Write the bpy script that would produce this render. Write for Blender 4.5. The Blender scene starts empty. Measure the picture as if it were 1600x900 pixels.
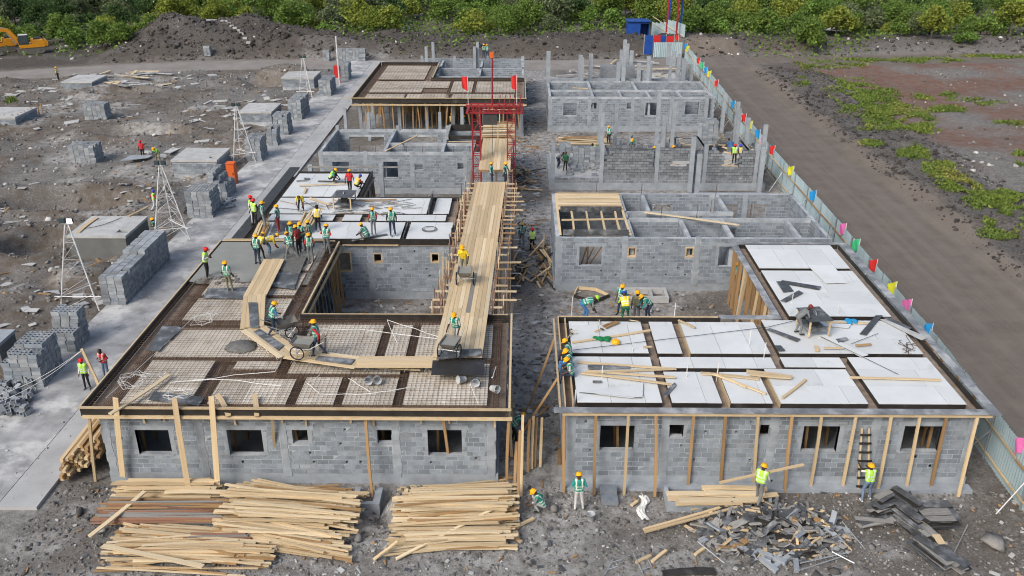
import bpy, math, random
import numpy as np
from mathutils import Vector, Matrix

rnd = random.Random(11)
NR = np.random.default_rng(5)
rad = math.radians
sc = bpy.context.scene
col = sc.collection

# ------------------------------------------------------------------ camera, sky, sun, exposure
FPX, CAM_H = 1377.0, 20.0
PITCH = math.atan(628 / FPX)
YAW = math.atan(15 * math.cos(PITCH) / FPX)
cd_ = bpy.data.cameras.new('camera')
cd_.sensor_width = 36.0
cd_.lens = FPX / 1600 * 36
cd_.clip_start = 0.5
cd_.clip_end = 9000
cam = bpy.data.objects.new('camera', cd_)
cam.location = (0, 0, CAM_H)
cam.rotation_euler = (rad(90) - PITCH, 0, YAW)
col.objects.link(cam)
sc.camera = cam

SUN_EL, SUN_AZ = 40.0, 218.0          # compass degrees: from behind the camera and the left
wd = bpy.data.worlds.new('World')
sc.world = wd
wd.use_nodes = True
nt = wd.node_tree
nt.nodes.clear()
sky = nt.nodes.new('ShaderNodeTexSky')
sky.sky_type = 'NISHITA'
sky.sun_disc = False
sky.sun_elevation = rad(SUN_EL)
sky.sun_rotation = rad(SUN_AZ)
sky.air_density = 1.3
sky.dust_density = 5.0
sky.ozone_density = 1.2
bg = nt.nodes.new('ShaderNodeBackground')
bg.inputs[1].default_value = 0.13
wo = nt.nodes.new('ShaderNodeOutputWorld')
nt.links.new(sky.outputs[0], bg.inputs[0])
nt.links.new(bg.outputs[0], wo.inputs[0])
sl = bpy.data.lights.new('sun', 'SUN')
sl.energy = 1.5
sl.angle = rad(22)
sl.color = (1.0, 0.985, 0.965)
so = bpy.data.objects.new('sun', sl)
a_, e_ = rad(SUN_AZ), rad(SUN_EL)
sdir = Vector((math.sin(a_) * math.cos(e_), math.cos(a_) * math.cos(e_), math.sin(e_)))
so.rotation_euler = (-sdir).to_track_quat('-Z', 'Y').to_euler()
so.location = sdir * 200
col.objects.link(so)
vs = sc.view_settings
vs.view_transform = 'Standard'
vs.look = 'None'
vs.exposure = 0.45
vs.gamma = 1.0
vs.use_curve_mapping = False
sc.cycles.max_bounces = 5
sc.cycles.diffuse_bounces = 3
sc.cycles.glossy_bounces = 2
sc.cycles.transparent_max_bounces = 4
sc.cycles.use_denoising = True
sc.render.filter_size = 1.1
sc.cycles.filter_width = 1.1


def at(px, py, z=0.0):
    """the point of height z that stands at a pixel of the 1600 x 900 photograph"""
    a = (px - 800) / FPX
    b = -(py - 450) / FPX
    fw = math.cos(PITCH) + b * math.sin(PITCH)
    up = -math.sin(PITCH) + b * math.cos(PITCH)
    x = a * math.cos(YAW) - fw * math.sin(YAW)
    y = a * math.sin(YAW) + fw * math.cos(YAW)
    t = (z - CAM_H) / up
    return Vector((x * t, y * t, z))


# ------------------------------------------------------------------ materials
def _n(t, k, **kw):
    n = t.nodes.new(k)
    for a, v in kw.items():
        setattr(n, a, v)
    return n


def mat(name, c1, c2=None, scale=3.0, rough=0.85, metal=0.0, bump=0.0, bscale=None, var=0.12, stretch=None,
        local=False, c3=None, s3=0.6, m3=(0.52, 0.68), emit=0.0, detail=5.0, spec=0.3):
    """noise-mixed surface; every object and every loose piece gets its own slight tone"""
    m = bpy.data.materials.new(name)
    m.use_nodes = True
    t = m.node_tree
    t.nodes.clear()
    L = t.links.new
    out = _n(t, 'ShaderNodeOutputMaterial')
    b = _n(t, 'ShaderNodeBsdfPrincipled')
    L(b.outputs[0], out.inputs[0])
    b.inputs['Roughness'].default_value = rough
    b.inputs['Metallic'].default_value = metal
    b.inputs['Specular IOR Level'].default_value = spec
    geo = _n(t, 'ShaderNodeNewGeometry')
    oi = _n(t, 'ShaderNodeObjectInfo')
    if local:
        tc = _n(t, 'ShaderNodeTexCoord')
        vec = tc.outputs['Object']
    else:
        vec = geo.outputs['Position']
    mp = _n(t, 'ShaderNodeMapping')
    L(vec, mp.inputs[0])
    if stretch:
        mp.inputs['Scale'].default_value = stretch
    if local:
        sm = _n(t, 'ShaderNodeMath', operation='MULTIPLY')
        L(oi.outputs['Random'], sm.inputs[0])
        sm.inputs[1].default_value = 37.0
        cx = _n(t, 'ShaderNodeCombineXYZ')
        L(sm.outputs[0], cx.inputs[0])
        L(sm.outputs[0], cx.inputs[1])
        L(cx.outputs[0], mp.inputs['Location'])
    vec = mp.outputs[0]
    ns = _n(t, 'ShaderNodeTexNoise')
    ns.inputs['Scale'].default_value = scale
    ns.inputs['Detail'].default_value = detail
    ns.inputs['Roughness'].default_value = 0.6
    L(vec, ns.inputs['Vector'])
    c2 = c2 or tuple(x * 0.75 for x in c1)
    mix = _n(t, 'ShaderNodeMix', data_type='RGBA')
    rp = _n(t, 'ShaderNodeMapRange')
    rp.inputs[1].default_value = 0.32
    rp.inputs[2].default_value = 0.68
    L(ns.outputs[0], rp.inputs[0])
    L(rp.outputs[0], mix.inputs[0])
    mix.inputs[6].default_value = (*c1, 1)
    mix.inputs[7].default_value = (*c2, 1)
    c = mix.outputs[2]
    if c3:
        n3 = _n(t, 'ShaderNodeTexNoise')
        n3.inputs['Scale'].default_value = s3
        n3.inputs['Detail'].default_value = 6.0
        n3.inputs['Roughness'].default_value = 0.65
        L(vec, n3.inputs['Vector'])
        r3 = _n(t, 'ShaderNodeMapRange')
        r3.inputs[1].default_value, r3.inputs[2].default_value = m3
        L(n3.outputs[0], r3.inputs[0])
        x3 = _n(t, 'ShaderNodeMix', data_type='RGBA')
        L(r3.outputs[0], x3.inputs[0])
        L(c, x3.inputs[6])
        x3.inputs[7].default_value = (*c3, 1)
        c = x3.outputs[2]
    if var:
        ad = _n(t, 'ShaderNodeMath', operation='ADD')
        L(oi.outputs['Random'], ad.inputs[0])
        L(geo.outputs['Random Per Island'], ad.inputs[1])
        md = _n(t, 'ShaderNodeMath', operation='FRACT')
        L(ad.outputs[0], md.inputs[0])
        vr = _n(t, 'ShaderNodeMapRange')
        vr.inputs[3].default_value = 1 - var
        vr.inputs[4].default_value = 1 + var
        L(md.outputs[0], vr.inputs[0])
        vm = _n(t, 'ShaderNodeVectorMath', operation='SCALE')
        L(c, vm.inputs[0])
        L(vr.outputs[0], vm.inputs['Scale'])
        c = vm.outputs[0]
    L(c, b.inputs['Base Color'])
    if bump:
        bn = _n(t, 'ShaderNodeTexNoise')
        bn.inputs['Scale'].default_value = bscale or scale * 4
        bn.inputs['Detail'].default_value = 6.0
        L(vec, bn.inputs['Vector'])
        bp = _n(t, 'ShaderNodeBump')
        bp.inputs['Strength'].default_value = 0.8
        bp.inputs['Distance'].default_value = bump
        L(bn.outputs[0], bp.inputs['Height'])
        L(bp.outputs[0], b.inputs['Normal'])
    if emit:
        b.inputs['Emission Color'].default_value = (*c1, 1)
        b.inputs['Emission Strength'].default_value = emit
    return m


M = {}
M['block'] = mat('concrete_block', (0.215, 0.25, 0.292), (0.155, 0.182, 0.213), 3.5, 0.92, bump=0.006, bscale=40, var=0.22, c3=(0.27, 0.295, 0.325), s3=1.1, m3=(0.5, 0.75))
M['block_dark'] = mat('grey_block', (0.2, 0.218, 0.24), (0.145, 0.16, 0.176), 4, 0.92, bump=0.006, bscale=40, var=0.24)
M['block_pale'] = mat('pale_block', (0.285, 0.31, 0.338), (0.2, 0.22, 0.242), 4, 0.92, bump=0.006, bscale=40, var=0.24)
M['mortar'] = mat('mortar', (0.42, 0.45, 0.485), (0.19, 0.215, 0.245), 1.1, 0.95, bump=0.006, bscale=30, var=0.0)
M['concrete'] = mat('smooth_concrete', (0.3, 0.335, 0.375), (0.22, 0.247, 0.278), 2.2, 0.85, bump=0.004, bscale=20, var=0.08, c3=(0.2, 0.21, 0.22), s3=0.9, m3=(0.58, 0.78))
M['concrete_light'] = mat('pale_concrete', (0.43, 0.44, 0.44), (0.32, 0.33, 0.335), 1.6, 0.85, bump=0.004, bscale=20, var=0.06, c3=(0.24, 0.24, 0.24), s3=0.7, m3=(0.55, 0.75))
M['wet'] = mat('fresh_concrete', (0.235, 0.24, 0.22), (0.2, 0.203, 0.19), 1.5, 0.5, bump=0.004, bscale=9, var=0.0, spec=0.5)
M['slurry'] = mat('concrete_slurry', (0.15, 0.15, 0.142), (0.09, 0.088, 0.083), 6, 0.55, bump=0.03, bscale=14, var=0.05, spec=0.5)
M['wood'] = mat('pale_timber', (0.54, 0.435, 0.285), (0.42, 0.315, 0.185), 1.6, 0.75, bump=0.002, var=0.2, stretch=(1.2, 6, 6), local=True, c3=(0.3, 0.19, 0.09), s3=1.3, m3=(0.62, 0.8))
M['wood_pale'] = mat('bleached_timber', (0.6, 0.51, 0.36), (0.47, 0.38, 0.25), 1.6, 0.78, var=0.16, stretch=(1.2, 6, 6), local=True)
M['wood_old'] = mat('weathered_timber', (0.36, 0.235, 0.12), (0.23, 0.14, 0.065), 1.6, 0.8, var=0.2, stretch=(1.2, 6, 6), local=True)
M['wood_red'] = mat('reddish_timber', (0.25, 0.13, 0.085), (0.19, 0.11, 0.08), 1.6, 0.8, var=0.25, stretch=(1.2, 6, 6), local=True)
M['wood_grey'] = mat('cement_stained_timber', (0.3, 0.3, 0.29), (0.16, 0.155, 0.15), 2, 0.85, var=0.2, stretch=(1.2, 4, 4), local=True)
M['film'] = mat('black_film_plywood', (0.018, 0.016, 0.015), (0.035, 0.032, 0.03), 2, 0.45, var=0.2, c3=(0.1, 0.1, 0.1), s3=1.2, m3=(0.6, 0.85), spec=0.45)
M['film_grey'] = mat('worn_film_plywood', (0.09, 0.098, 0.108), (0.045, 0.048, 0.053), 1.8, 0.55, var=0.25, c3=(0.3, 0.315, 0.335), s3=1.6, m3=(0.5, 0.75), spec=0.4)
M['rim'] = mat('cement_stained_rim', (0.2, 0.212, 0.23), (0.12, 0.128, 0.14), 1.5, 0.6, var=0.12, c3=(0.4, 0.415, 0.43), s3=1.1, m3=(0.45, 0.7))
M['white'] = mat('white_panel', (0.56, 0.585, 0.6), (0.49, 0.52, 0.535), 0.7, 0.7, var=0.06, c3=(0.33, 0.338, 0.33), s3=1.3, m3=(0.6, 0.9), spec=0.3)
M['ply'] = mat('stained_plywood', (0.6, 0.565, 0.5), (0.46, 0.415, 0.345), 1.1, 0.75, var=0.14, c3=(0.33, 0.27, 0.205), s3=1.8, m3=(0.52, 0.74))
M['rebar'] = mat('rusty_rebar', (0.1, 0.062, 0.042), (0.05, 0.032, 0.024), 9, 0.85, var=0.2)
M['trench'] = mat('brown_formwork', (0.27, 0.215, 0.17), (0.16, 0.125, 0.1), 3, 0.8, var=0.1)
M['steel'] = mat('galvanised_steel', (0.5, 0.52, 0.54), (0.36, 0.38, 0.4), 3, 0.45, metal=0.6, var=0.1)
M['whitesteel'] = mat('white_painted_steel', (0.62, 0.63, 0.64), (0.48, 0.49, 0.5), 3, 0.6, var=0.08)
M['scaffold'] = mat('rusty_scaffold_tube', (0.2, 0.11, 0.08), (0.3, 0.22, 0.17), 4, 0.7, metal=0.2, var=0.25)
M['redsteel'] = mat('red_painted_steel', (0.28, 0.022, 0.03), (0.2, 0.02, 0.025), 3, 0.55, var=0.1)
M['bluepaint'] = mat('blue_painted_steel', (0.012, 0.07, 0.32), (0.01, 0.05, 0.24), 1.2, 0.5, var=0.06)
M['redpaint'] = mat('red_sheet', (0.5, 0.02, 0.02), (0.4, 0.02, 0.02), 1.2, 0.55, var=0.05)
M['sheet'] = mat('pale_blue_sheet', (0.36, 0.465, 0.51), (0.3, 0.395, 0.44), 0.8, 0.5, metal=0.15, var=0.09)
M['orange'] = mat('orange_paint', (0.62, 0.12, 0.025), (0.52, 0.1, 0.02), 1.5, 0.55, var=0.0)
M['digger'] = mat('yellow_orange_paint', (0.6, 0.27, 0.02), (0.5, 0.21, 0.015), 1.5, 0.45, var=0.03)
M['darkmetal'] = mat('dark_metal', (0.035, 0.037, 0.04), (0.06, 0.06, 0.058), 3, 0.6, var=0.1)
M['trackmetal'] = mat('track_metal', (0.1, 0.095, 0.09), (0.17, 0.165, 0.155), 4, 0.65, var=0.15)
M['glass'] = mat('dark_glass', (0.05, 0.08, 0.09), (0.03, 0.05, 0.06), 1, 0.12, var=0.0, spec=0.7)
M['rubber'] = mat('black_rubber', (0.02, 0.02, 0.021), None, 3, 0.8, var=0.05)
M['plastic'] = mat('white_plastic', (0.7, 0.71, 0.7), None, 3, 0.5, var=0.06)
M['pvc'] = mat('grey_pipe', (0.4, 0.42, 0.44), None, 3, 0.5, var=0.08)
M['cord_dark'] = mat('dark_cable', (0.03, 0.03, 0.03), None, 3, 0.6, var=0.0)
M['bluecloth'] = mat('blue_plastic', (0.02, 0.25, 0.5), None, 3, 0.6, var=0.0)
M['road'] = mat('cast_concrete_road', (0.36, 0.37, 0.383), (0.19, 0.196, 0.205), 1.1, 0.9, bump=0.01, bscale=9, var=0.04, c3=(0.46, 0.468, 0.472), s3=0.5, m3=(0.5, 0.62), detail=9.0)
M['apron'] = mat('pale_road_edge', (0.38, 0.39, 0.4), (0.29, 0.3, 0.31), 0.7, 0.9, bump=0.008, bscale=9, var=0.05)
M['rock'] = mat('volcanic_rock', (0.19, 0.185, 0.18), (0.1, 0.096, 0.092), 2.5, 0.95, bump=0.02, bscale=9, var=0.55)
M['rock_dark'] = mat('dark_lava_rubble', (0.07, 0.065, 0.062), (0.04, 0.036, 0.034), 1.5, 0.95, var=0.6)
M['chip'] = mat('pale_rubble', (0.42, 0.42, 0.41), (0.28, 0.28, 0.275), 3, 0.95, var=0.3)
M['joint'] = mat('open_joint', (0.05, 0.052, 0.055), None, 3, 0.95, var=0)
M['lamp'] = mat('lit_floodlight', (1.0, 1.0, 1.0), (1, 1, 1), 1, 0.4, var=0.0, emit=9.0)

# ------------------------------------------------------------------ mesh and object helpers
WM = {}


def link(o, parent=None, wm=None):
    col.objects.link(o)
    WM[o.name] = wm if wm is not None else Matrix.Translation(o.location)
    if parent is not None:
        o.parent = parent
        o.matrix_parent_inverse = WM[parent.name].inverted()
    return o


def tag(o, label, cat=None, group=None, kind=None):
    if label:
        o['label'] = label
    if cat:
        o['category'] = cat
    if group:
        o['group'] = group
    if kind:
        o['kind'] = kind
    return o


def thing(name, label, cat, loc=(0, 0, 0), group=None):
    o = bpy.data.objects.new(name, None)
    o.location = loc
    o.empty_display_size = 0.3
    link(o)
    return tag(o, label, cat, group)


def mesh_from(name, v, f, mats, mi=None, smooth=False):
    me = bpy.data.meshes.new(name)
    me.from_pydata(v, [], f)
    for m in (mats if isinstance(mats, (list, tuple)) else [mats]):
        me.materials.append(m)
    if mi is not None:
        me.polygons.foreach_set('material_index', mi)
    if smooth:
        me.polygons.foreach_set('use_smooth', [True] * len(me.polygons))
    return me


class MB:
    """collects simple solids; build() makes ONE mesh object of them"""

    def __init__(s):
        s.v, s.f, s.mi, s.cur = [], [], [], 0

    def _add(s, vs, fs):
        k = len(s.v)
        s.v.extend(vs)
        s.f.extend(tuple(i + k for i in q) for q in fs)
        s.mi.extend([s.cur] * len(fs))
        return s

    def box(s, x0, x1, y0, y1, z0, z1):
        return s._add([(x0, y0, z0), (x1, y0, z0), (x1, y1, z0), (x0, y1, z0), (x0, y0, z1), (x1, y0, z1), (x1, y1, z1), (x0, y1, z1)],
                      [(3, 2, 1, 0), (4, 5, 6, 7), (0, 1, 5, 4), (1, 2, 6, 5), (2, 3, 7, 6), (3, 0, 4, 7)])

    def bar(s, p0, p1, w, h, up=(0, 0, 1)):
        p0, p1 = Vector(p0), Vector(p1)
        d = (p1 - p0)
        if d.length < 1e-6:
            return s
        d.normalize()
        u = Vector(up)
        if abs(d.dot(u)) > 0.98:
            u = Vector((0, 1, 0))
        a = d.cross(u).normalized() * (w / 2)
        b = a.cross(d).normalized() * (h / 2)
        q = [p0 - a - b, p0 + a - b, p0 + a + b, p0 - a + b, p1 - a - b, p1 + a - b, p1 + a + b, p1 - a + b]
        return s._add([tuple(x) for x in q], [(0, 1, 2, 3), (7, 6, 5, 4), (0, 4, 5, 1), (1, 5, 6, 2), (2, 6, 7, 3), (3, 7, 4, 0)])

    def tube(s, p0, p1, r, r1=None, n=6, cap=True):
        p0, p1 = Vector(p0), Vector(p1)
        r1 = r if r1 is None else r1
        d = (p1 - p0)
        if d.length < 1e-6:
            return s
        d.normalize()
        u = Vector((0, 0, 1)) if abs(d.z) < 0.9 else Vector((1, 0, 0))
        a = d.cross(u).normalized()
        b = d.cross(a)
        vs = []
        for p, q in ((p0, r), (p1, r1)):
            for i in range(n):
                t = 2 * math.pi * i / n
                vs.append(tuple(p + a * (math.cos(t) * q) + b * (math.sin(t) * q)))
        fs = [(i, (i + 1) % n, n + (i + 1) % n, n + i) for i in range(n)]
        if cap:
            fs += [tuple(range(n - 1, -1, -1)), tuple(range(n, 2 * n))]
        return s._add(vs, fs)

    def path(s, pts, r, n=5):
        for a, b in zip(pts[:-1], pts[1:]):
            s.tube(a, b, r, n=n)
        return s

    def ring(s, c, R_, r, n=20, axis='z', k=5):
        pts = []
        for i in range(n + 1):
            t = 2 * math.pi * i / n
            d = {'z': (math.cos(t), math.sin(t), 0), 'x': (0, math.cos(t), math.sin(t)), 'y': (math.cos(t), 0, math.sin(t))}[axis]
            pts.append(Vector(c) + Vector(d) * R_)
        return s.path(pts, r, k)

    def prism(s, pts, axis, a0, a1):
        """polygon pts (u,v) pushed along axis: 'x' -> (u,v)=(y,z), 'y' -> (x,z), 'z' -> (x,y)"""
        n = len(pts)
        mk = {'x': lambda u, v, w: (w, u, v), 'y': lambda u, v, w: (u, w, v), 'z': lambda u, v, w: (u, v, w)}[axis]
        vs = [mk(u, v, a0) for u, v in pts] + [mk(u, v, a1) for u, v in pts]
        fs = [(i, (i + 1) % n, n + (i + 1) % n, n + i) for i in range(n)] + [tuple(range(n - 1, -1, -1)), tuple(range(n, 2 * n))]
        return s._add(vs, fs)

    def lathe(s, prof, c=(0, 0, 0), n=12, caps=True):
        """prof: list of (radius, height)"""
        vs = []
        for r, h in prof:
            for i in range(n):
                t = 2 * math.pi * i / n
                vs.append((c[0] + r * math.cos(t), c[1] + r * math.sin(t), c[2] + h))
        fs = []
        for k in range(len(prof) - 1):
            for i in range(n):
                fs.append((k * n + i, k * n + (i + 1) % n, (k + 1) * n + (i + 1) % n, (k + 1) * n + i))
        if caps:
            fs += [tuple(range(n - 1, -1, -1)), tuple(range((len(prof) - 1) * n, len(prof) * n))]
        return s._add(vs, fs)

    def build(s, name, m, parent=None, smooth=False, kind=None, fix=True, label=None):
        v = np.array(s.v)
        lo, hi = v.min(0), v.max(0)
        c = np.array([(lo[0] + hi[0]) / 2, (lo[1] + hi[1]) / 2, lo[2]])
        me = bpy.data.meshes.new(name)
        me.from_pydata((v - c).tolist(), [], s.f)
        for q in (m if isinstance(m, (list, tuple)) else [m]):
            me.materials.append(q)
        if len(me.materials) > 1:
            me.polygons.foreach_set('material_index', s.mi)
        if smooth:
            me.polygons.foreach_set('use_smooth', [True] * len(me.polygons))
        o = bpy.data.objects.new(name, me)
        o.location = Vector(c.tolist())
        link(o, parent)
        if kind:
            o['kind'] = kind
        if label:
            o['label'] = label
        return o


def fixnormals(me):
    import bmesh
    bm = bmesh.new()
    bm.from_mesh(me)
    bmesh.ops.recalc_face_normals(bm, faces=bm.faces)
    bm.to_mesh(me)
    bm.free()


def copy_tree(o, parent=None):
    c = o.copy()
    col.objects.link(c)
    if parent is not None:
        c.parent = parent
    for ch in list(o.children):
        copy_tree(ch, c)
    return c


# shared little pieces ----------------------------------------------------------
def _unit_box(name, bow, m, jit=0.0, seg=1):
    r = random.Random(sum(map(ord, name)))
    v, f = [], []
    for i in range(seg + 1):
        x = -0.5 + i / seg
        dy = bow * math.sin(math.pi * i / seg)
        for sy, sz in ((-.5, -.5), (.5, -.5), (.5, .5), (-.5, .5)):
            v.append((x + r.uniform(-jit, jit) * 0.05, sy + dy + r.uniform(-jit, jit), sz + r.uniform(-jit, jit)))
    for i in range(seg):
        for k in range(4):
            f.append((4 * i + k, 4 * i + (k + 1) % 4, 4 * i + 4 + (k + 1) % 4, 4 * i + 4 + k)[::-1])
    f += [(0, 1, 2, 3), tuple(4 * seg + i for i in (3, 2, 1, 0))]
    me = mesh_from(name, v, f, m)
    fixnormals(me)
    return me


_pcache = {}


def pieces(kind, mname):
    k = (kind, mname)
    if k not in _pcache:
        if kind == 'plank':
            _pcache[k] = [_unit_box('plank_a' + str(i), b, M[mname], 0.05, 3) for i, b in enumerate((0.0, 0.25, -0.2, 0.1))]
        elif kind == 'brick':
            _pcache[k] = [_unit_box('brick_' + str(i), 0, M[mname], 0.035 if i else 0.01) for i in range(5)]
        else:
            _pcache[k] = [_unit_box('panel_', 0, M[mname], 0.0)]
    return _pcache[k]


def basis(p0, p1, w, h, up=(0, 0, 1)):
    p0, p1 = Vector(p0), Vector(p1)
    d = p1 - p0
    ln = d.length
    d.normalize()
    u = Vector(up)
    if abs(d.dot(u)) > 0.98:
        u = Vector((0, -1, 0))
    y = u.cross(d).normalized()
    z = d.cross(y)
    m = Matrix(((d.x * ln, y.x * w, z.x * h), (d.y * ln, y.y * w, z.y * h), (d.z * ln, y.z * w, z.z * h))).to_4x4()
    m.translation = (p0 + p1) / 2
    return m


def plank(parent, p0, p1, w=0.1, h=0.03, m='wood', name='plank', up=(0, 0, 1), kind='plank', label=None, cat=None, group=None):
    o = bpy.data.objects.new(name, rnd.choice(pieces(kind, m)))
    mw = basis(p0, p1, w, h, up)
    o.matrix_basis = mw
    link(o, parent, mw)
    if label:
        tag(o, label, cat, group)
    return o


def block(parent, x0, x1, y0, y1, z0, z1, m='block', name='brick', rz=0.0):
    o = bpy.data.objects.new(name, rnd.choice(pieces('brick', m)))
    o.location = ((x0 + x1) / 2, (y0 + y1) / 2, (z0 + z1) / 2)
    o.scale = (x1 - x0, y1 - y0, z1 - z0)
    o.rotation_euler = (0, 0, rz)
    link(o, parent)
    return o


# numpy noise -----------------------------------------------------------------
def vnoise(x, y, s, seed):
    g = np.random.default_rng(seed).random((256, 256))
    u, v = x / s, y / s
    i, j = np.floor(u).astype(int), np.floor(v).astype(int)
    fu, fv = u - i, v - j
    fu, fv = fu * fu * (3 - 2 * fu), fv * fv * (3 - 2 * fv)
    i0, i1, j0, j1 = i % 256, (i + 1) % 256, j % 256, (j + 1) % 256
    return (g[i0, j0] * (1 - fu) + g[i1, j0] * fu) * (1 - fv) + (g[i0, j1] * (1 - fu) + g[i1, j1] * fu) * fv


def fbm(x, y, s, seed, octv=4):
    t, a, n = 0, 1.0, 0
    for k in range(octv):
        t = t + a * vnoise(x, y, s / 2 ** k, seed + k)
        n += a
        a *= 0.5
    return t / n


def sstep(a, b, x):
    t = np.clip((x - a) / (b - a), 0, 1)
    return t * t * (3 - 2 * t)


def rectmask(x, y, x0, x1, y0, y1, s):
    return sstep(x0 - s, x0, x) * (1 - sstep(x1, x1 + s, x)) * sstep(y0 - s, y0, y) * (1 - sstep(y1, y1 + s, y))


def far_road_y(x):
    """centre line of the cross road beyond the site"""
    return 110.0 + 0.10 * np.maximum(x - 5, 0) ** 0.98 - 0.006 * np.clip(-x - 25, 0, 60) ** 2


def ground_h(x, y):
    x, y = np.asarray(x, float), np.asarray(y, float)
    h = (fbm(x, y, 3.2, 3, 4) - 0.5) * (0.35 + 0.75 * (1 - sstep(-24, -21.8, x)) * (1 - sstep(100, 106, y))) + (fbm(x, y, 14, 9, 3) - 0.5) * 0.9
    flat = rectmask(x, y, -17.3, 19.6, 25.0, 112, 2.0)
    h = h * (1 - flat) + flat * ((fbm(x, y, 1.6, 21, 3) - 0.5) * 0.1 - 0.03)
    front = rectmask(x, y, -17.5, 22, 10, 25.5, 1.5)
    h = h * (1 - front) + front * ((fbm(x, y, 2.2, 22, 4) - 0.5) * 0.22 - 0.02)
    rd = rectmask(x, y, -21.8, -16.9, 24.5, 113, 1.2)
    h = h * (1 - rd) - 0.06 * rd
    dr = rectmask(x, y, 19.8, 27.6, -20, 118, 2.2)
    h = h * (1 - dr) + dr * ((fbm(x, y, 1.3, 31, 2) - 0.5) * 0.05)
    # heaps beside the dirt road on the right
    rb = rectmask(x, y, 28.6, 33.5, 20, 108, 2.2)
    h = h + rb * (fbm(x, y, 3.0, 41, 4) * 1.3 - 0.25)
    # far cross road
    fy = far_road_y(x)
    fr = sstep(-4.5, -2.6, y - fy) * (1 - sstep(3.2, 5.0, y - fy))
    h = h * (1 - fr) + fr * 0.0
    # bank of bulldozed lava behind it
    bk = sstep(4.2, 8.5, y - fy) * (1 - sstep(12, 20, y - fy))
    h = h + bk * (0.5 + 2.3 * fbm(x, y, 9, 51, 4)) * (0.55 + 0.45 * (1 - sstep(22, 40, x))) * (0.04 + 0.96 * sstep(-58, -48, x))
    # big spoil heap behind the road at the left
    d = np.hypot((x + 42.5) / 15.5, (y - 123.0) / 9.0)
    h = h + 3.4 * (1 - sstep(0.1, 1.05, d)) * (0.35 + 1.0 * fbm(x, y, 6, 61, 4))
    # pits on the left field
    for cx, cy, rx, ry, dp in ((-31.5, 58.5, 5.5, 2.6, 1.3), (-29.5, 50.5, 2.5, 3.0, 1.0), (-24.5, 70.5, 4.5, 2.0, 1.0), (-34, 77, 5, 2, 0.9), (-42, 93, 4, 2, 0.8), (-27, 101, 4, 2.2, -1.3), (-24.5, 45.5, 2.2, 2.0, -0.5), (-23.8, 58.5, 1.6, 4.0, -0.5), (7.8, 39.5, 2.4, 1.2, 0.5), (-3.6, 25.2, 1.2, 0.9, -0.5)):
        d = np.hypot((x - cx) / rx, (y - cy) / ry)
        h = h + (1 - rd) * (0.35 * np.sign(dp) * sstep(0.8, 1.05, d) * (1 - sstep(1.1, 1.6, d)) - dp * (1 - sstep(0.5, 1.0, d)))
    ex = 1 - sstep(.55, 1.1, np.hypot((x + 66) / 14, (y - 113) / 11))
    h = h * (1 - ex) - .05 * ex
    h = h * (1 - 0.9 * sstep(300, 900, np.hypot(x, y)))
    return h


def gz(x, y):
    return float(ground_h(np.array([x]), np.array([y]))[0])


# ------------------------------------------------------------------ the ground sheet
def axis_pts(lo, hi, step, far):
    a = np.arange(lo, hi + 1e-6, step)
    out, s, p = [], step, hi
    while p < far:
        s *= 1.5
        p += s
        out.append(p)
    neg, s, p = [], step, lo
    while p > -far:
        s *= 1.5
        p -= s
        neg.append(p)
    return np.array(neg[::-1] + a.tolist() + out)


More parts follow.
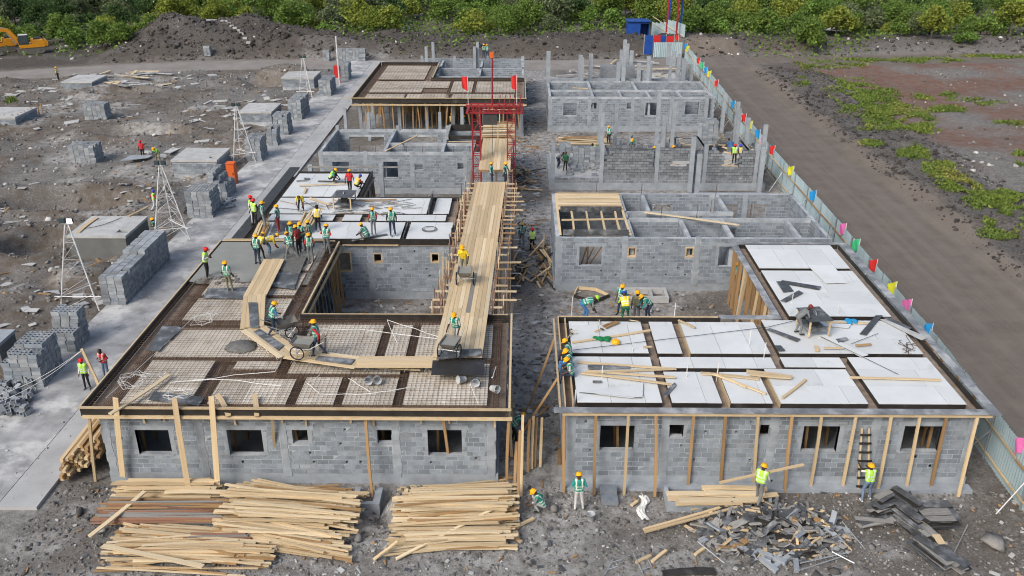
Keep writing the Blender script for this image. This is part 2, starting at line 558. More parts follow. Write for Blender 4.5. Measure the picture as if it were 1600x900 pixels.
def build_ground():
    xs = axis_pts(-78, 74, 0.42, 4500)
    ys = axis_pts(14, 150, 0.42, 4500)
    X, Y = np.meshgrid(xs, ys, indexing='ij')
    Z = ground_h(X, Y)
    nx, ny = len(xs), len(ys)
    v = np.stack([X.ravel(), Y.ravel(), Z.ravel()], 1)
    i = np.arange(nx * ny).reshape(nx, ny)
    f = np.stack([i[:-1, :-1].ravel(), i[1:, :-1].ravel(), i[1:, 1:].ravel(), i[:-1, 1:].ravel()], 1)
    me = bpy.data.meshes.new('ground')
    me.vertices.add(len(v))
    me.vertices.foreach_set('co', v.ravel())
    me.loops.add(f.size)
    me.loops.foreach_set('vertex_index', f.ravel())
    me.polygons.add(len(f))
    me.polygons.foreach_set('loop_start', np.arange(0, f.size, 4))
    me.polygons.foreach_set('loop_total', np.full(len(f), 4))
    me.update()
    x, y = X.ravel(), Y.ravel()
    fy = far_road_y(x)
    at_ = {}
    n1 = fbm(x, y, 7, 71, 5)
    at_['red'] = np.clip(rectmask(x, y, 40, 400, 48, 108, 9) * sstep(0.25, 0.52, n1) + 0.35 * sstep(28, 34, x) * sstep(0.45, 0.65, n1), 0, 1)
    at_['dust'] = np.clip(rectmask(x, y, -0.5, 2.2, 24, 110, 1.0) * 0.95 * sstep(0.3, 0.55, fbm(x, y, 4, 73, 4))
                          + rectmask(x, y, -17, 19, 16, 112, 1.5) * 0.9 * sstep(0.4, 0.6, fbm(x, y, 5, 75, 4))
                          + 0.75 * sstep(0.55, 0.68, fbm(x, y, 5, 77, 4)) * (x < -17), 0, 1)
    spots_ = [(1000, 800, 70, 25), (960, 770, 60, 12), (1190, 855, 50, 20), (1385, 862, 40, 14), (600, 826, 45, 20), (130, 800, 50, 18), (60, 850, 60, 25), (870, 850, 50, 20), (1300, 890, 60, 12), (1450, 772, 90, 10), (520, 880, 40, 10), (840, 590, 22, 30), (935, 448, 60, 12), (1060, 452, 60, 8), (850, 430, 30, 25),
              (620, 482, 60, 12), (845, 250, 25, 30), (840, 200, 20, 20), (840, 330, 20, 18), (1000, 880, 60, 14), (150, 330, 50, 8), (215, 320, 40, 10), (110, 275, 30, 6), (60, 385, 40, 10), (230, 200, 50, 6), (330, 170, 40, 6), (30, 450, 30, 10), (200, 262, 30, 8)]
    for px, py, rx_, ry_ in spots_:
        c0, c1, c2 = at(px, py), at(px + rx_, py), at(px, py - ry_)
        d_ = np.hypot((x - c0.x) / (c1.x - c0.x), (y - c0.y) / (c2.y - c0.y))
        at_['dust'] = np.clip(at_['dust'] + .95 * (1 - sstep(.3, 1.2, d_ + .7 * (fbm(x, y, 1.2, 83, 3) - .5))), 0, 1)
    at_['brown'] = np.clip(sstep(0.36, 0.54, fbm(x, y, 7, 79, 4)) * (1 - sstep(18, 20, x)) * np.where(x < -21, 1.0, .6) + 0.5 * sstep(4, 7, y - fy), 0, 1)
    tr = rectmask(x, y, 20.2, 28.0, -60, 121, 1.2)
    fr = sstep(-4.2, -2.8, y - fy) * (1 - sstep(2.8, 4.4, y - fy))
    at_['track'] = np.clip(tr + fr, 0, 1)
    at_['pale'] = np.clip(fr * (1 - sstep(12, 30, x)), 0, 1)
    at_['lava'] = np.clip(sstep(3.6, 6.5, y - fy) * (1 - sstep(20, 30, y - fy)) * (1 - .6 * sstep(24, 45, x)) + (1 - sstep(.7, 1.1, np.hypot((x + 42.5) / 15.5, (y - 123) / 9.0))) + .8 * rectmask(x, y, 28.3, 33, 20, 108, 2), 0, 1)
    for k, a in at_.items():
        q = me.attributes.new(k, 'FLOAT', 'POINT')
        q.data.foreach_set('value', a.astype(np.float32))
    me.polygons.foreach_set('use_smooth', np.ones(len(f), bool))
    m = bpy.data.materials.new('site_ground')
    m.use_nodes = True
    t = m.node_tree
    t.nodes.clear()
    L = t.links.new
    out = _n(t, 'ShaderNodeOutputMaterial')
    b = _n(t, 'ShaderNodeBsdfPrincipled')
    b.inputs['Roughness'].default_value = 0.95
    b.inputs['Specular IOR Level'].default_value = 0.15
    L(b.outputs[0], out.inputs[0])
    geo = _n(t, 'ShaderNodeNewGeometry')

    def noise(s, d=8.0, r=0.65):
        n = _n(t, 'ShaderNodeTexNoise')
        n.inputs['Scale'].default_value = s
        n.inputs['Detail'].default_value = d
        n.inputs['Roughness'].default_value = r
        L(geo.outputs['Position'], n.inputs['Vector'])
        return n.outputs[0]

    def rng(x_, a, b_, c=0.0, d=1.0):
        r = _n(t, 'ShaderNodeMapRange')
        r.inputs[1].default_value, r.inputs[2].default_value, r.inputs[3].default_value, r.inputs[4].default_value = a, b_, c, d
        L(x_, r.inputs[0])
        return r.outputs[0]

    def mul(a, b_):
        r = _n(t, 'ShaderNodeMath', operation='MULTIPLY')
        L(a, r.inputs[0])
        if isinstance(b_, (int, float)):
            r.inputs[1].default_value = b_
        else:
            L(b_, r.inputs[1])
        return r.outputs[0]

    def mixc(fac, a, b_):
        r = _n(t, 'ShaderNodeMix', data_type='RGBA')
        L(fac, r.inputs[0])
        for k, q in ((6, a), (7, b_)):
            if isinstance(q, tuple):
                r.inputs[k].default_value = (*q, 1)
            else:
                L(q, r.inputs[k])
        return r.outputs[2]

    def attr(k):
        r = _n(t, 'ShaderNodeAttribute', attribute_name=k)
        return r.outputs['Fac']

    fine, mid = noise(9.0), noise(1.7)
    c = mixc(rng(fine, 0.35, 0.65), (0.1, 0.096, 0.092), (0.29, 0.283, 0.275))
    c = mixc(mul(rng(mid, 0.4, 0.6), 0.6), c, (0.12, 0.113, 0.105))
    c = mixc(mul(attr('brown'), rng(noise(1.4), 0.33, 0.6)), c, (0.112, 0.092, 0.074))
    c = mixc(mul(attr('red'), rng(noise(1.1), 0.3, 0.62, 0.25, 1.0)), c, (0.16, 0.085, 0.06))
    c = mixc(mul(attr('dust'), rng(noise(2.3), 0.36, 0.62)), c, (0.37, 0.372, 0.37))
    c = mixc(mul(attr('lava'), rng(fine, 0.3, 0.7, .95, .45)), c, (0.055, 0.05, 0.047))
    tk = mixc(rng(noise(0.6), 0.35, 0.65), (0.12, 0.102, 0.088), (0.155, 0.134, 0.117))
    tk = mixc(rng(fine, 0.56, 0.74), tk, (0.17, 0.16, 0.15))
    tk = mixc(mul(attr('pale'), rng(noise(0.3), 0.3, 0.6, 0.4, 1.0)), tk, (0.24, 0.23, 0.22))
    wv = _n(t, 'ShaderNodeTexNoise')
    mpw = _n(t, 'ShaderNodeMapping')
    mpw.inputs['Scale'].default_value = (2.2, 0.03, 1)
    L(geo.outputs['Position'], mpw.inputs[0])
    L(mpw.outputs[0], wv.inputs['Vector'])
    wv.inputs['Scale'].default_value = 0.8
    tk = mixc(mul(rng(wv.outputs[0], 0.45, 0.68), 0.3), tk, (0.2, 0.18, 0.165))
    c = mixc(attr('track'), c, tk)
    L(c, b.inputs['Base Color'])
    bp = _n(t, 'ShaderNodeBump')
    bp.inputs['Strength'].default_value = 0.9
    bp.inputs['Distance'].default_value = 0.06
    hh = _n(t, 'ShaderNodeMath', operation='ADD')
    L(fine, hh.inputs[0])
    L(noise(28.0, 4.0), hh.inputs[1])
    hm = mul(hh.outputs[0], rng(attr('track'), 0, 1, 1.0, 0.3))
    L(hm, bp.inputs['Height'])
    L(bp.outputs[0], b.inputs['Normal'])
    me.materials.append(m)
    o = bpy.data.objects.new('ground', me)
    o['kind'] = 'structure'
    col.objects.link(o)


build_ground()

# concrete road on the left: slabs cast in bays, paler strip along the site side
road = bpy.data.objects.new('concrete_road', None)
road.location = (-19.2, 65, 0)
link(road)
road['kind'] = 'structure'
y = 24.9
while y < 112:
    ln = 6.0
    e = min(y + ln, 112)
    MB().box(-18.45, -17.02, y, e - 0.02, -0.25, 0.075 + rnd.uniform(-.006, .006)).build('edge_slab', M['apron'], road)
    MB().box(-21.6 if y > 30 else -27, -18.465, y, e - 0.012, -0.25, 0.085 + rnd.uniform(-.006, .006)).build('road_slab', M['road'], road)
    y = e


# ------------------------------------------------------------------ block houses
def zat(px, py, Y):
    """(x, z) where a pixel's sight line meets the vertical plane y = Y"""
    a = (px - 800) / FPX
    b = -(py - 450) / FPX
    fw = math.cos(PITCH) + b * math.sin(PITCH)
    up = -math.sin(PITCH) + b * math.cos(PITCH)
    x = a * math.cos(YAW) - fw * math.sin(YAW)
    y = a * math.sin(YAW) + fw * math.cos(YAW)
    t = Y / y
    return x * t, CAM_H + up * t


def ops(Y, *rects):
    """openings given as pixel rectangles on the wall plane y = Y, squared up"""
    out = []
    for x0, x1, y0, y1 in rects:
        yb = (y0 + y1) / 2
        out.append((zat(x0, yb, Y)[0], zat(x1, yb, Y)[0], zat(x0, y1, Y)[1], zat(x0, y0, Y)[1]))
    return out


class House:
    def __init__(s, label, x, y, cat='building'):
        s.root = thing('block_house', label, cat, (x, y, 0), 'unfinished block houses')
        s.bricks = []

    def cores(s, mb, u, c, t, u0, u1, z0, z1, holes):
        zs = sorted({z0, z1} | {z for h in holes for z in (h[2], h[3]) if z0 < z < z1})
        for za, zb in zip(zs[:-1], zs[1:]):
            zm = (za + zb) / 2
            cut = sorted((h[0], h[1]) for h in holes if h[2] < zm < h[3])
            p = u0
            iv = []
            for a, b in cut:
                if a > p:
                    iv.append((p, a))
                p = max(p, b)
            if p < u1:
                iv.append((p, u1))
            for a, b in iv:
                if u == 'x':
                    mb.box(a, b, c - t / 2, c + t / 2, za, zb)
                else:
                    mb.box(c - t / 2, c + t / 2, a, b, za, zb)

    def wall(s, u, c, u0, u1, z0=0.0, z1=3.0, t=0.2, op=(), cols=(), putlog=0, core=True, keep=None, pri=1.0, bm='block', name='wall', seed=0, colw=0.15):
        """u: axis the wall runs along ('x' or 'y'), c: its centre line on the other axis"""
        r = random.Random(seed + int(c * 10) + int(u0 * 7))
        holes = list(op)
        put = []
        if putlog:
            for k in range(putlog):
                a = r.uniform(u0 + 0.3, u1 - 0.4)
                z = z0 + 0.4 + 0.2 * r.randint(0, int((z1 - z0 - 0.7) / 0.2))
                if any(h[0] - 0.35 < a < h[1] + 0.35 and h[2] - 0.3 < z < h[3] + 0.3 for h in holes) or any(abs(a - q) < 0.4 for q in cols):
                    continue
                holes.append((a, a + 0.085, z + 0.05, z + 0.15))
                put.append(holes[-1])
        wo = None
        fill = MB()
        if core:
            mb = MB()
            s.cores(mb, u, c, t, u0, u1, z0, z1, holes)
            wo = mb.build(name, M['mortar'], s.root)
        for k in range(int((z1 - z0) / 0.2 + 1e-6)):
            za = z0 + k * 0.2
            zb = za + 0.2
            cut = [(h[0], h[1]) for h in op if h[2] < zb - 0.03 and h[3] > za + 0.03] + [(q - colw, q + colw) for q in cols]
            cut.sort()
            p, iv = u0, []
            for a, b in cut:
                if a > p:
                    iv.append((p, a))
                p = max(p, b)
            if p < u1:
                iv.append((p, u1))
            off = (k % 2) * 0.205 + r.uniform(-0.03, 0.03)
            for a, b in iv:
                n0 = math.floor((a - off) / 0.41)
                while n0 * 0.41 + off < b:
                    x0, x1 = max(a, n0 * 0.41 + off), min(b, n0 * 0.41 + off + 0.41)
                    n0 += 1
                    if x1 - x0 < 0.07:
                        continue
                    if keep and not keep((x0 + x1) / 2, (za + zb) / 2):
                        continue
                    e = t / 2 + 0.007 + r.uniform(-0.003, 0.004)
                    g = 0.012 if core else 0.012
                    bits = [(x0 + g, x1 - g, za + g, zb - g)]
                    for h in put:
                        if h[2] > za and h[3] < zb and h[0] > x0 - .07 and h[1] < x1 + .07:
                            n_ = []
                            for A, B, C_, D in bits:
                                if h[1] <= A or h[0] >= B:
                                    n_.append((A, B, C_, D))
                                    continue
                                n_ += [(A, h[0], C_, D), (h[1], B, C_, D), (max(A, h[0]), min(B, h[1]), C_, h[2]), (max(A, h[0]), min(B, h[1]), h[3], D)]
                            bits = [t_ for t_ in n_ if t_[1] - t_[0] > .015 and t_[3] - t_[2] > .015]
                    for A, B, C_, D in bits:
                        q = (A, B, c - e, c + e) if u == 'x' else (c - e, c + e, A, B)
                        s.bricks.append((pri, q + (C_, D), wo, bm))
                    if not core:
                        if u == 'x':
                            fill.box(x0 - .001, x1 + .001, c - t * .4, c + t * .4, za, zb - .012)
                        else:
                            fill.box(c - t * .4, c + t * .4, x0 - .001, x1 + .001, za, zb - .012)
        if fill.v:
            fill.build('bed_joint', M['joint'], s.root, kind='stuff')
        return wo

    def column(s, x, y, z0, z1, w=0.26, d=0.235, m='concrete', tooth=True, name='column'):
        mb = MB()
        z = z0
        while z < z1 - 0.01:
            e = min(z + (0.2 if tooth else 9), z1)
            k = w / 2 * (rnd.uniform(0.85, 1.35) if tooth else 1)
            k2 = w / 2 * (rnd.uniform(0.85, 1.35) if tooth else 1)
            mb.box(x - k, x + k2, y - d / 2, y + d / 2, z, e)
            z = e
        return mb.build(name, M[m], s.root)

    def surround(s, op, Y, w=0.13, wood=False, t=0.2):
        a, b, z0, z1 = op
        y0 = Y - t / 2 - 0.014
        m = 'wood' if wood else 'concrete'
        mb = MB()
        if wood:
            w = 0.07
            mb.box(a, b, y0, Y + t / 2, z1 - w, z1 - .001).box(a, b, y0, Y + t / 2, z0 + .001, z0 + w)
            mb.box(a, a + w, y0, Y + t / 2, z0 + w + .001, z1 - w - .001).box(b - w, b, y0, Y + t / 2, z0 + w + .001, z1 - w - .001)
        else:
            mb.box(a - w - 0.1, b + w + 0.1, y0, Y + t / 2 + 0.012, z1, z1 + 0.19)
            z = z0
            while z < z1 - 0.01:
                e = min(z1 - .001, z + 0.2)
                mb.box(a - w * rnd.uniform(.7, 1.5), a, y0, Y + t / 2 + 0.012, z, e)
                mb.box(b, b + w * rnd.uniform(.7, 1.5), y0, Y + t / 2 + 0.012, z, e)
                z = e
            mb.box(a - 0.04, b + 0.04, y0 - 0.012, Y + t / 2, z0 - 0.05, z0 - .001)
        return mb.build('window_frame', M[m], s.root)

    def part(s, name, mb, m, **k):
        return mb.build(name, M[m] if isinstance(m, str) else m, s.root, **k)

    def finish(s, limit=300):
        camp = Vector((0, 0, CAM_H))

        def key(b):
            q = b[1]
            c = Vector(((q[0] + q[1]) / 2, (q[2] + q[3]) / 2, (q[4] + q[5]) / 2))
            return b[0] * 100 + (c - camp).length
        s.bricks.sort(key=key)
        for b in s.bricks[:limit]:
            q = b[1]
            block(b[2] or s.root, *q, m=b[3])
        rest = s.bricks[limit:]
        for bm in sorted({b[3] for b in rest}):
            mb = MB()
            for b in rest:
                if b[3] == bm:
                    mb.box(*b[1])
            mb.build('blockwork', M[bm], s.root, kind='stuff')


def plinth(h, x0, x1, y0, y1, z=0.42, out=0.09):
    h.part('plinth', MB().box(x0 - out, x1 + out, y0 - out, y1 + out, -0.3, z), 'concrete')


def floor_slab(h, x0, x1, y0, y1, z=0.46):
    h.part('floor_slab', MB().box(x0, x1, y0, y1, z - 0.2, z), 'concrete_light')


def sheets(parent, x0, x1, y0, y1, z, m='white', th=0.02, name='panel', r=None):
    """cover a rectangle with 1.22 x 2.44 m sheets, cut at the edges"""
    r = r or rnd
    w, l = (1.22, 2.44)
    if r.random() < 0.5 and (x1 - x0) > 1.5:
        w, l = l, w
    y = y0
    k = 0
    while y < y1 - 0.05:
        e = min(y1, y + l)
        if y1 - e < 0.25:
            e = y1
        x = x0 - (r.uniform(0, w * 0.6) if k % 2 else 0)
        while x < x1 - 0.02:
            f = min(x1, x + w)
            if x1 - f < 0.2:
                f = x1
            a = max(x, x0)
            if f - a > 0.03:
                dz = r.uniform(0, 0.006)
                o = bpy.data.objects.new(name, pieces('panel', m)[0])
                o.location = ((a + f) / 2, (y + e) / 2, z - th / 2 + dz)
                o.scale = (f - a - 0.013, e - y - 0.013, th)
                link(o, parent)
            x = f
        y = e
        k += 1


def rebar_mat(mb, x0, x1, y0, y1, z, step=0.16, r=0.0065, jit=0.02):
    x = x0
    while x < x1:
        mb.tube((x + rnd.uniform(-jit, jit), y0, z), (x + rnd.uniform(-jit, jit), y1, z + 0.004), r, n=3, cap=False)
        x += step
    y = y0
    while y < y1:
        mb.tube((x0, y + rnd.uniform(-jit, jit), z + 2 * r), (x1, y + rnd.uniform(-jit, jit), z + 2 * r), r, n=3, cap=False)
        y += step


def beam_cage(mb, p0, p1, w=0.16, h=0.24, z=3.1, st=0.14):
    p0, p1 = Vector((*p0, z)), Vector((*p1, z))
    d = (p1 - p0).normalized()
    a = d.cross(Vector((0, 0, 1))) * (w / 2)
    for s in (-1, 0, 1):
        for zz in (0, h):
            mb.tube(p0 + a * s + Vector((0, 0, zz)), p1 + a * s + Vector((0, 0, zz)), 0.011, n=3, cap=False)
    n = int((p1 - p0).length / st)
    for i in range(n):
        q = p0 + d * (st * i)
        mb.tube(q - a + Vector((0, 0, h)), q + a + Vector((0, 0, h)), 0.008, n=3, cap=False)
        for s in (-1, 1):
            mb.tube(q + a * s, q + a * s + Vector((0, 0, h)), 0.008, n=3, cap=False)


def props_under(h, spots, z0, z1, m='wood_old', lean=0.12, r=0.045):
    for x, y in spots:
        plank(h.root, (x, y, z0), (x + rnd.uniform(-lean, lean), y + rnd.uniform(-lean, lean), z1), r * 2, r * 1.7, m, name='prop')


# ---- near left house: rebar deck ------------------------------------------------
h = House('near grey block house with a rebar covered deck edged in black plywood', -8, 30)
L1 = h
Y0 = 26.6
plinth(h, -14.97, -0.86, Y0, 33.0)
plinth(h, -14.97, -9.6, 33.1, 41.9)
w = ops(Y0, (216, 268, 669, 707), (358, 412, 669, 708), (458, 482, 669, 690), (590, 613, 669, 690), (669, 722, 669, 709))
cw = [-14.85] + [zat(p, 700, Y0)[0] for p in (318, 446, 620)] + [-1.0]
h.wall('x', Y0, -14.97, -0.86, 0.42, 3.02, op=w, cols=cw, putlog=46, pri=0, seed=1)
for x in cw:
    h.column(x, Y0, 0.3, 3.0 if x > -14 else 2.55)
for q in w:
    h.surround(q, Y0)
h.wall('x', 33.0, -9.6, -0.86, 0.42, 3.02, pri=3, op=[(-7.5, -6.2, 1.2, 2.4), (-4, -3, 0.45, 2.5)])
h.wall('y', -14.87, Y0 + 0.12, 41.9, 0.42, 3.02, pri=2, op=[(29, 30.2, 1.2, 2.4), (36, 37.3, 1.2, 2.4)])
h.wall('y', -0.96, Y0 + 0.12, 32.88, 0.42, 3.02, pri=1.5, cols=(29.8,))
h.wall('x', 29.9, -14.7, -1.1, 0.42, 3.0, pri=3, op=[(-13, -12, .45, 2.4), (-7, -6, .45, 2.4), (-3, -2.2, .45, 2.4)])
# formwork ledgers, brackets and props along the front
h.part('ledger', MB().box(-15.3, -0.25, 26.02, 26.12, 3.04, 3.14), 'wood')
h.part('ledger', MB().box(-14.6, -0.9, 26.3, 26.38, 2.97, 3.05), 'wood')
h.part('fascia_board', MB().box(-15.36, -0.4, 26.1, 26.14, 3.1, 3.41), 'film')
h.part('fascia_cap', MB().box(-15.4, -0.28, 26.06, 26.18, 3.412, 3.455), 'wood')
for i in range(17):
    x = -14.4 + i * 0.83 + rnd.uniform(-.1, .1)
    plank(h.root, (x, 26.1, 3.03), (x + rnd.uniform(-.05, .05), 26.47, 2.78), 0.09, 0.06, rnd.choice(['film_grey', 'wood', 'wood_old', 'film']), name='bracket')
    if i % 3:
        plank(h.root, (x + .18, 26.42, 3.05), (x + .18 + rnd.uniform(-.03, .03), 26.42, 2.6 + rnd.uniform(-.1, .1)), 0.07, 0.05, 'wood', name='hanger')
for px, pt, pb in ((137, 655, 750), (423, 655, 742), (570, 655, 775), (692, 655, 742), (795, 650, 755)):
    b = at(px + (12 if px < 700 else -3), pb, 0.05)
    plank(h.root, (b.x, b.y, 0.0), (zat(px, pt, 26.05)[0], 26.2, 3.04), 0.1, 0.07, 'wood' if px < 500 else 'wood_old', name='prop')
for px, pt, pb in ((180, 622, 745), (272, 623, 760), (330, 620, 757)):
    a = zat(px, pt, 25.98)
    b = at(px + (12 if px == 180 else 22 if px == 272 else 10), pb, 0.35)
    plank(h.root, (b.x, b.y, b.z), (a[0], 26.0, a[1]), 0.2, 0.035, 'wood', name='leaning_board', up=(0, -1, 0.3))
for p, q in (((338, 605), (358, 655)), ((395, 598), (402, 655))):
    a, b = zat(*p, 26.9), zat(*q, 25.98)
    plank(h.root, (a[0], 26.9, 3.52), (b[0], 25.97, 3.2), 0.17, 0.035, 'wood', name='leaning_board')
props_under(h, [(x + rnd.uniform(-.2, .2), y) for x in np.arange(-14, -1, 1.1) for y in (27.4, 28.6, 31.2)], 0.46, 3.0, 'wood_old')
# deck floor, trenches and plywood
h.part('deck_base', MB().box(-15.3, -0.5, 26.15, 33.55, 3.02, 3.06), 'trench')
h.part('deck_base', MB().box(-15.3, -9.35, 33.56, 42.0, 3.02, 3.06), 'trench')
dk = h.part('deck_frame', MB().box(-15.2, -0.6, 26.6, 33.2, 2.94, 3.015).box(-15.2, -9.6, 33.3, 41.8, 2.94, 3.014), 'trench')
G = 0.15
L1R = [(-14.2, -11.75, 26.65, 29.72), (-11.1, -8.3, 26.65, 28.35), (-10.9, -9.2, 29.05, 29.7), (-7.95, -6.6, 26.65, 28.5), (-6.3, -4.5, 26.65, 28.5),
       (-4.15, -1.15, 26.65, 29.6), (-8.75, -4.5, 28.75, 29.68), (-14.3, -9.25, 30.0, 32.3), (-8.7, -5.65, 30.0, 32.85), (-5.28, -4.45, 30.0, 32.85),
       (-4.1, -1.1, 29.9, 32.85), (-14.3, -10.1, 33.2, 35.4), (-14.3, -10.1, 35.7, 38.2), (-14.3, -10.1, 38.5, 41.5)]
for q in L1R:
    sheets(dk, q[0], q[1], q[2], q[3], 3.3, 'ply', 0.03)
    MB().box(q[0] + .02, q[1] - .02, q[2] + .02, q[3] - .02, 3.07, 3.268).build('deck_joist', M['trench'], dk)
mb = MB()
rebar_mat(mb, -15.2, -0.65, 26.3, 33.4, 3.345, .17, .0075)
rebar_mat(mb, -15.2, -9.5, 33.4, 41.9, 3.345, .17, .0075)
mb.build('rebar_mesh', M['rebar'], h.root, kind='stuff')
mb = MB()
for p, q in (((-15, 29.86), (-0.8, 29.86)), ((-9, 28.58), (-4.2, 28.58)), ((-11.1, 28.92), (-9, 28.92)), ((-15, 33.03), (-0.8, 33.03)), ((-15.05, 26.38), (-0.7, 26.38)),
             ((-8.98, 28.5), (-8.98, 33.1)), ((-5.47, 29.9), (-5.47, 33)), ((-4.28, 26.4), (-4.28, 33)), ((-0.85, 26.3), (-0.85, 33.3)), ((-8.13, 26.4), (-8.13, 28.6)), ((-6.45, 26.4), (-6.45, 28.6)),
             ((-11.4, 26.4), (-11.4, 29.8)), ((-14.55, 26.3), (-14.55, 41.8)), ((-9.65, 33.2), (-9.65, 41.8)), ((-15, 35.55), (-9.6, 35.55)), ((-15, 38.35), (-9.6, 38.35)), ((-15, 41.7), (-9.6, 41.7))):
    beam_cage(mb, p, q, z=3.1)
mb.build('beam_cage', M['rebar'], h.root, kind='stuff')
# black edge boards with a pale cap
for nm, b in (('fascia_board', (-15.36, -15.32, 26.16, 42.1, 3.05, 3.41)), ('fascia_board', (-0.44, -0.4, 26.16, 33.6, 3.05, 3.41)), ('fascia_board', (-9.36, -0.45, 33.56, 33.6, 3.05, 3.41)),
              ('fascia_board', (-9.36, -9.32, 33.62, 42.0, 3.05, 3.41)), ('fascia_board', (-15.3, -9.4, 42.02, 42.06, 3.05, 3.41))):
    h.part(nm, MB().box(*b), 'film')
for b in ((-15.42, -15.36, 26.2, 42.1, 3.33, 3.44), (-0.39, -0.31, 26.2, 33.7, 3.33, 3.44), (-9.3, -0.5, 33.61, 33.66, 3.36, 3.43), (-9.31, -9.24, 33.7, 42.0, 3.33, 3.44), (-9.22, -9.14, 33.7, 42.0, 3.02, 3.12), (-15.2, -9.5, 42.07, 42.13, 3.36, 3.43)):
    h.part('fascia_cap', MB().box(*b), 'wood')
for i in range(13):                                   # props under the wing edge
    y = 33.9 + i * 0.62
    plank(h.root, (-9.25 + rnd.uniform(-.15, .15), y, 0.05), (-9.3, y + rnd.uniform(-.15, .15), 3.05), 0.11, 0.08, rnd.choice(['wood_old', 'wood_old', 'wood', 'film_grey']), name='prop')
    plank(h.root, (-10.1 + rnd.uniform(-.2, .2), y + .3, 0.05), (-10.1, y + .3, 3.0), 0.1, 0.08, 'wood_old', name='prop')
for y in (28.2, 29.6, 31.0):
    plank(h.root, (-0.3, y, 0.0), (-0.42, y + .2, 3.1), 0.1, 0.08, 'wood', name='prop')
# poured slab on the wing
mb = MB()
n = 26
xs = [-15.28 + i * (5.5 / n) for i in range(n + 1)]
ys = [37.0 + i * (4.95 / n) for i in range(n + 1)]


def pour_z(x, y):
    lim = 37.0 + 0.55 * math.sin(x * 1.7) + 0.25 * math.sin(x * 5) + max(0, x + 12.6) * 1.15
    return 3.28 + min(0.115, max(0.0, (y - lim) * 0.2)) - max(0, 0.04 * (x + 10.8)) + (0.02 * math.sin(9 * x + 4 * y) * math.cos(7 * y) if x > -12.6 else 0.0)


k0 = len(mb.v)
for x in xs:
    for y_ in ys:
        mb.v.append((x, y_, pour_z(x, y_)))
for i in range(n):
    for j in range(n):
        a = i * (n + 1) + j
        mb.f.append((a, a + n + 1, a + n + 2, a + 1))
        mb.mi.append(0)
h.part('poured_slab', mb, 'wet', smooth=True)
mb = MB()
for i in range(150):
    x, y_ = rnd.uniform(-14.2, -10.2), 36.9 + rnd.random() ** 1.4 * 4.2
    y_ = max(y_, 36.9 + max(0, x + 12.8) * 1.0)
    if y_ > 41.6 or (x < -12.6 and y_ > 38.2):
        continue
    s_ = rnd.uniform(0.06, 0.2)
    mb.lathe([(s_, 0), (s_ * .75, s_ * .3), (s_ * .2, s_ * .42)], (x, y_, 3.3), 7)
mb.build('wet_concrete_lumps', M['slurry'], h.root, smooth=True, kind='stuff')
h.finish()

# ---- near right house: white deck panels ----------------------------------------
h = House('near grey block house with a white panelled deck and leaning timber props', 9, 30)
R1 = h
plinth(h, 1.72, 16.2, Y0, 33.3)
plinth(h, 11.3, 16.2, 33.4, 41.9)
w = ops(Y0, (937, 990, 662, 701), (1043, 1067, 661, 680), (1186, 1208, 661, 680), (1252, 1308, 663, 703), (1408, 1468, 663, 703))
cw = [1.85] + [zat(p, 700, Y0)[0] for p in (1037, 1203, 1360)] + [16.05]
h.wall('x', Y0, 1.72, 16.2, 0.42, 3.02, op=w, cols=cw, putlog=44, pri=0, seed=2)
for x in cw:
    h.column(x, Y0, 0.3, 3.0)
for q in w:
    h.surround(q, Y0)
h.part('footing_slab', MB().box(1.5, 16.4, 26.1, 26.5, -0.2, 0.12), 'concrete')
h.wall('x', 33.3, 1.72, 11.3, 0.42, 3.02, pri=3)
h.wall('y', 1.82, Y0 + .12, 33.2, 0.42, 3.02, pri=1.5, cols=(30.0,))
h.wall('y', 16.1, Y0 + .12, 41.9, 0.42, 3.02, pri=2)
h.wall('x', 30.4, 1.9, 16.0, 0.42, 3.0, pri=3, op=[(3, 4, .45, 2.4), (9, 10, .45, 2.4), (13, 14, .45, 2.4)])
h.part('deck_base', MB().box(1.6, 16.25, 26.45, 33.5, 3.03, 3.07), 'trench')
h.part('deck_base', MB().box(11.2, 16.25, 33.51, 42.2, 3.03, 3.07), 'trench')
dk = h.part('deck_frame', MB().box(1.7, 16.2, 26.6, 33.4, 2.95, 3.02).box(11.3, 16.2, 33.5, 42.0, 2.95, 3.019), 'trench')
R1R = [(2.05, 5.08, 26.85, 30.2), (5.42, 7.2, 26.85, 29.05), (7.52, 9.0, 26.85, 29.05), (9.28, 12.38, 26.85, 29.3), (12.75, 15.85, 26.85, 30.25), (2.05, 5.08, 30.5, 33.25),
       (5.42, 6.4, 30.5, 33.25), (6.72, 9.85, 30.5, 33.25), (5.42, 9.78, 29.35, 30.2), (10.12, 12.45, 29.45, 30.22), (10.2, 15.85, 30.55, 33.45), (11.5, 15.85, 33.85, 38.75), (11.5, 15.85, 39.05, 42.05)]
for q in R1R:
    sheets(dk, q[0], q[1], q[2], q[3], 3.3, 'white', 0.02)
    MB().box(q[0] + .015, q[1] - .015, q[2] + .015, q[3] - .015, 3.075, 3.278).build('deck_joist', M['film'], dk)
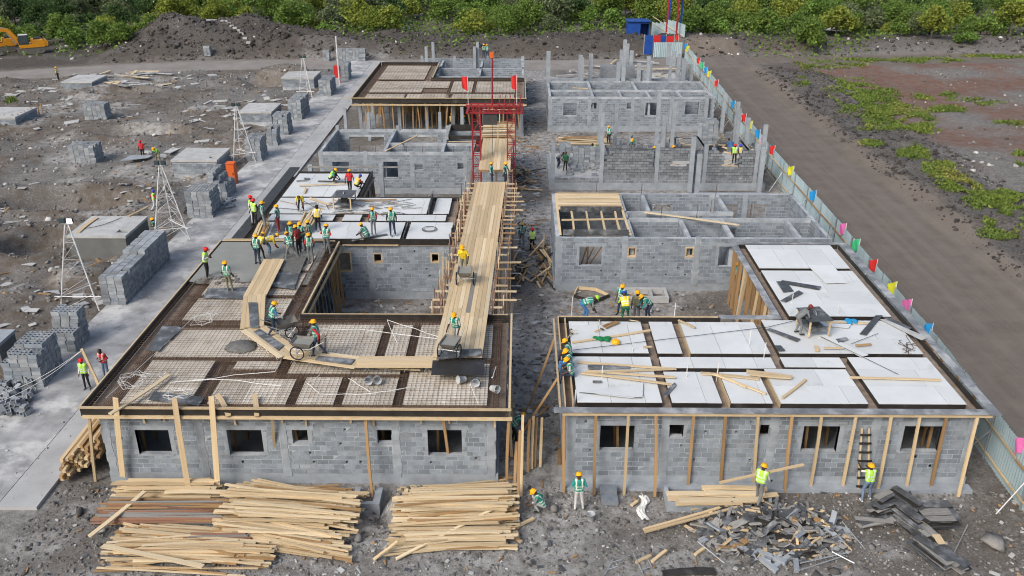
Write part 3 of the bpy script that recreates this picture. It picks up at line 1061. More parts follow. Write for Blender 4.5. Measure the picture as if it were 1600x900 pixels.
# edge boards: grey worn film plywood lying flat round the rim, black upstand inside
h.part('rim_board', MB().box(1.2, 16.36, 26.14, 26.48, 3.3, 3.33), 'rim')
h.part('rim_board', MB().box(16.37, 16.72, 26.1, 42.3, 3.31, 3.34), 'rim')
h.part('rim_board', MB().box(10.78, 11.1, 33.9, 42.3, 3.3, 3.33), 'rim')
h.part('rim_board', MB().box(11.11, 16.36, 42.15, 42.4, 3.3, 3.33), 'rim')
h.part('rim_board', MB().box(8.5, 11.1, 33.5, 33.85, 3.305, 3.335), 'rim')
for b in ((1.6, 16.3, 26.5, 26.53, 3.08, 3.29), (16.28, 16.31, 26.55, 42.1, 3.08, 3.29), (11.12, 11.15, 33.6, 42.1, 3.08, 3.3), (1.66, 8.5, 33.5, 33.54, 3.08, 3.36), (11.2, 16.25, 42.08, 42.11, 3.08, 3.3)):
    h.part('edge_form', MB().box(*b), 'film')
h.part('edge_form', MB().box(1.6, 1.64, 26.55, 33.5, 3.08, 3.42), 'wood')
h.part('edge_form', MB().box(1.4, 1.47, 26.5, 33.55, 3.2, 3.3), 'wood')
h.part('edge_form', MB().box(1.88, 1.93, 26.8, 33.4, 3.08, 3.4), 'wood')
h.part('edge_form', MB().box(1.6, 8.4, 33.56, 33.62, 3.28, 3.38), 'wood')
for x, a, b in ((6.58, 30.5, 33.3), (7.36, 26.85, 29.1), (9.14, 26.85, 29.1)):
    h.part('beam_side', MB().box(x + .1, x + .13, a, b, 3.08, 3.32), 'wood')
h.part('ledger', MB().box(1.5, 16.45, 26.16, 26.25, 3.18, 3.27), 'wood')
h.part('ledger', MB().box(1.6, 16.3, 26.36, 26.43, 3.06, 3.13), 'wood')
for pt, pb, yb in ((881, 881, 768), (931, 928, 772), (982, 975, 772), (1025, 1023, 775), (1084, 1075, 760), (1134, 1126, 758), (1185, 1177, 757), (1238, 1226, 768), (1284, 1266, 762), (1338, 1316, 762), (1393, 1371, 766), (1438, 1416, 762), (1480, 1454, 762), (1528, 1497, 775)):
    t_ = zat(pt, 648, 26.2)
    b_ = at(pb, yb, 0.02)
    plank(h.root, (b_.x, b_.y, 0.0), (t_[0], 26.2, 3.18), 0.1, 0.075, 'wood' if rnd.random() < .6 else 'wood_old', name='prop')
for y in np.arange(34.2, 42, 0.55):
    plank(h.root, (10.9 + rnd.uniform(-.2, .1), y, 0), (10.95, y + rnd.uniform(-.2, .2), 3.25), 0.11, 0.08, rnd.choice(['wood_old', 'wood_old', 'wood']), name='prop')
    plank(h.root, (11.7, y + .2, 0), (11.7, y + .2, 3.0), 0.1, 0.08, 'wood_old', name='prop')
h.part('corner_post', MB().bar((10.85, 34.3, 0), (10.85, 34.3, 3.2), 0.16, 0.16), 'concrete_light')
for y in (27.6, 29, 30.4, 31.8):
    plank(h.root, (16.7 + rnd.uniform(-.1, .1), y, 0), (16.55, y + .1, 3.3), 0.1, 0.08, 'wood_old', name='prop')
for p, q in (((828, 628), (875, 530)), ((806, 688), (876, 593))):
    a = at(*p, 0.1)
    b = at(*q, 3.15)
    plank(h.root, (a.x, a.y, 0.0), (1.42, b.y, 3.2), 0.11, 0.08, 'wood_old', name='prop')
props_under(h, [(x + rnd.uniform(-.2, .2), y) for x in np.arange(2.6, 16, 1.15) for y in (27.3, 28.4, 31)], 0.46, 3.0, 'wood_old')
h.finish()

# ---- second house on the left: white deck, crowd of carpenters -----------------------
h = House('grey block house with white deck panels where carpenters work, beside the plank runway', -8, 48)
L2 = h
Y2 = 42.55
plinth(h, -9.2, -0.6, Y2, 49.3)
w = ops(Y2, (522, 550, 392, 424), (583, 598, 394, 410), (673, 687, 394, 410), (752, 762, 394, 410))
cw = [zat(581, 420, Y2)[0], zat(691, 420, Y2)[0], -0.75]
h.wall('x', Y2, -9.5, -0.6, 0.42, 3.02, op=w, cols=cw, putlog=20, pri=0, seed=3)
for x in cw:
    h.column(x, Y2, 0.3, 3.05, tooth=x < -1)
for q in w:
    h.surround(q, Y2, wood=True)
h.wall('y', -0.72, Y2 + .12, 49.3, 0.42, 3.02, pri=1.5, cols=(46,))
h.wall('x', 49.3, -9, -0.6, 0.42, 3.02, pri=3)
h.wall('x', 46.0, -9, -0.9, 0.42, 3.0, pri=3)
h.wall('y', -3.3, Y2 + .15, 49.1, 0.42, 3.0, pri=3)
h.part('deck_base', MB().box(-14.6, -3.3, 42.4, 49.4, 3.03, 3.07), 'trench')
h.part('deck_base', MB().box(-14.6, -9.3, 49.41, 54.2, 3.03, 3.07), 'trench')
dk = h.part('deck_frame', MB().box(-14.5, -3.5, 42.6, 49.3, 2.95, 3.02).box(-14.5, -9.5, 49.4, 54.0, 2.95, 3.019), 'trench')
L2R = [(-14.0, -6.25, 42.75, 45.2), (-5.95, -3.65, 42.75, 45.2), (-13.9, -10.3, 45.45, 46.4), (-9.8, -8.8, 45.45, 46.4), (-8.35, -4.1, 45.45, 46.4), (-14.1, -5.25, 46.6, 49.3), (-4.9, -4.0, 46.6, 49.3), (-14.1, -9.65, 49.55, 54.1)]
for q in L2R:
    sheets(dk, q[0], q[1], q[2], q[3], 3.3, 'white', 0.02)
    MB().box(q[0] + .015, q[1] - .015, q[2] + .015, q[3] - .015, 3.075, 3.278).build('deck_joist', M['film'], dk)
h.part('edge_form', MB().box(-15.0, -14.36, 42.5, 55.3, 3.3, 3.36), 'film')
for b in ((-14.2, -3.4, 42.42, 42.46, 3.05, 3.4), (-3.52, -3.47, 42.5, 49.5, 3.05, 3.4), (-9.48, -9.44, 49.6, 54.3, 3.05, 3.45), (-14.2, -9.5, 54.22, 54.26, 3.05, 3.4), (-9.4, -3.6, 49.42, 49.46, 3.05, 3.3)):
    h.part('edge_form', MB().box(*b), 'film')
h.part('fascia_cap', MB().box(-15.2, -10, 42.2, 42.35, 3.38, 3.43), 'wood')
h.part('fascia_cap', MB().box(-9.2, -6.3, 42.3, 42.38, 3.06, 3.12), 'wood')
h.part('fascia_cap', MB().box(-3.42, -3.34, 42.6, 49.5, 3.36, 3.43), 'wood')
h.part('beam_side', MB().box(-5.14, -5.1, 46.6, 49.3, 3.1, 3.75), 'film_grey')
h.part('beam_side', MB().box(-6.12, -6.08, 42.8, 45.2, 3.08, 3.4), 'film_grey')
for y in np.arange(43.0, 49.5, 0.8):
    h.part('joist', MB().box(-3.3, -0.55, y, y + .07, 3.1, 3.2), rnd.choice(['wood', 'wood_old', 'wood_red']))
for y in np.arange(49.8, 54.2, 0.5):
    plank(h.root, (-9.35 + rnd.uniform(-.1, .1), y, 0), (-9.4, y + rnd.uniform(-.1, .1), 3.05), 0.1, 0.08, rnd.choice(['wood_old', 'wood', 'film_grey']), name='prop')
props_under(h, [(x, y) for x in np.arange(-14, -9.5, 0.9) for y in (43.2, 44.4, 50, 52)], 0.0, 3.0)
h.finish()

# ---- third house on the left: roofless rooms ---------------------------------------------
h = House('roofless grey block house with black formwork boxes over its end rooms', -8, 63)
Y3 = 60.2
plinth(h, -14.2, -0.7, Y3, 66.5)
w = ops(Y3, (520, 546, 252, 268), (600, 622, 252, 277), (648, 661, 255, 265), (715, 727, 254, 264))
cw = [-14.05, zat(572, 260, Y3)[0], zat(644, 260, Y3)[0], zat(727, 260, Y3)[0]]
h.wall('x', Y3, -14.2, -0.7, 0.42, 3.0, op=w, cols=cw, pri=0, seed=4, colw=.13)
for x in cw:
    h.column(x, Y3, 0.3, 3.05)
for q in w[1:]:
    h.surround(q, Y3, w=.05)
h.wall('y', -14.1, Y3 + .12, 66.5, 0.42, 3.0, pri=2)
h.wall('x', 66.5, -14.2, -0.7, 0.42, 3.0, pri=1, op=[(-13.2, -10.5, 1.1, 2.45), (-8.6, -6.4, 1.1, 2.45)], cols=(-9.4, -5.6))
h.wall('y', -9.6, Y3 + .12, 66.4, 0.42, 3.0, pri=3)
h.wall('x', 62.6, -9.5, -0.8, 0.42, 3.0, pri=2)
h.wall('y', -5.5, Y3 + .12, 66.4, 0.42, 3.0, pri=3)
h.wall('y', -3.4, Y3 + .12, 62.5, 0.42, 3.0, pri=3)
h.wall('y', -0.8, Y3 + .12, 66.4, 0.42, 3.0, pri=2)
floor_slab(h, -14, -0.9, Y3 + .1, 66.4)
for x, y in ((-9.4, 66.5), (-5.6, 66.5), (-14.05, 66.5), (-5.5, 62.6)):
    h.column(x, y, 0.3, 3.3, tooth=False)
for x0, x1, y0, y1 in ((-5.3, -0.9, 63.6, 66.3), (-3.2, -0.9, Y3 + .3, 62.4)):
    for b in ((x0, x1, y0, y0 + .03, 3.0, 3.3), (x0, x1, y1, y1 + .03, 3.0, 3.45), (x0, x0 + .03, y0 + .04, y1, 3.0, 3.35), (x1 - .03, x1, y0 + .04, y1, 3.0, 3.35)):
        h.part('box_form', MB().box(*b), 'film')
h.part('box_form', MB().box(-5.45, -5.3, 63.4, 66.6, 3.05, 3.4), 'wood_grey')
for a, b in (((-9.5, 60.3, 3.05), (-7.7, 64.6, 3.05)), ((-5.3, 62.7, 3.08), (-3.3, 62.7, 3.08))):
    plank(h.root, a, b, 0.14, 0.04, 'wood', name='loose_board')
for i in range(5):
    plank(h.root, (-12.2 + i * .35, 62.3, 1.0), (-11.4 + i * .35, 65, 1.0), 0.12, 0.05, 'wood', name='loose_board')
for i in range(6):
    plank(h.root, (-12.9, 61.3 + i * .1, 0.6 + i * .16), (-10.6, 61.6 + i * .12, 0.7 + i * .16), 0.15, 0.05, 'wood_old', name='loose_board')
h.column(zat(597, 290, 57.3)[0], 57.3, 0, 3.0, w=.28, d=.28, tooth=False)
h.column(zat(487, 262, 58)[0] - .1, 58.0, 0, 2.7, w=.28, d=.28, tooth=False)
h.part('tie_beam', MB().box(-14.3, -8.2, 57.2, 57.3, 2.75, 2.83), 'wood_grey')
for x in np.arange(-13.5, -1, 1.1):
    h.part('starter_bar', MB().tube((x, Y3, 2.9), (x + .03, Y3, 3.45), 0.014, n=4), 'rebar')
h.finish()

# ---- fourth house on the left: brown deck on posts ----------------------------------------
h = House('open post house with a brown rebar deck on a forest of timber props', -7, 82)
for x in (-14.0, -10.6, -8.2, -5.9, -3.2, 0.05):
    for y in (76.3, 83.0):
        h.column(x, y, 0, 3.1, w=.28, d=.28, tooth=False)
for x in (-15.1, -13.0, -6.9, -5.0):
    h.column(x, 74.4 if x > -14 else 75, 0, rnd.uniform(2.1, 3.0), w=.26, d=.26, tooth=False)
plinth(h, -14.3, 0.2, 76.2, 83.4, z=0.3)
plinth(h, -14.3, -8.5, 83.5, 92, z=0.3)
h.part('deck_base', MB().box(-14.4, 0.3, 75.4, 84.1, 3.05, 3.1), 'trench')
h.part('deck_base', MB().box(-14.4, -8.5, 84.11, 92.3, 3.05, 3.1), 'trench')
dk = h.part('deck_frame', MB().box(-14.2, 0.1, 75.7, 83.9, 2.97, 3.04).box(-14.2, -8.7, 84, 92, 2.97, 3.039), 'trench')
for q in ((-13.6, -10.2, 75.9, 78.0), (-10, -6.3, 75.9, 78.0), (-6.0, -0.6, 75.9, 78.0), (-13.6, -8.9, 78.5, 80.4), (-13.6, -6.6, 80.7, 83.6), (-6.3, -4.4, 78.5, 83.6), (-4.1, -0.5, 78.5, 83.6), (-13.6, -9.2, 84.3, 88), (-13.6, -9.2, 88.3, 91.6)):
    sheets(dk, *q, 3.25, 'ply', 0.03)
mb = MB()
rebar_mat(mb, -14.2, 0.1, 75.6, 83.9, 3.3, 0.3, 0.01)
rebar_mat(mb, -14.2, -8.7, 84, 92.1, 3.3, 0.3, 0.01)
for p, q in (((-14, 78.25), (0, 78.25)), ((-6.45, 75.7), (-6.45, 83.8)), ((-4.25, 78.3), (-4.25, 83.8)), ((-14, 83.9), (0, 83.9)), ((-13.9, 75.6), (-13.9, 92))):
    beam_cage(mb, p, q, w=.22, z=3.1, st=.25)
mb.build('rebar_mesh', M['rebar'], h.root, kind='stuff')
for b in ((-14.45, 0.35, 75.34, 75.38, 3.05, 3.45), (-14.48, -14.44, 75.4, 92.4, 3.05, 3.45), (0.31, 0.35, 75.4, 84.2, 3.05, 3.45), (-8.5, 0.3, 84.15, 84.2, 3.05, 3.5), (-14.4, -8.5, 92.4, 92.44, 3.05, 3.45), (-8.5, -8.45, 84.25, 92.3, 3.05, 3.45)):
    h.part('fascia_board', MB().box(*b), 'film')
for b in ((-15.2, 0.5, 75.22, 75.32, 3.46, 3.52), (-14.6, 0.5, 75.2, 75.32, 2.85, 2.97), (0.37, 0.45, 75.4, 84.2, 3.4, 3.5), (-8.43, -8.35, 84.25, 92.3, 3.35, 3.5), (-14.58, -14.5, 75.4, 92.4, 3.4, 3.48)):
    h.part('fascia_cap', MB().box(*b), 'wood')
props_under(h, [(x + rnd.uniform(-.2, .2), y + rnd.uniform(-.2, .2)) for x in np.arange(-13.8, 0.4, 0.72) for y in (75.6, 77.6, 80.2, 82.6)], 0.3, 3.05, 'wood_old', 0.3, 0.05)
h.part('back_screen', MB().box(-14, 0, 83.6, 83.75, 0.3, 2.6), 'block_dark')
h.finish()

# ---- fifth house on the left: far, roofless -------------------------------------------------
h = House('farthest roofless grey block house behind the brown deck', -5, 93)
h.wall('x', 87.2, -8.3, 0.3, 0, 3.0, pri=0, op=[(-6.6, -5.8, 1.2, 2.3), (-3.6, -1.9, 1.2, 2.4)], cols=(-4.2, 0.2), colw=.13, keep=lambda x, z: z < 2.4 + 0.7 * math.sin(x * 1.3) + (1 if x > -4 else 0))
for x in (-8.2, -4.2, 0.2):
    h.column(x, 87.2, 0, 3.2)
h.wall('x', 91.5, -10.8, 0.3, 0, 3.0, pri=1)
h.wall('x', 97.0, -10.8, 0.3, 0, 3.0, pri=1, cols=(-7.2, -3.6, 0.2), colw=.13)
for x in (-7.2, -3.6, 0.2, -10.7):
    h.column(x, 97.0, 0, 3.3)
for y in (87.3, 91.6):
    for x in (-8.3, -4.1, 0.2):
        h.wall('y', x, y + .1, min(97, y + 4.8), 0, 3.0, pri=3)
for x, y, z in ((-10, 95, 4.6), (-9.3, 95.3, 5.0), (-4.9, 95.0, 4.6), (-4.6, 95.4, 5.0)):
    h.column(x, y, 0, z, w=.3, d=.3, tooth=False)
for x in (-6.6, -2.4):
    plank(h.root, (x - 1.2, 87.0, 2.2), (x + 1.2, 87.0, 2.25), .2, .08, 'wood_old', name='loose_board')
floor_slab(h, -10.7, 0.2, 87.3, 96.9, 0.3)
h.finish(120)

# ---- second house on the right: roofless with rafters over one room ---------------------------
h = House('roofless grey block house with pale timber joists over its corner room', 9, 47)
R2 = h
Y4 = 43.75
plinth(h, 1.9, 16.5, Y4, 51.1)
w = ops(Y4, (905, 940, 384, 414), (980, 994, 385, 401), (1070, 1084, 385, 401), (1122, 1152, 384, 415))
cw = [2.05, zat(975, 410, Y4)[0], zat(1087, 410, Y4)[0]]
h.wall('x', Y4, 1.9, 16.5, 0.42, 3.02, op=w, cols=cw, putlog=26, pri=0, seed=5)
for x in cw:
    h.column(x, Y4, 0.3, 3.05)
h.surround(w[0], Y4)
h.surround(w[1], Y4, wood=True)
h.surround(w[2], Y4, wood=True)
h.surround(w[3], Y4)
floor_slab(h, 2, 16.4, Y4 + .1, 51)
h.wall('y', 2.0, Y4 + .12, 51.1, 0.42, 3.02, pri=2)
h.wall('y', 16.4, Y4 + .12, 51.1, 0.42, 3.02, pri=1, op=[(44.6, 45.6, 1.3, 2.3)], cols=(47.3,))
bo = ops(51.1, (1019, 1050, 318, 334), (1120, 1152, 318, 343), (1166, 1196, 318, 345))
h.wall('x', 51.1, 1.9, 16.5, 0.42, 3.02, pri=1, op=bo, cols=(zat(1110, 330, 51.1)[0], zat(1162, 330, 51.1)[0]))
for p in (1110, 1162):
    h.column(zat(p, 330, 51.1)[0], 51.05, 0.3, 2.8, tooth=False, w=.3)
h.wall('x', 47.9, 6.0, 12.2, 0.42, 3.0, pri=2)
h.wall('x', 46.8, 6.0, 16.3, 0.42, 3.0, pri=1.5, op=[(11.3, 12.2, .45, 2.5)])
h.wall('y', 6.0, Y4 + .12, 51, 0.42, 3.0, pri=3)
h.wall('y', 7.4, 48.1, 51, 0.42, 3.0, pri=2.5)
h.wall('y', 11.9, 48.1, 51, 0.42, 3.0, pri=2.5)
h.wall('y', 9.0, Y4 + .12, 46.7, 0.42, 3.0, pri=2.5)
h.wall('y', 11.3, Y4 + .12, 46.7, 0.42, 3.0, pri=2.5)
h.wall('y', 14.9, Y4 + .12, 46.7, 0.42, 3.0, pri=2.5, op=[(45, 46, 0.45, 2.4)])
for i in range(11):
    y = 48.0 + i * 0.28
    plank(h.root, (2.2, y, 3.12 + rnd.uniform(0, .03)), (5.9, y + rnd.uniform(-.08, .08), 3.12 + rnd.uniform(0, .05)), 0.15, 0.06, rnd.choice(['wood', 'wood_pale']), name='joist')
for x in (2.9, 3.75, 4.6, 5.4):
    plank(h.root, (x, 44.3, 3.0), (x + .03, 47.8, 3.0), 0.1, 0.14, 'wood', name='joist')
    plank(h.root, (x, 45.3, 0.46), (x, 45.3, 2.95), 0.09, 0.09, 'wood_old', name='prop')
for a, b in (((2.3, 46.2, 3.1), (5.8, 46.4, 3.1)), ((2.15, 44.1, 3.05), (2.15, 51, 3.05)), ((5.9, 44.1, 3.05), (5.9, 51, 3.05))):
    plank(h.root, a, b, 0.12, 0.07, 'wood', name='joist')
for y in (44.15, 47.9):
    h.part('edge_form', MB().box(2.3, 5.8, y, y + .05, 2.98, 3.3), 'film_grey')
for i in range(4):
    plank(h.root, (3.2 + i * .2, 45.6, .5), (3.3 + i * .5, 45.4, 2.3), .1, .06, 'wood_old', name='loose_board')
for i in range(26):
    q = at(rnd.uniform(990, 1240), rnd.uniform(345, 372), .6)
    d = Vector((rnd.gauss(0, .6), rnd.gauss(0, .5), rnd.uniform(0, .1)))
    plank(h.root, q - d, q + d, .15, .05, rnd.choice(['wood', 'wood_old', 'wood_grey', 'film']), name='loose_board')
plank(h.root, (7.1, 47.6, 3.08), (12.0, 45.5, 3.1), 0.16, 0.05, 'wood_pale', name='loose_board')
for x, y in ((7.3, 50.9), (11.8, 50.9), (9.9, 46.8), (7.9, 46.8), (4.6, 51.1), (10.9, 47.9), (13.0, 47.2), (16.3, 43.8)):
    for k in range(2):
        h.part('starter_bar', MB().tube((x + k * .12, y, 2.9), (x + k * .12 + .02, y, 3.7), 0.015, n=4), 'steel' if k else 'rebar')
h.finish()

# ---- third house on the right: walls going up -------------------------------------------------
h = House('half built house with stepped dry block walls and bare columns', 9, 64)
R3 = h
Y5 = 61.2
plinth(h, 2.2, 17.5, Y5, 68.5, z=0.5, out=.15)
h.wall('x', Y5, 2.3, 17.4, 0.5, 0.9, pri=0, bm='block_dark', seed=6)
cw = [zat(864, 260, Y5)[0], zat(940, 260, Y5)[0], zat(1026, 260, Y5)[0], zat(1101, 260, Y5)[0], zat(1181, 260, Y5)[0]]
for x in cw:
    h.column(x, Y5, 0.3, 3.35, w=.28, d=.28, tooth=False)


def keep3(x, z):
    if x < cw[1]:
        return False
    if x < cw[2]:
        a, b = cw[1], cw[2]
        t = (x - a) / (b - a)
        return z < 1.9 + (1.0 if .15 < t < .85 else 0.6 if .08 < t < .9 else 0.0) - (.2 if t > .93 else 0)
    if x < cw[3]:
        t = (x - cw[2]) / (cw[3] - cw[2])
        return z < 2.9 - (1.1 if .27 < t < .68 else 0)
    t = (x - cw[3]) / (cw[4] - cw[3])
    return z < 2.9 - (1.1 if .33 < t < .68 else .3 if .3 < t < .7 else 0)


h.wall('x', Y5, cw[1], 17.4, 0.9, 3.1, core=False, keep=keep3, cols=cw, pri=0, bm='block_dark', seed=7)
floor_slab(h, 2.3, 17.4, Y5 + .1, 68.4, 0.7)
h.wall('y', 17.4, Y5 + .2, 68.4, 0.5, 1.7, core=False, pri=1, bm='block_dark')
for px, py, zt in ((939, 243, 3.3), (961, 222, 3.2), (936, 226, 3.3), (1034, 245, 3.2), (1036, 240, 3.0), (1048, 245, 4.2), (1090, 243, 2.6), (1025, 228, 4.5), (1149, 235, 3.4), (1189, 262, 3.3), (1147, 225, 3.5), (1164, 238, 2.8)):
    q = at(px, py, 0.5)
    h.column(q.x, q.y, 0.3, 0.5 + zt, w=.3, d=.28, tooth=False)
h.wall('x', 64.4, 6.6, 10.0, 0.7, 2.1, core=False, pri=1, bm='block_dark')
h.wall('x', 68.3, 2.4, 10.0, 0.5, 1.3, core=False, pri=1, bm='block_dark')
h.wall('x', 66.2, 10.4, 13.6, 0.7, 1.7, core=False, pri=1, bm='block_dark')
h.wall('y', 13.9, 64.5, 68.2, 0.7, 2.1, core=False, pri=2, bm='block_dark')
h.wall('y', 6.5, 64.6, 68.2, 0.7, 1.5, core=False, pri=2, bm='block_dark')
for i in range(34):
    q = at(rnd.uniform(1040, 1180), rnd.uniform(215, 262), .75)
    d = Vector((rnd.gauss(0, .7), rnd.gauss(0, .5), rnd.uniform(0, .1)))
    plank(h.root, q - d, q + d, rnd.uniform(.1, .25), .05, rnd.choice(['wood', 'wood_pale', 'wood_grey', 'film_grey']), name='loose_board')
for i in range(40):
    q = at(rnd.uniform(945, 1190), rnd.uniform(212, 250), .75)
    block(h.root, q.x - .2, q.x + .2, q.y - .1, q.y + .1, .71, .9 + rnd.choice((0, 0, .2)), rz=rnd.uniform(0, 3), name='loose_block')
for i, px in enumerate((1075, 1085, 1183)):             # posts and low walls in front, towards the neighbour
    q = at(px + 2, (300, 315, 303)[i], 0.0)
    h.column(q.x, q.y, 0, (4.0, 3.4, 3.4)[i], w=.3, d=.28, tooth=False)
h.part('low_wall', MB().box(at(1085, 305).x, at(1185, 305).x, 58.2, 58.4, 0, 0.7), 'concrete')
h.finish()

# ---- fourth house on the right: roofless, plastered corners --------------------------------------
h = House('roofless block house beyond the bare columns, with five front windows', 10, 81)
Y6 = 77.9
plinth(h, 2.5, 17.1, Y6, 85, z=0.5)
w = ops(Y6, (880, 901, 160, 180), (923, 932, 160, 170), (979, 987, 160, 170), (1008, 1026, 160, 180), (1070, 1091, 159, 179))
cw = [2.6] + [zat(p, 170, Y6)[0] for p in (921, 988, 1049)] + [17.0]
h.wall('x', Y6, 2.5, 17.1, 0.5, 3.05, op=w, cols=cw, pri=0, seed=8)
for x in cw:
    h.column(x, Y6, 0.4, 3.1)
for q in w:
    h.surround(q, Y6, w=.08)
h.wall('y', 2.6, Y6 + .12, 85, 0.5, 3.05, pri=2)
h.wall('y', 17.0, Y6 + .12, 85, 0.5, 3.05, pri=2, op=[(79, 80, 1.2, 2.4), (82, 83, 1.2, 2.4)])
h.wall('x', 80.8, 2.6, 17, 0.5, 3.05, pri=1.5)
h.wall('x', 84.9, 2.6, 17, 0.5, 3.05, pri=1, op=[(13.6, 14.3, .5, 2.3), (14.8, 15.6, .5, 2.3)])
for x in (6.4, 8.9, 11.4, 14.2):
    h.wall('y', x, Y6 + .12, 80.7 if x > 6.5 else 84.8, 0.5, 3.05, pri=3)
h.wall('y', 10.6, 81, 84.8, 0.5, 3.05, pri=3)
floor_slab(h, 2.6, 17, Y6 + .1, 84.9, 0.6)
for i in range(22):
    q = at(rnd.uniform(880, 1090), rnd.uniform(140, 158), .7)
    d = Vector((rnd.gauss(0, .9), rnd.gauss(0, .6), rnd.uniform(0, .1)))
    plank(h.root, q - d, q + d, .2, .06, rnd.choice(['wood', 'wood_pale', 'wood_grey']), name='loose_board')
for px, py, zt in ((1100, 207, 3.3), (1127, 207, 3.5), (1045, 140, 3.6), (1011, 140, 3.4)):
    q = at(px, py, 0)
    h.column(q.x, q.y, 0, zt, w=.3, d=.28, tooth=False)
plank(h.root, (5.0, 84, 2.6), (6.6, 82, 2.9), .2, .06, 'wood', name='loose_board')
h.finish(200)

# ---- fifth house on the right: bare columns ------------------------------------------------------
h = House('bare concrete columns and low beams of a house just begun', 11, 96)
for px, py, pt in ((856, 140, 80), (906, 128, 86), (922, 125, 84), (908, 133, 90), (965, 127, 97), (973, 128, 88), (975, 95, 62), (970, 100, 78), (979, 95, 68), (985, 113, 79), (1011, 128, 88), (1014, 130, 97), (997, 127, 99), (1004, 126, 110), (1043, 95, 68), (1052, 100, 80), (1060, 105, 85), (1070, 120, 95), (1078, 125, 100), (1058, 125, 88), (1066, 128, 92)):
    q = at(px, py + 6, 0)
    x, zt = zat(px, pt, q.y)
    h.column(q.x, q.y, 0, zt, w=.42, d=.35, tooth=False)
for b in ((3, 18, 88.5, 88.8, 0, .6), (3, 18, 93.5, 93.8, 0, .6), (3, 18, 98.4, 98.7, 0, .6), (9, 9.3, 88.9, 98.3, 0, .55), (13.5, 13.8, 88.9, 98.3, 0, .55), (3, 3.3, 88.9, 98.3, 0, .55), (18, 18.3, 86, 104, 0, .6)):
    h.part('ground_beam', MB().box(*b), 'concrete')
for b in ((9.4, 13.4, 94, 98.2), (13.9, 17.8, 98.9, 103.5)):
    h.part('ground_slab', MB().box(*b, 0, .25), 'concrete_light')
for i in range(40):
    q = at(rnd.uniform(870, 1075), rnd.uniform(95, 130), .3)
    d = Vector((rnd.gauss(0, 1.0), rnd.gauss(0, .7), rnd.uniform(0, .1)))
    plank(h.root, q - d, q + d, .22, .08, rnd.choice(['wood_pale', 'wood_grey', 'concrete_light', 'concrete_light']), name='loose_board')
h.part('starter_wall', MB().box(9, 12.8, 100.2, 101.4, 0, 1.6), 'block_dark')
h.finish()


# ------------------------------------------------------------------ rubble, grass, scrub
def big_mesh(name, v, f, m, kind, label, cat, smooth=False):
    v = np.asarray(v, np.float32)
    f = np.asarray(f, np.int32)
    k = f.shape[1]
    me = bpy.data.meshes.new(name)
    me.vertices.add(len(v))
    me.vertices.foreach_set('co', v.ravel())
    me.loops.add(f.size)
    me.loops.foreach_set('vertex_index', f.ravel())
    me.polygons.add(len(f))
    me.polygons.foreach_set('loop_start', np.arange(0, f.size, k))
    me.polygons.foreach_set('loop_total', np.full(len(f), k))
    if smooth:
        me.polygons.foreach_set('use_smooth', np.ones(len(f), bool))
    me.update()
    me.materials.append(m)
    if label is None:
        return me
    o = bpy.data.objects.new(name, me)
    tag(o, label, cat, kind=kind)
    link(o)
    return o


ph = (1 + 5 ** .5) / 2
ICO = np.array([(-1, ph, 0), (1, ph, 0), (-1, -ph, 0), (1, -ph, 0), (0, -1, ph), (0, 1, ph), (0, -1, -ph), (0, 1, -ph), (ph, 0, -1), (ph, 0, 1), (-ph, 0, -1), (-ph, 0, 1)]) / 1.9
ICF = np.array([(0, 11, 5), (0, 5, 1), (0, 1, 7), (0, 7, 10), (0, 10, 11), (1, 5, 9), (5, 11, 4), (11, 10, 2), (10, 7, 6), (7, 1, 8), (3, 9, 4), (3, 4, 2), (3, 2, 6), (3, 6, 8), (3, 8, 9), (4, 9, 5), (2, 4, 11), (6, 2, 10), (8, 6, 7), (9, 8, 1)])


def rocks(x, y, s, sink=0.25, z=None):
    n = len(x)
    z = ground_h(x, y) if z is None else z
    V = ICO[None] * (1 + NR.uniform(-.45, .4, (n, 12, 1)))
    V = V * NR.uniform(.6, 1.25, (n, 1, 3)) * (s[:, None, None] / 2)
    a = NR.uniform(0, 6.28, n)
    c, sn = np.cos(a)[:, None], np.sin(a)[:, None]
    vx = V[..., 0] * c - V[..., 1] * sn
    vy = V[..., 0] * sn + V[..., 1] * c
    V = np.stack([vx + x[:, None], vy + y[:, None], V[..., 2] * .8 + (z + s * (0.3 - sink))[:, None]], -1)
    F = ICF[None] + (np.arange(n) * 12)[:, None, None]
    return V.reshape(-1, 3), F.reshape(-1, 3)


def free(x, y):
    """open ground: off houses, roads, fence line"""
    m = ~((x > -15.1) & (x < -0.6) & (y > 26.2) & (y < 98))
    m &= ~((x > 1.6) & (x < 18.6) & (y > 26.2) & (y < 104))
    m &= ~((x > -21.5) & (x < -16.9) & (y > 24.5) & (y < 113))
    m |= ((x > -9.0) & (x < -0.8) & (((y > 33.8) & (y < 42.2)) | ((y > 49.6) & (y < 59.8)) | ((y > 67) & (y < 75)))) | ((x > 2) & (x < 10.6) & (((y > 34.2) & (y < 43.3)) | ((y > 51.6) & (y < 60.5)) | ((y > 69) & (y < 77.4))))
    fy = far_road_y(x)
    m &= ~((y > fy - 3.3) & (y < fy + 3.6))
    return m


X_, Y_, S_ = [], [], []


def scatter(n, x0, x1, y0, y1, s0, s1, pw=2.5, noise=None):
    x, y = NR.uniform(x0, x1, n), NR.uniform(y0, y1, n)
    k = free(x, y)
    if noise:
        k &= fbm(x, y, noise[0], noise[1], 3) > noise[2]
    s = s0 + (s1 - s0) * NR.random(n) ** pw
    X_.append(x[k])
    Y_.append(y[k])
    S_.append(s[k])


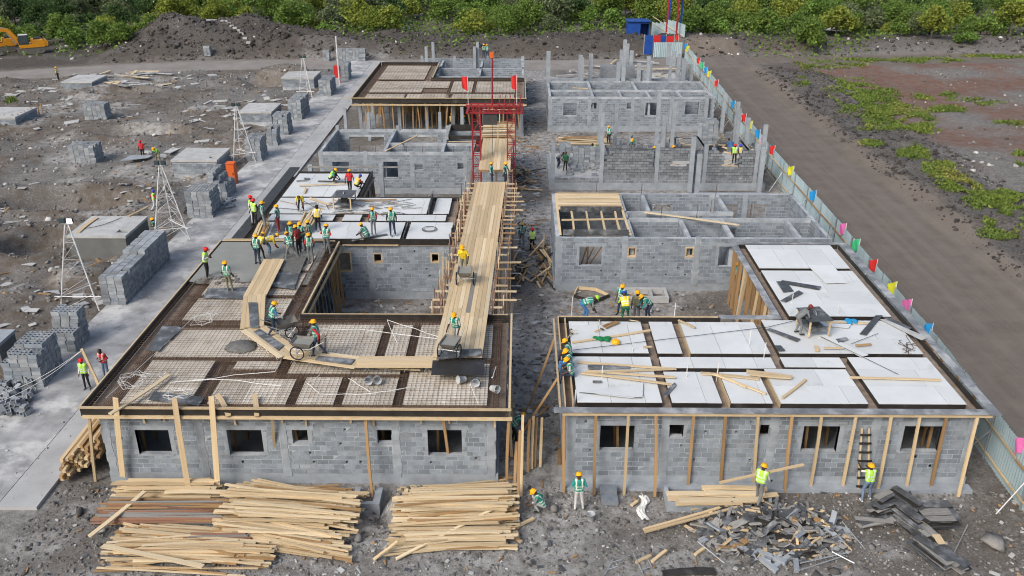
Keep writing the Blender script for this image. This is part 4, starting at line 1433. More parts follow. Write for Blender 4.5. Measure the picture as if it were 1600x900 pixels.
scatter(16000, -17, 19, 17, 26.4, 0.03, 0.16, 3)
scatter(900, -17, 19, 17, 26.4, 0.1, 0.3, 3)
scatter(12000, -60, -21.8, 26, 60, 0.05, 0.3, 4)
scatter(11000, -80, -21.8, 55, 106, 0.08, 0.4, 4)
scatter(2500, 34, 80, 45, 108, 0.1, 0.45, 4, (6, 91, 0.45))
scatter(3200, -1.2, 2.2, 24, 108, 0.05, 0.2, 3)
scatter(3000, -9.2, 10.6, 33, 78, 0.05, 0.3, 3)
v, f = rocks(np.concatenate(X_), np.concatenate(Y_), np.concatenate(S_))
big_mesh('rubble', v, f, M['rock'], 'stuff', 'grey volcanic rubble strewn over the bare ground', 'rubble')
X_, Y_, S_ = [], [], []
scatter(7000, 27.4, 36, 24, 106, 0.06, 0.42, 3.5)
x = NR.uniform(-95, 95, 9000)
yb = far_road_y(x) + 3.8 + NR.random(9000) * 15
k = ((x < 22) | (NR.random(9000) < .6)) & ((x > -52) | (yb < 104))
X_.append(x[k]); Y_.append(yb[k]); S_.append(0.15 + 0.6 * NR.random(k.sum()) ** 5)
a, r_ = NR.uniform(0, 6.28, 1500), np.sqrt(NR.random(1500))
X_.append(-42.5 + 14 * r_ * np.cos(a)); Y_.append(122 + 8.5 * r_ * np.sin(a)); S_.append(0.15 + 0.6 * NR.random(1500) ** 5)
v, f = rocks(np.concatenate(X_), np.concatenate(Y_), np.concatenate(S_))
big_mesh('lava_rubble', v, f, M['rock_dark'], 'stuff', 'dark lava rubble bulldozed into a bank behind the cross road', 'rubble')
X_, Y_, S_ = [], [], []
scatter(3500, -17, 19, 18, 26.3, 0.03, 0.13, 2.5, (3, 95, 0.45))
scatter(1800, -70, -22, 30, 104, 0.08, 0.5, 3.5, (7, 96, 0.5))
scatter(260, 30, 70, 60, 100, 0.1, 0.5, 3, (6, 97, 0.56))
scatter(500, -9, 10.6, 33, 78, 0.05, 0.25, 2, (3, 98, 0.5))
scatter(350, -90, 90, 113, 132, 0.15, 0.6, 3)
v, f = rocks(np.concatenate(X_), np.concatenate(Y_), np.concatenate(S_))
x, y = NR.uniform(-21.4, -17.1, 900), NR.uniform(25.2, 110, 900)
k = (NR.random(900) < .35) | (x < -20.7) | (x > -17.5)
x, y = x[k], y[k]
v2, f2 = rocks(x, y, .03 + .1 * NR.random(len(x)) ** 3, .1, np.full(len(x), .085))
f = np.concatenate([f, f2 + len(v)])
v = np.concatenate([v, v2])
big_mesh('pale_rubble', v, f, M['chip'], 'stuff', 'pale chips of broken concrete and stone among the rubble', 'rubble')

# flat shards, sticks and boards trodden into the ground --------------------------------
def shards(name, label, m, lots):
    mb = MB()
    for n, x0, x1, y0, y1, l0, l1, w0, w1, ns in lots:
        x, y = NR.uniform(x0, x1, n), NR.uniform(y0, y1, n)
        k = free(x, y)
        if ns:
            k &= fbm(x, y, ns[0], ns[1], 3) > ns[2]
        x, y = x[k], y[k]
        z = ground_h(x, y)
        for i in range(len(x)):
            a, ln = rnd.uniform(0, 6.28), rnd.uniform(l0, l1) * rnd.uniform(.3, 1)
            d = Vector((math.cos(a), math.sin(a), rnd.uniform(-.12, .12))) * ln / 2
            c = Vector((x[i], y[i], z[i] + .04))
            mb.bar(c - d, c + d, rnd.uniform(w0, w1), rnd.uniform(.02, .06), (rnd.uniform(-.2, .2), rnd.uniform(-.2, .2), 1))
    tag(mb.build(name, m), label, 'debris', kind='stuff')


shards('debris', 'broken slabs and pale sheets strewn over the rubble field', M['concrete_light'], ((420, -60, -22.2, 36, 62, .2, 1.3, .1, .6, (7, 141, .5)), (420, -75, -22.2, 60, 104, .3, 2.0, .2, .9, (8, 142, .5)), (160, -9, 10.5, 33.5, 78, .1, .6, .06, .3, None), (120, -1, 2.2, 26, 105, .15, .7, .08, .3, None), (260, -16, 19, 18, 26.2, .06, .35, .04, .15, (3, 143, .48))))
shards('wood_litter', 'sticks and board ends littering the alley and the yards', M['wood_old'], ((150, -.6, 1.6, 26.5, 100, .3, 1.4, .05, .13, (4, 144, .48)), (90, -9, -1, 34, 60, .2, 1.1, .05, .12, None), (90, 2, 10.5, 34.5, 60, .2, 1.1, .05, .12, None), (150, -60, -22.2, 40, 100, .4, 1.8, .06, .16, (7, 145, .5)), (160, -16, 19, 18, 26.2, .1, .45, .03, .07, None)))
shards('dark_litter', 'dark scraps of formwork trodden into the ground', M['film_grey'], ((90, -.6, 1.6, 26.5, 100, .2, .9, .05, .2, None), (80, -9, 10.5, 34, 78, .2, .9, .05, .25, None), (160, -16, 19, 18, 26.2, .06, .4, .03, .15, None)))

# grass ------------------------------------------------------------------------
M['grass'] = mat('green_grass', (0.12, 0.17, 0.025), (0.075, 0.12, 0.025), 0.25, 0.8, var=0.35, c3=(0.19, 0.19, 0.05), s3=0.2)


def leaves(P, s, tilt=1.0, asp=1.6):
    """one small pointed leaf face at each point"""
    n = len(P)
    d = NR.normal(size=(n, 3))
    d[:, 2] = np.abs(d[:, 2]) * tilt
    d /= np.linalg.norm(d, axis=1, keepdims=True)
    u = np.cross(d, NR.normal(size=(n, 3)))
    u /= np.linalg.norm(u, axis=1, keepdims=True)
    s = (s * NR.uniform(.6, 1.3, n))[:, None]
    V = np.stack([P - d * s * asp / 2, P + u * s / 2, P + d * s * asp / 2, P - u * s / 2], 1)
    return V.reshape(-1, 3), (np.arange(n * 4).reshape(n, 4))


G_ = []
for px, py, rx, ry, n in ((1310, 103, 40, 5, 900), (1330, 142, 38, 16, 2200), (1372, 150, 30, 12, 1300), (1372, 172, 50, 14, 2600), (1430, 190, 30, 16, 2000), (1380, 190, 30, 12, 900), (1480, 172, 26, 7, 900), (1460, 150, 30, 6, 700), (1425, 250, 22, 10, 1400), (1470, 272, 26, 10, 1500),
                           (1500, 300, 36, 16, 2600), (1545, 322, 40, 20, 3000), (1585, 345, 22, 18, 1500), (1560, 362, 28, 9, 1100), (1450, 95, 60, 4, 900), (1550, 89, 60, 3, 800), (1594, 250, 12, 10, 500), (1270, 108, 26, 7, 600), (1250, 140, 14, 5, 300),
                           (1400, 205, 60, 6, 600), (1360, 232, 16, 5, 400), (1575, 195, 22, 5, 400), (1525, 160, 40, 5, 500), (1560, 375, 30, 8, 400), (1340, 95, 80, 3, 800), (18, 159, 9, 5, 260)):
    n = int(n * 2.4)
    a, r_ = NR.uniform(0, 6.28, n), np.sqrt(NR.random(n)) * NR.uniform(.6, 1.35, n)
    c0, cx, cy = at(px, py), at(px + rx, py), at(px, py - ry)
    x = c0.x + r_ * np.cos(a) * (cx.x - c0.x) + r_ * np.sin(a) * (cy.x - c0.x)
    y = c0.y + r_ * np.sin(a) * (cy.y - c0.y)
    k = fbm(x, y, 1.6, 101, 3) > 0.37 + .2 * NR.random(len(x))
    x, y = x[k], y[k]
    G_.append(np.stack([x, y, ground_h(x, y) + NR.random(len(x)) * 0.2], 1))
v, f = leaves(np.concatenate(G_), 0.13, 1.4, 2.2)
big_mesh('grass', v, f, M['grass'], 'stuff', 'yellow green grass and weeds in patches beside the dirt track', 'grass')

# scrub beyond the site ------------------------------------------------------------
def leafy(m):
    t = m.node_tree
    b = next(n for n in t.nodes if n.type == 'BSDF_PRINCIPLED')
    o = next(n for n in t.nodes if n.type == 'OUTPUT_MATERIAL')
    tr = t.nodes.new('ShaderNodeBsdfTranslucent')
    mx = t.nodes.new('ShaderNodeMixShader')
    mx.inputs[0].default_value = .3
    t.links.new(b.inputs['Base Color'].links[0].from_socket, tr.inputs[0])
    t.links.new(b.outputs[0], mx.inputs[1])
    t.links.new(tr.outputs[0], mx.inputs[2])
    t.links.new(mx.outputs[0], o.inputs[0])
    return m


LEAF = [leafy(mat('leaf_' + n_, tuple(q * 1.6 for q in c1), tuple(q * 1.6 for q in c2), 0.5, 0.75, var=0.38, spec=0.2)) for n_, c1, c2 in (
    ('mid', (0.095, 0.145, 0.03), (0.06, 0.1, 0.022)), ('yellow', (0.17, 0.19, 0.035), (0.085, 0.12, 0.022)), ('dark', (0.045, 0.08, 0.025), (0.028, 0.053, 0.018)), ('grey', (0.1, 0.125, 0.06), (0.065, 0.085, 0.045)), ('fresh', (0.1, 0.165, 0.035), (0.06, 0.11, 0.025)))]
M['bark'] = mat('bark', (0.11, 0.09, 0.07), (0.07, 0.055, 0.045), 3, 0.95, var=0.2)


def crown_pts(n, w, hgt, lobes, seed, base=0.18):
    r = np.random.default_rng(seed)
    L = []
    for i in range(lobes):
        a, q = r.uniform(0, 6.28), r.uniform(0.1, 0.72) * w / 2
        zz = hgt * (base + (1 - base) * r.uniform(0.25, 0.85) * (1 - 0.5 * (q / (w / 2)) ** 2))
        L.append((q * math.cos(a), q * math.sin(a), zz, r.uniform(.13, .27) * w))
    L = np.array(L)
    k = r.integers(0, lobes, n)
    d = r.normal(size=(n, 3))
    d /= np.linalg.norm(d, axis=1, keepdims=True)
    rr = L[k, 3] * (0.35 + 0.75 * r.random(n) ** .7 + .5 * r.random(n) ** 6)
    p = L[k, :3] + d * rr[:, None] * np.array([1, 1, .8])
    p = p[p[:, 2] > 0.05]
    return p


def trunk_mesh(hgt, w, seed):
    r = random.Random(seed)
    mb = MB()
    p = Vector((0, 0, -0.3))
    rr = 0.045 * hgt / 2
    top = Vector((r.uniform(-.2, .2), r.uniform(-.2, .2), hgt * .45))
    mb.tube(p, top, rr, rr * .7, 6)
    for i in range(5):
        a = r.uniform(0, 6.28)
        e = top + Vector((math.cos(a) * w * .28, math.sin(a) * w * .28, hgt * r.uniform(.15, .4)))
        mb.tube(top * r.uniform(.55, 1), e, rr * .55, rr * .2, 5)
    return mesh_from('trunk', mb.v, mb.f, M['bark'])


VAR = []
for i, (w_, h_, lb, n_) in enumerate(((4.6, 3.4, 14, 2600), (5.4, 4.3, 16, 3000), (3.6, 2.6, 10, 1900), (4.0, 5.2, 14, 2700), (6.2, 5.0, 18, 3500), (3.0, 1.9, 9, 1500))):
    P_ = crown_pts(n_, w_, h_, lb, 200 + i)
    v, f = leaves(P_, 0.225, .8, 1.6)
    VAR.append((v, f, trunk_mesh(h_, w_, i), w_, h_))
CR = {}


def crown(i, j):
    if (i, j) not in CR:
        CR[i, j] = big_mesh('crown', VAR[i][0], VAR[i][1], LEAF[j], None, None, None)
    return CR[i, j]


r2 = random.Random(77)
spots = []
for ix in range(-32, 33):
    for iy in range(-3, 15):
        x = ix * 4.7 + r2.uniform(-1.9, 1.9)
        y = 127 + iy * 4.6 + r2.uniform(-1.9, 1.9)
        fy = float(far_road_y(np.array([x]))[0])
        lim = fy + 15 + 5 * math.sin(x * .13) + (4 if -8 < x < 20 else 0)
        if x > 30:
            lim = fy + 8.5 + 3 * math.sin(x * .3)
        if x < -52:
            lim = 118.5 + 2.5 * math.sin(x) if x < -57 else 116
        if y < lim or math.hypot((x + 40.5) / 13, (y - 122.5) / 8.5) < 1.05:
            continue
        if abs(x) > 0.62 * y + 9:
            continue
        if 66 < x < 100 and 140 < y < 152 and r2.random() < .8:
            continue
        if -17 < x < -9 and y < 142:
            continue
        if 12.5 < x < 21.5 and y < 131:
            continue
        spots.append((y, x))
spots.sort()
KIND = ['mid green', 'yellow green', 'dark green', 'grey green', 'fresh green']
far_v, far_f, kf = [], [], 0
REG = ((-72, 'at the far left edge'), (-58, 'behind the excavators'), (-47, 'left of the spoil heap'), (-30, 'behind the spoil heap'), (-18, 'right of the spoil heap'), (-9, 'by the bare gap in the scrub'), (1, 'behind the farthest roofless house'), (12, 'behind the bare columns'), (22, 'behind the blue hut'), (34, 'beyond the lattice arch'), (47, 'above the rubbish bank'), (60, 'above the bend of the track'), (74, 'near the ruined wall'), (500, 'at the far right edge'))


def bush_label(x, y, j, i, tall, s):
    reg = next(t for q, t in REG if x < q)
    row = 'in the front row' if y < 133 else 'in the second row' if y < 139 else 'half way back' if y < 146 else 'deep in the scrub'
    size = ('tall ' if i == 3 else 'broad ' if i == 4 else '') if tall else ('tiny ' if i == 5 else 'small ' if i == 2 else 'wide ' if i == 1 else '')
    return '%s%s %s %s, %s' % (size, KIND[j], 'tree' if tall else 'bush', reg, row)



for n_, (y, x) in enumerate(spots):
    tall = r2.random() < min(.75, (y - 122) / 45)
    i = r2.choice((1, 3, 4, 4)) if tall else r2.choice((0, 2, 5, 0, 1))
    j = r2.choices(range(5), (5, 4, 3 if y > 135 else 1, 2, 4))[0]
    if x < -60 and y > 132:
        j = r2.choice((2, 2, 3))
    s = r2.uniform(.6, 1.18)
    z = gz(x, y)
    if n_ < 290:
        o = thing('tree' if tall else 'bush', bush_label(x, y, j, i, tall, s), 'tree' if tall else 'bush', (x, y, z), 'scrub trees and bushes beyond the cross road')
        o.rotation_euler = (0, 0, r2.uniform(0, 6.28))
        o.scale = (s, s, s * r2.uniform(.85, 1.15))
        for nm, me in (('crown', crown(i, j)), ('trunk', VAR[i][2])):
            c = bpy.data.objects.new(nm, me)
            c.parent = o
            col.objects.link(c)
    else:
        v = VAR[i][0].reshape(-1, 4, 3)[::2].reshape(-1, 3)
        a = r2.uniform(0, 6.28)
        R_ = np.array([[math.cos(a), -math.sin(a), 0], [math.sin(a), math.cos(a), 0], [0, 0, 1]])
        v = v @ R_.T * s + np.array([x, y, z])
        far_v.append(v)
        far_f.append(np.arange(len(v)).reshape(-1, 4) + kf)
        kf += len(v)
big_mesh('forest', np.concatenate(far_v), np.concatenate(far_f), mat('leaf_far', (0.12, 0.19, 0.045), (0.055, 0.1, 0.03), 0.12, 0.75, var=0.4, c3=(0.2, 0.22, 0.06), s3=0.1, m3=(.5, .62)), 'stuff', 'green scrub forest stretching away behind the nearer trees', 'forest')
n_ = 60000
x = NR.uniform(-110, 110, n_)
y = NR.uniform(114, 185, n_)
fy = far_road_y(x)
k = (y > np.where(x < -52, 116, fy + 11 + 4 * np.sin(x * .13) - np.where(x > 30, 4.5, 0)) + 5 * (NR.random(n_) - .5)) & (np.hypot((x + 40.5) / 13, (y - 122.5) / 8.5) > .95) & (fbm(x, y, 6, 131, 3) > .4) & ~((x > 12) & (x < 22) & (y < 131))
x, y = x[k], y[k]
v, f = leaves(np.stack([x, y, ground_h(x, y) + NR.random(len(x)) ** 2 * 1.5 * (.3 + fbm(x, y, 3, 133, 2))], 1), 0.3, .8, 1.6)
big_mesh('undergrowth', v, f, LEAF[0], 'stuff', 'low green undergrowth filling the ground between the bushes', 'undergrowth')


# ------------------------------------------------------------------ plank runway, hoist
def lerp(a, b, t):
    return a + (b - a) * t


run = thing('plank_runway', 'long plank runway on rusty scaffold poles crossing at roof level', 'runway', (-2.2, 40, 0))


def rx(y, t):
    """x of the runway at depth y, t = 0 left edge .. 1 right edge"""
    k = (y - 29.4) / (51.1 - 29.4)
    return lerp(lerp(-3.3, -2.75, k), lerp(-1.42, -0.89, k), t)


STG = [rnd.uniform(-.8, .8) for _ in range(10)]
brk = [29.35, 33.4, 37.6, 42.4, 46.6, 51.1]
for s in range(5):
    for i in range(10):
        a, b = brk[s] + (STG[i] if s else 0), brk[s + 1] + (STG[i] if s < 4 else 0)
        z = 3.72 + rnd.uniform(0, .012)
        plank(run, (rx(a, (i + .5) / 10), a, z), (rx(b, (i + .5) / 10), b, z + rnd.uniform(-.01, .01)), 0.178, 0.035, rnd.choice(['wood', 'wood', 'wood_pale', 'wood_pale', 'wood_grey' if rnd.random() < .06 else 'wood']), kind='panel')
y = 33.9
while y < 51.5:
    plank(run, (rx(y, 0) - rnd.uniform(.3, .7), y, 3.62), (rx(y, 1) + rnd.uniform(.5, 1.25), y + rnd.uniform(-.1, .1), 3.62), 0.08, 0.06, rnd.choice(['wood', 'wood_pale', 'wood_old']), name='bearer')
    y += rnd.uniform(.55, 1.0)
y = 33.8
while y < 52:
    for t, o in ((0, -.18), (1, .15), (0, -.6), (1, .6)):
        if abs(o) > .5 and rnd.random() < .45:
            continue
        x = rx(y, t) + o
        z1 = rnd.uniform(4.1, 4.75) if abs(o) < .5 else rnd.uniform(3.4, 4.3)
        run_p = MB().tube((x, y + rnd.uniform(-.15, .15), 0), (x + rnd.uniform(-.06, .06), y + rnd.uniform(-.1, .1), z1), 0.026, n=5).build('pole', M['scaffold'] if rnd.random() < .75 else M['wood_pale'], run)
    y += 0.62
for t, o, z in ((0, -.2, 2.0), (0, -.2, 3.55), (1, .17, 2.0), (1, .17, 3.55), (1, .17, 4.3), (0, -.2, 0.6), (1, .6, 3.5)):
    MB().tube((rx(33.8, t) + o, 33.8, z), (rx(52, t) + o, 52, z), 0.025, n=5).build('rail', M['scaffold'], run)
for i in range(9):
    y = 34 + i * 2
    MB().tube((rx(y, 1) + .17, y, .2), (rx(y + 2, 1) + .17, y + 2, 3.5), 0.022, n=5).build('brace', M['scaffold'], run)
    MB().tube((rx(y, 0) - .2, y + 2, .2), (rx(y + 2, 0) - .2, y, 4.2), 0.022, n=5).build('brace', M['scaffold'], run)
for y in np.arange(34.2, 51, 1.6):
    MB().tube((rx(y, 1) - .2, y, 1.6), (0.05, y, 1.6), 0.022, n=5).build('rail', M['whitesteel'], run)

lan = thing('hoist_landing', 'wooden landing platform inside the red hoist frame', 'platform', (-1.6, 57.5, 0))
for s, (a, b) in enumerate(((53.8, 57.6), (57.6, 61.2))):
    for i in range(9):
        x = -2.55 + i * .225
        plank(lan, (x, a, 3.7), (x + .02, b, 3.7 + rnd.uniform(0, .02)), 0.215, 0.04, rnd.choice(['wood', 'wood', 'wood_pale']), kind='panel')
for y in np.arange(61.5, 66.5, .55):
    plank(lan, (-2.8, y, 3.62), (-0.4, y + .05, 3.65), 0.22, 0.05, rnd.choice(['wood', 'wood_old', 'wood_pale']))
for x in (-2.7, -1.6, -0.5):
    for y in (54, 57.5, 61):
        MB().tube((x, y, 0), (x, y, 3.66), .04, n=6).build('pole', M['scaffold'], lan)
for y in (61.3, 66.4):
    for x in (-2.8, -1.6, -0.4):
        plank(lan, (x, y, 3.6), (x, y, 4.6), .07, .07, 'wood', name='rail_post')
    plank(lan, (-2.9, y, 4.55), (-0.3, y, 4.55), .1, .05, 'wood', name='rail')
plank(lan, (-2.6, 53.75, 3.62), (-0.5, 53.75, 3.62), .1, .1, 'wood_old', name='bearer')

hoi = thing('hoist_gantry', 'red lattice steel hoist gantry standing over the runway', 'hoist', (-1.7, 56, 0))
for x in (-2.85, -0.6):
    mb = MB()
    w = .26
    for a in (-w, w):
        for b in (-w, w):
            mb.bar((x + a, 56 + b, 0), (x + a, 56 + b, 6.9), .07, .07)
    z = .3
    k = 0
    while z < 6.7:
        for q in (-w, w):
            mb.bar((x - w, 56 + q, z), (x + w, 56 + q, z), .05, .05)
            mb.bar((x + q, 56 - w, z), (x + q, 56 + w, z), .05, .05)
        s = 1 if k % 2 else -1
        mb.bar((x - w * s, 56 - w, z), (x + w * s, 56 - w, z + .75), .03, .03)
        mb.bar((x - w * s, 56 + w, z), (x + w * s, 56 + w, z + .75), .03, .03)
        z += .75
        k += 1
    mb.build('lattice_leg', M['redsteel'], hoi)
mb = MB()
for yy in (55.7, 56.3):
    for zz in (6.85, 7.3):
        mb.bar((-3.5, yy, zz), (0.15, yy, zz), .09, .09)
    for i in range(8):
        x = -3.4 + i * .45
        mb.bar((x, yy, 6.85), (x + .22, yy, 7.3), .04, .04)
        mb.bar((x + .22, yy, 7.3), (x + .45, yy, 6.85), .04, .04)
mb.build('cross_beam', M['redsteel'], hoi)
mb = MB()
for x in (-3.4, .05):
    mb.bar((x, 55.4, 6.9), (x, 57.3, 6.9), .12, .12)
mb.bar((-3.4, 57.3, 6.9), (.05, 57.3, 6.9), .1, .1)
for i in range(5):
    x = -1.4 + i * .33
    mb.bar((x, 55.5, 7.35), (x + .1, 56.6, 7.8), .04, .04)
mb.build('winch_frame', M['redsteel'], hoi)
MB().tube((-1.82, 56, 7.3), (-1.78, 56, 10.3), .06, n=6).build('mast', M['redsteel'], hoi)
MB().box(-1.95, -1.7, 55.9, 56.1, 10.25, 10.6).build('mast_head', M['orange'], hoi)
MB().box(-2.4, -1.5, 55.6, 56.4, 6.1, 6.7).build('winch', M['darkmetal'], hoi)
MB().tube((-1.82, 56, 6.2), (-1.82, 56, 4.0), .012, n=4).build('cable', M['cord_dark'], hoi)

# flags -------------------------------------------------------------------------
FC = {'red': (0.62, 0.03, 0.03), 'green': (0.06, 0.5, 0.22), 'blue': (0.02, 0.28, 0.62), 'yellow': (0.62, 0.62, 0.04), 'pink': (0.68, 0.16, 0.42)}
FM = {k: mat(k + '_flag_cloth', c, tuple(q * .8 for q in c), 2, 0.75, var=.05) for k, c in FC.items()}


def flag(x, y, z0, z1, c, label, w=.55, hh=.62, side=-1):
    f = thing('flag', label, 'flag', (x, y, z0), 'coloured flags')
    MB().tube((x, y, z0), (x, y, z1), .02, n=5).build('flag_pole', M['whitesteel'], f)
    mb = MB()
    n, m = 8, 6
    ph_ = rnd.uniform(0, 6)
    drop = rnd.uniform(.0, .18)
    for i in range(n + 1):
        for j in range(m + 1):
            u, v_ = i / n, j / m
            mb.v.append((x + side * u * w * (1 - .15 * v_), y + .09 * math.sin(u * 7 + ph_ + v_ * 2) * u, z1 - .02 - v_ * hh * (1 - .25 * u) - u * u * drop))
    for i in range(n):
        for j in range(m):
            a = i * (m + 1) + j
            mb.f.append((a, a + 1, a + m + 2, a + m + 1))
            mb.mi.append(0)
    mb.build('flag_cloth', FM[c], f, smooth=True)
    return f


flag(-3.35, 56, 7.2, 9.1, 'red', 'red flag above the left leg of the red hoist frame', .4, .95)
flag(-0.25, 56, 7.2, 9.2, 'red', 'red flag above the right leg of the red hoist frame', .38, 1.0)

# corrugated fence ----------------------------------------------------------------
FP = [(17.6, 22.0), (17.75, 27.0), (18.2, 34), (18.75, 50), (18.95, 66), (19.25, 78), (19.7, 88), (20.15, 100), (20.4, 112)]


def fence_pt(y):
    for (xa, ya), (xb, yb) in zip(FP[:-1], FP[1:]):
        if y <= yb:
            return xa + (xb - xa) * (y - ya) / (yb - ya)
    return FP[-1][0]


def corrugated(name, ln, hh, pitch=.16, dep=.035):
    n = max(4, int(ln / pitch) * 2)
    v, f = [], []
    for i in range(n + 1):
        u = ln * i / n
        d = dep if i % 2 else 0
        for th in (0, .006):
            for z in (0, hh):
                v.append((d + th, u, z))
    for i in range(n):
        a = 4 * i
        f += [(a, a + 4, a + 5, a + 1), (a + 2, a + 3, a + 7, a + 6), (a + 1, a + 5, a + 7, a + 3), (a, a + 2, a + 6, a + 4)]
    return mesh_from(name, v, f, M['sheet'])


fen = thing('corrugated_fence', 'long pale blue corrugated sheet fence beside the dirt track', 'fence', (19, 30, 0))
pm = corrugated('panel', 1.0, 2.1)
y = 22.2
k = 0
while y < 111.5:
    x0, x1 = fence_pt(y), fence_pt(y + 1.0)
    o = bpy.data.objects.new('panel', pm)
    o.location = (x0, y, 0.02 + gz(x0, y) * .3 + rnd.uniform(-.02, .02))
    o.rotation_euler = (0, rnd.uniform(-.01, .01), math.atan2(-(x1 - x0), 1.0))
    o.scale = (1, math.hypot(1.0, x1 - x0) * 1.001, 1)
    link(o, fen)
    if k % 3 == 0:
        MB().tube((x0 - .06, y, 0), (x0 - .06, y, 2.2), .03, n=5).build('post', M['steel'], fen)
    if k % 3 == 0 and y < 90:
        MB().tube((x0 - .08, y, 1.3), (x0 - 1.0, y + rnd.uniform(-.5, .1), 0), .028, n=5).build('brace', M['steel'], fen)
    y += 1.0
    k += 1
for z, m in ((.35, 'wood_old'), (1.45, 'wood_old')):
    y = 22.2
    while y < 110:
        e = y + 4
        plank(fen, (fence_pt(y) - .06, y, z + rnd.uniform(-.03, .03)), (fence_pt(e) - .06, e, z + rnd.uniform(-.03, .03)), .08, .05, 'wood_old' if rnd.random() < .7 else 'wood', name='rail', up=(1, 0, 0))
        y = e
far = thing('corrugated_fence', 'short pale sheet fence running up behind the blue hut', 'fence', (20.5, 125, 0))
fm2 = corrugated('panel', 1.6, 2.0, .3, .05)
for i in range(8):
    x, y = 21.6 - i * .33, 119.8 + i * 1.55
    o = bpy.data.objects.new('panel', fm2)
    o.location = (x, y, gz(x, y) * .8)
    o.rotation_euler = (0, 0, math.atan(.33 / 1.55))
    link(o, far)
for z in (.6, 1.5):
    plank(far, (21.5, 119.8, z + .4), (19.0, 132, z + 1.4), .08, .05, 'wood', name='rail')

FL = [(1059, 82, 70, 'red'), (1073, 90, 74, 'blue'), (1076, 96, 78, 'yellow'), (1093, 112, 100, 'red'), (1099, 117, 104, 'green'), (1105, 122, 111, 'blue'), (1110, 131, 119, 'yellow'), (1122, 146, 129, 'red'), (1148, 180, 163, 'blue'), (1155, 187, 172, 'green'), (1165, 200, 184, 'red'), (1175, 213, 194, 'yellow'),
      (1186, 224, 216, 'blue'), (1196, 235, 219, 'pink'), (1209, 258, 238, 'red'), (1239, 283, 267, 'yellow'), (1273, 330, 311, 'blue'), (1321, 372, 353, 'pink'), (1341, 395, 385, 'green'), (1369, 425, 411, 'red'), (1398, 463, 452, 'yellow'), (1422, 490, 477, 'pink'), (1453, 530, 522, 'blue'), (1604, 710, 682, 'pink')]
wh = ['beside the gate at the far end', 'next after the far red one', 'third from the far gate', 'above the far bare columns', 'fifth from the far gate', 'sixth from the far gate', 'seventh from the far gate', 'alone at the bend of the track', 'ninth from the far gate', 'tenth from the far gate', 'eleventh from the far gate', 'twelfth from the far gate',
      'half hidden beside the pink one', 'beside the half built block walls', 'beside the workers on the half built walls', 'beside the roofless house corner', 'behind the roofless house wall', 'at the back corner of the white deck', 'low behind the white deck edge', 'beside the white deck edge', 'low beside the white deck', 'beside the sheets on the white deck', 'peeping above the white deck rim', 'at the near end of the fence']
for (px, pb, pt, c), w_ in zip(FL, wh):
    q = at(px, pt, 2.35)
    y = max(q.y, 22.5)
    # slide along the sight line to the fence line
    for _ in range(12):
        x, z = zat(px, pt, y)
        d = fence_pt(y) + .03 - x
        y -= d / (x / y + 1e-6) * -1 * .9
        y = min(max(y, 22.4), 118)
    x, z = zat(px, pt, y)
    flag(fence_pt(y) + .08, y, 0, min(max(z, 2.4), 3.5), c, c + ' flag on the corrugated fence, ' + w_, .42, .74)

# gate, hut and arch at the far end -----------------------------------------------------
gt = thing('site_gate', 'sheet metal gate painted blue, red and pale blue at the far end', 'gate', (17.4, 116, 0))
for x0, x1, z0, z1, m in ((15.9, 16.95, .2, 2.6, 'bluepaint'), (17.0, 17.9, 1.6, 2.6, 'redpaint'), (17.95, 18.6, 1.6, 2.6, 'bluepaint'), (18.7, 19.6, 1.7, 2.5, 'redpaint')):
    MB().box(x0, x1, 116.3, 116.36, z0, z1).build('panel', M[m], gt)
for i in range(4):
    o = bpy.data.objects.new('panel', corrugated('panel', .9, 1.9, .2, .04))
    o.location = (16.95 + i * .92, 115.3, 0)
    o.rotation_euler = (0, 0, -math.pi / 2)
    link(o, gt)
for x in (15.85, 17.0, 18.65, 19.7):
    MB().tube((x, 116.4, 0), (x, 116.4, 2.7), .06, n=6).build('post', M['steel'], gt)
hut = thing('site_hut', 'small bright blue metal hut with an open dark doorway', 'hut', (16.4, 127.5, 0))
zb = gz(16.4, 127) - .1
mb = MB()
mb.box(14.9, 15.0, 126.6, 129, zb, zb + 2.1).box(15.0, 16.6, 126.6, 126.68, zb, zb + 2.1).box(15.0, 17.9, 128.9, 129, zb, zb + 2.1).box(17.8, 17.9, 126.7, 128.9, zb, zb + 2.1).box(16.6, 17.9, 126.6, 126.68, zb + 1.85, zb + 2.1)
mb.build('wall', M['bluepaint'], hut)
mb = MB()
for i in range(12):
    mb.box(14.75 + i * .27, 14.75 + i * .27 + .2, 126.3, 129.2, zb + 2.12, zb + 2.2)
mb.box(14.75, 18.0, 126.35, 129.15, zb + 2.1, zb + 2.15)
mb.build('roof', M['bluepaint'], hut)
MB().box(15.1, 17.7, 126.8, 128.8, zb, zb + .05).build('floor', M['darkmetal'], hut)
ar = thing('gate_arch', 'tall red and blue lattice arch with flags over the far gate', 'arch', (20.3, 124, 0))
P4 = {}
for n_, (px, py), m in (('a', (1040, 60), 'redsteel'), ('b', (1043, 57), 'bluepaint'), ('c', (1055, 70), 'redsteel'), ('d', (1061, 68), 'bluepaint')):
    q = at(px, py + 8, 0)
    P4[n_] = q
    MB().bar((q.x, q.y, 0), (q.x, q.y, 6.9), .22, .22).build('post', M[m], ar)
mb = MB()
for a, b in (('a', 'c'), ('b', 'd'), ('a', 'b'), ('c', 'd')):
    for z in (6.3, 6.9):
        mb.bar((P4[a].x, P4[a].y, z), (P4[b].x, P4[b].y, z), .12, .12)
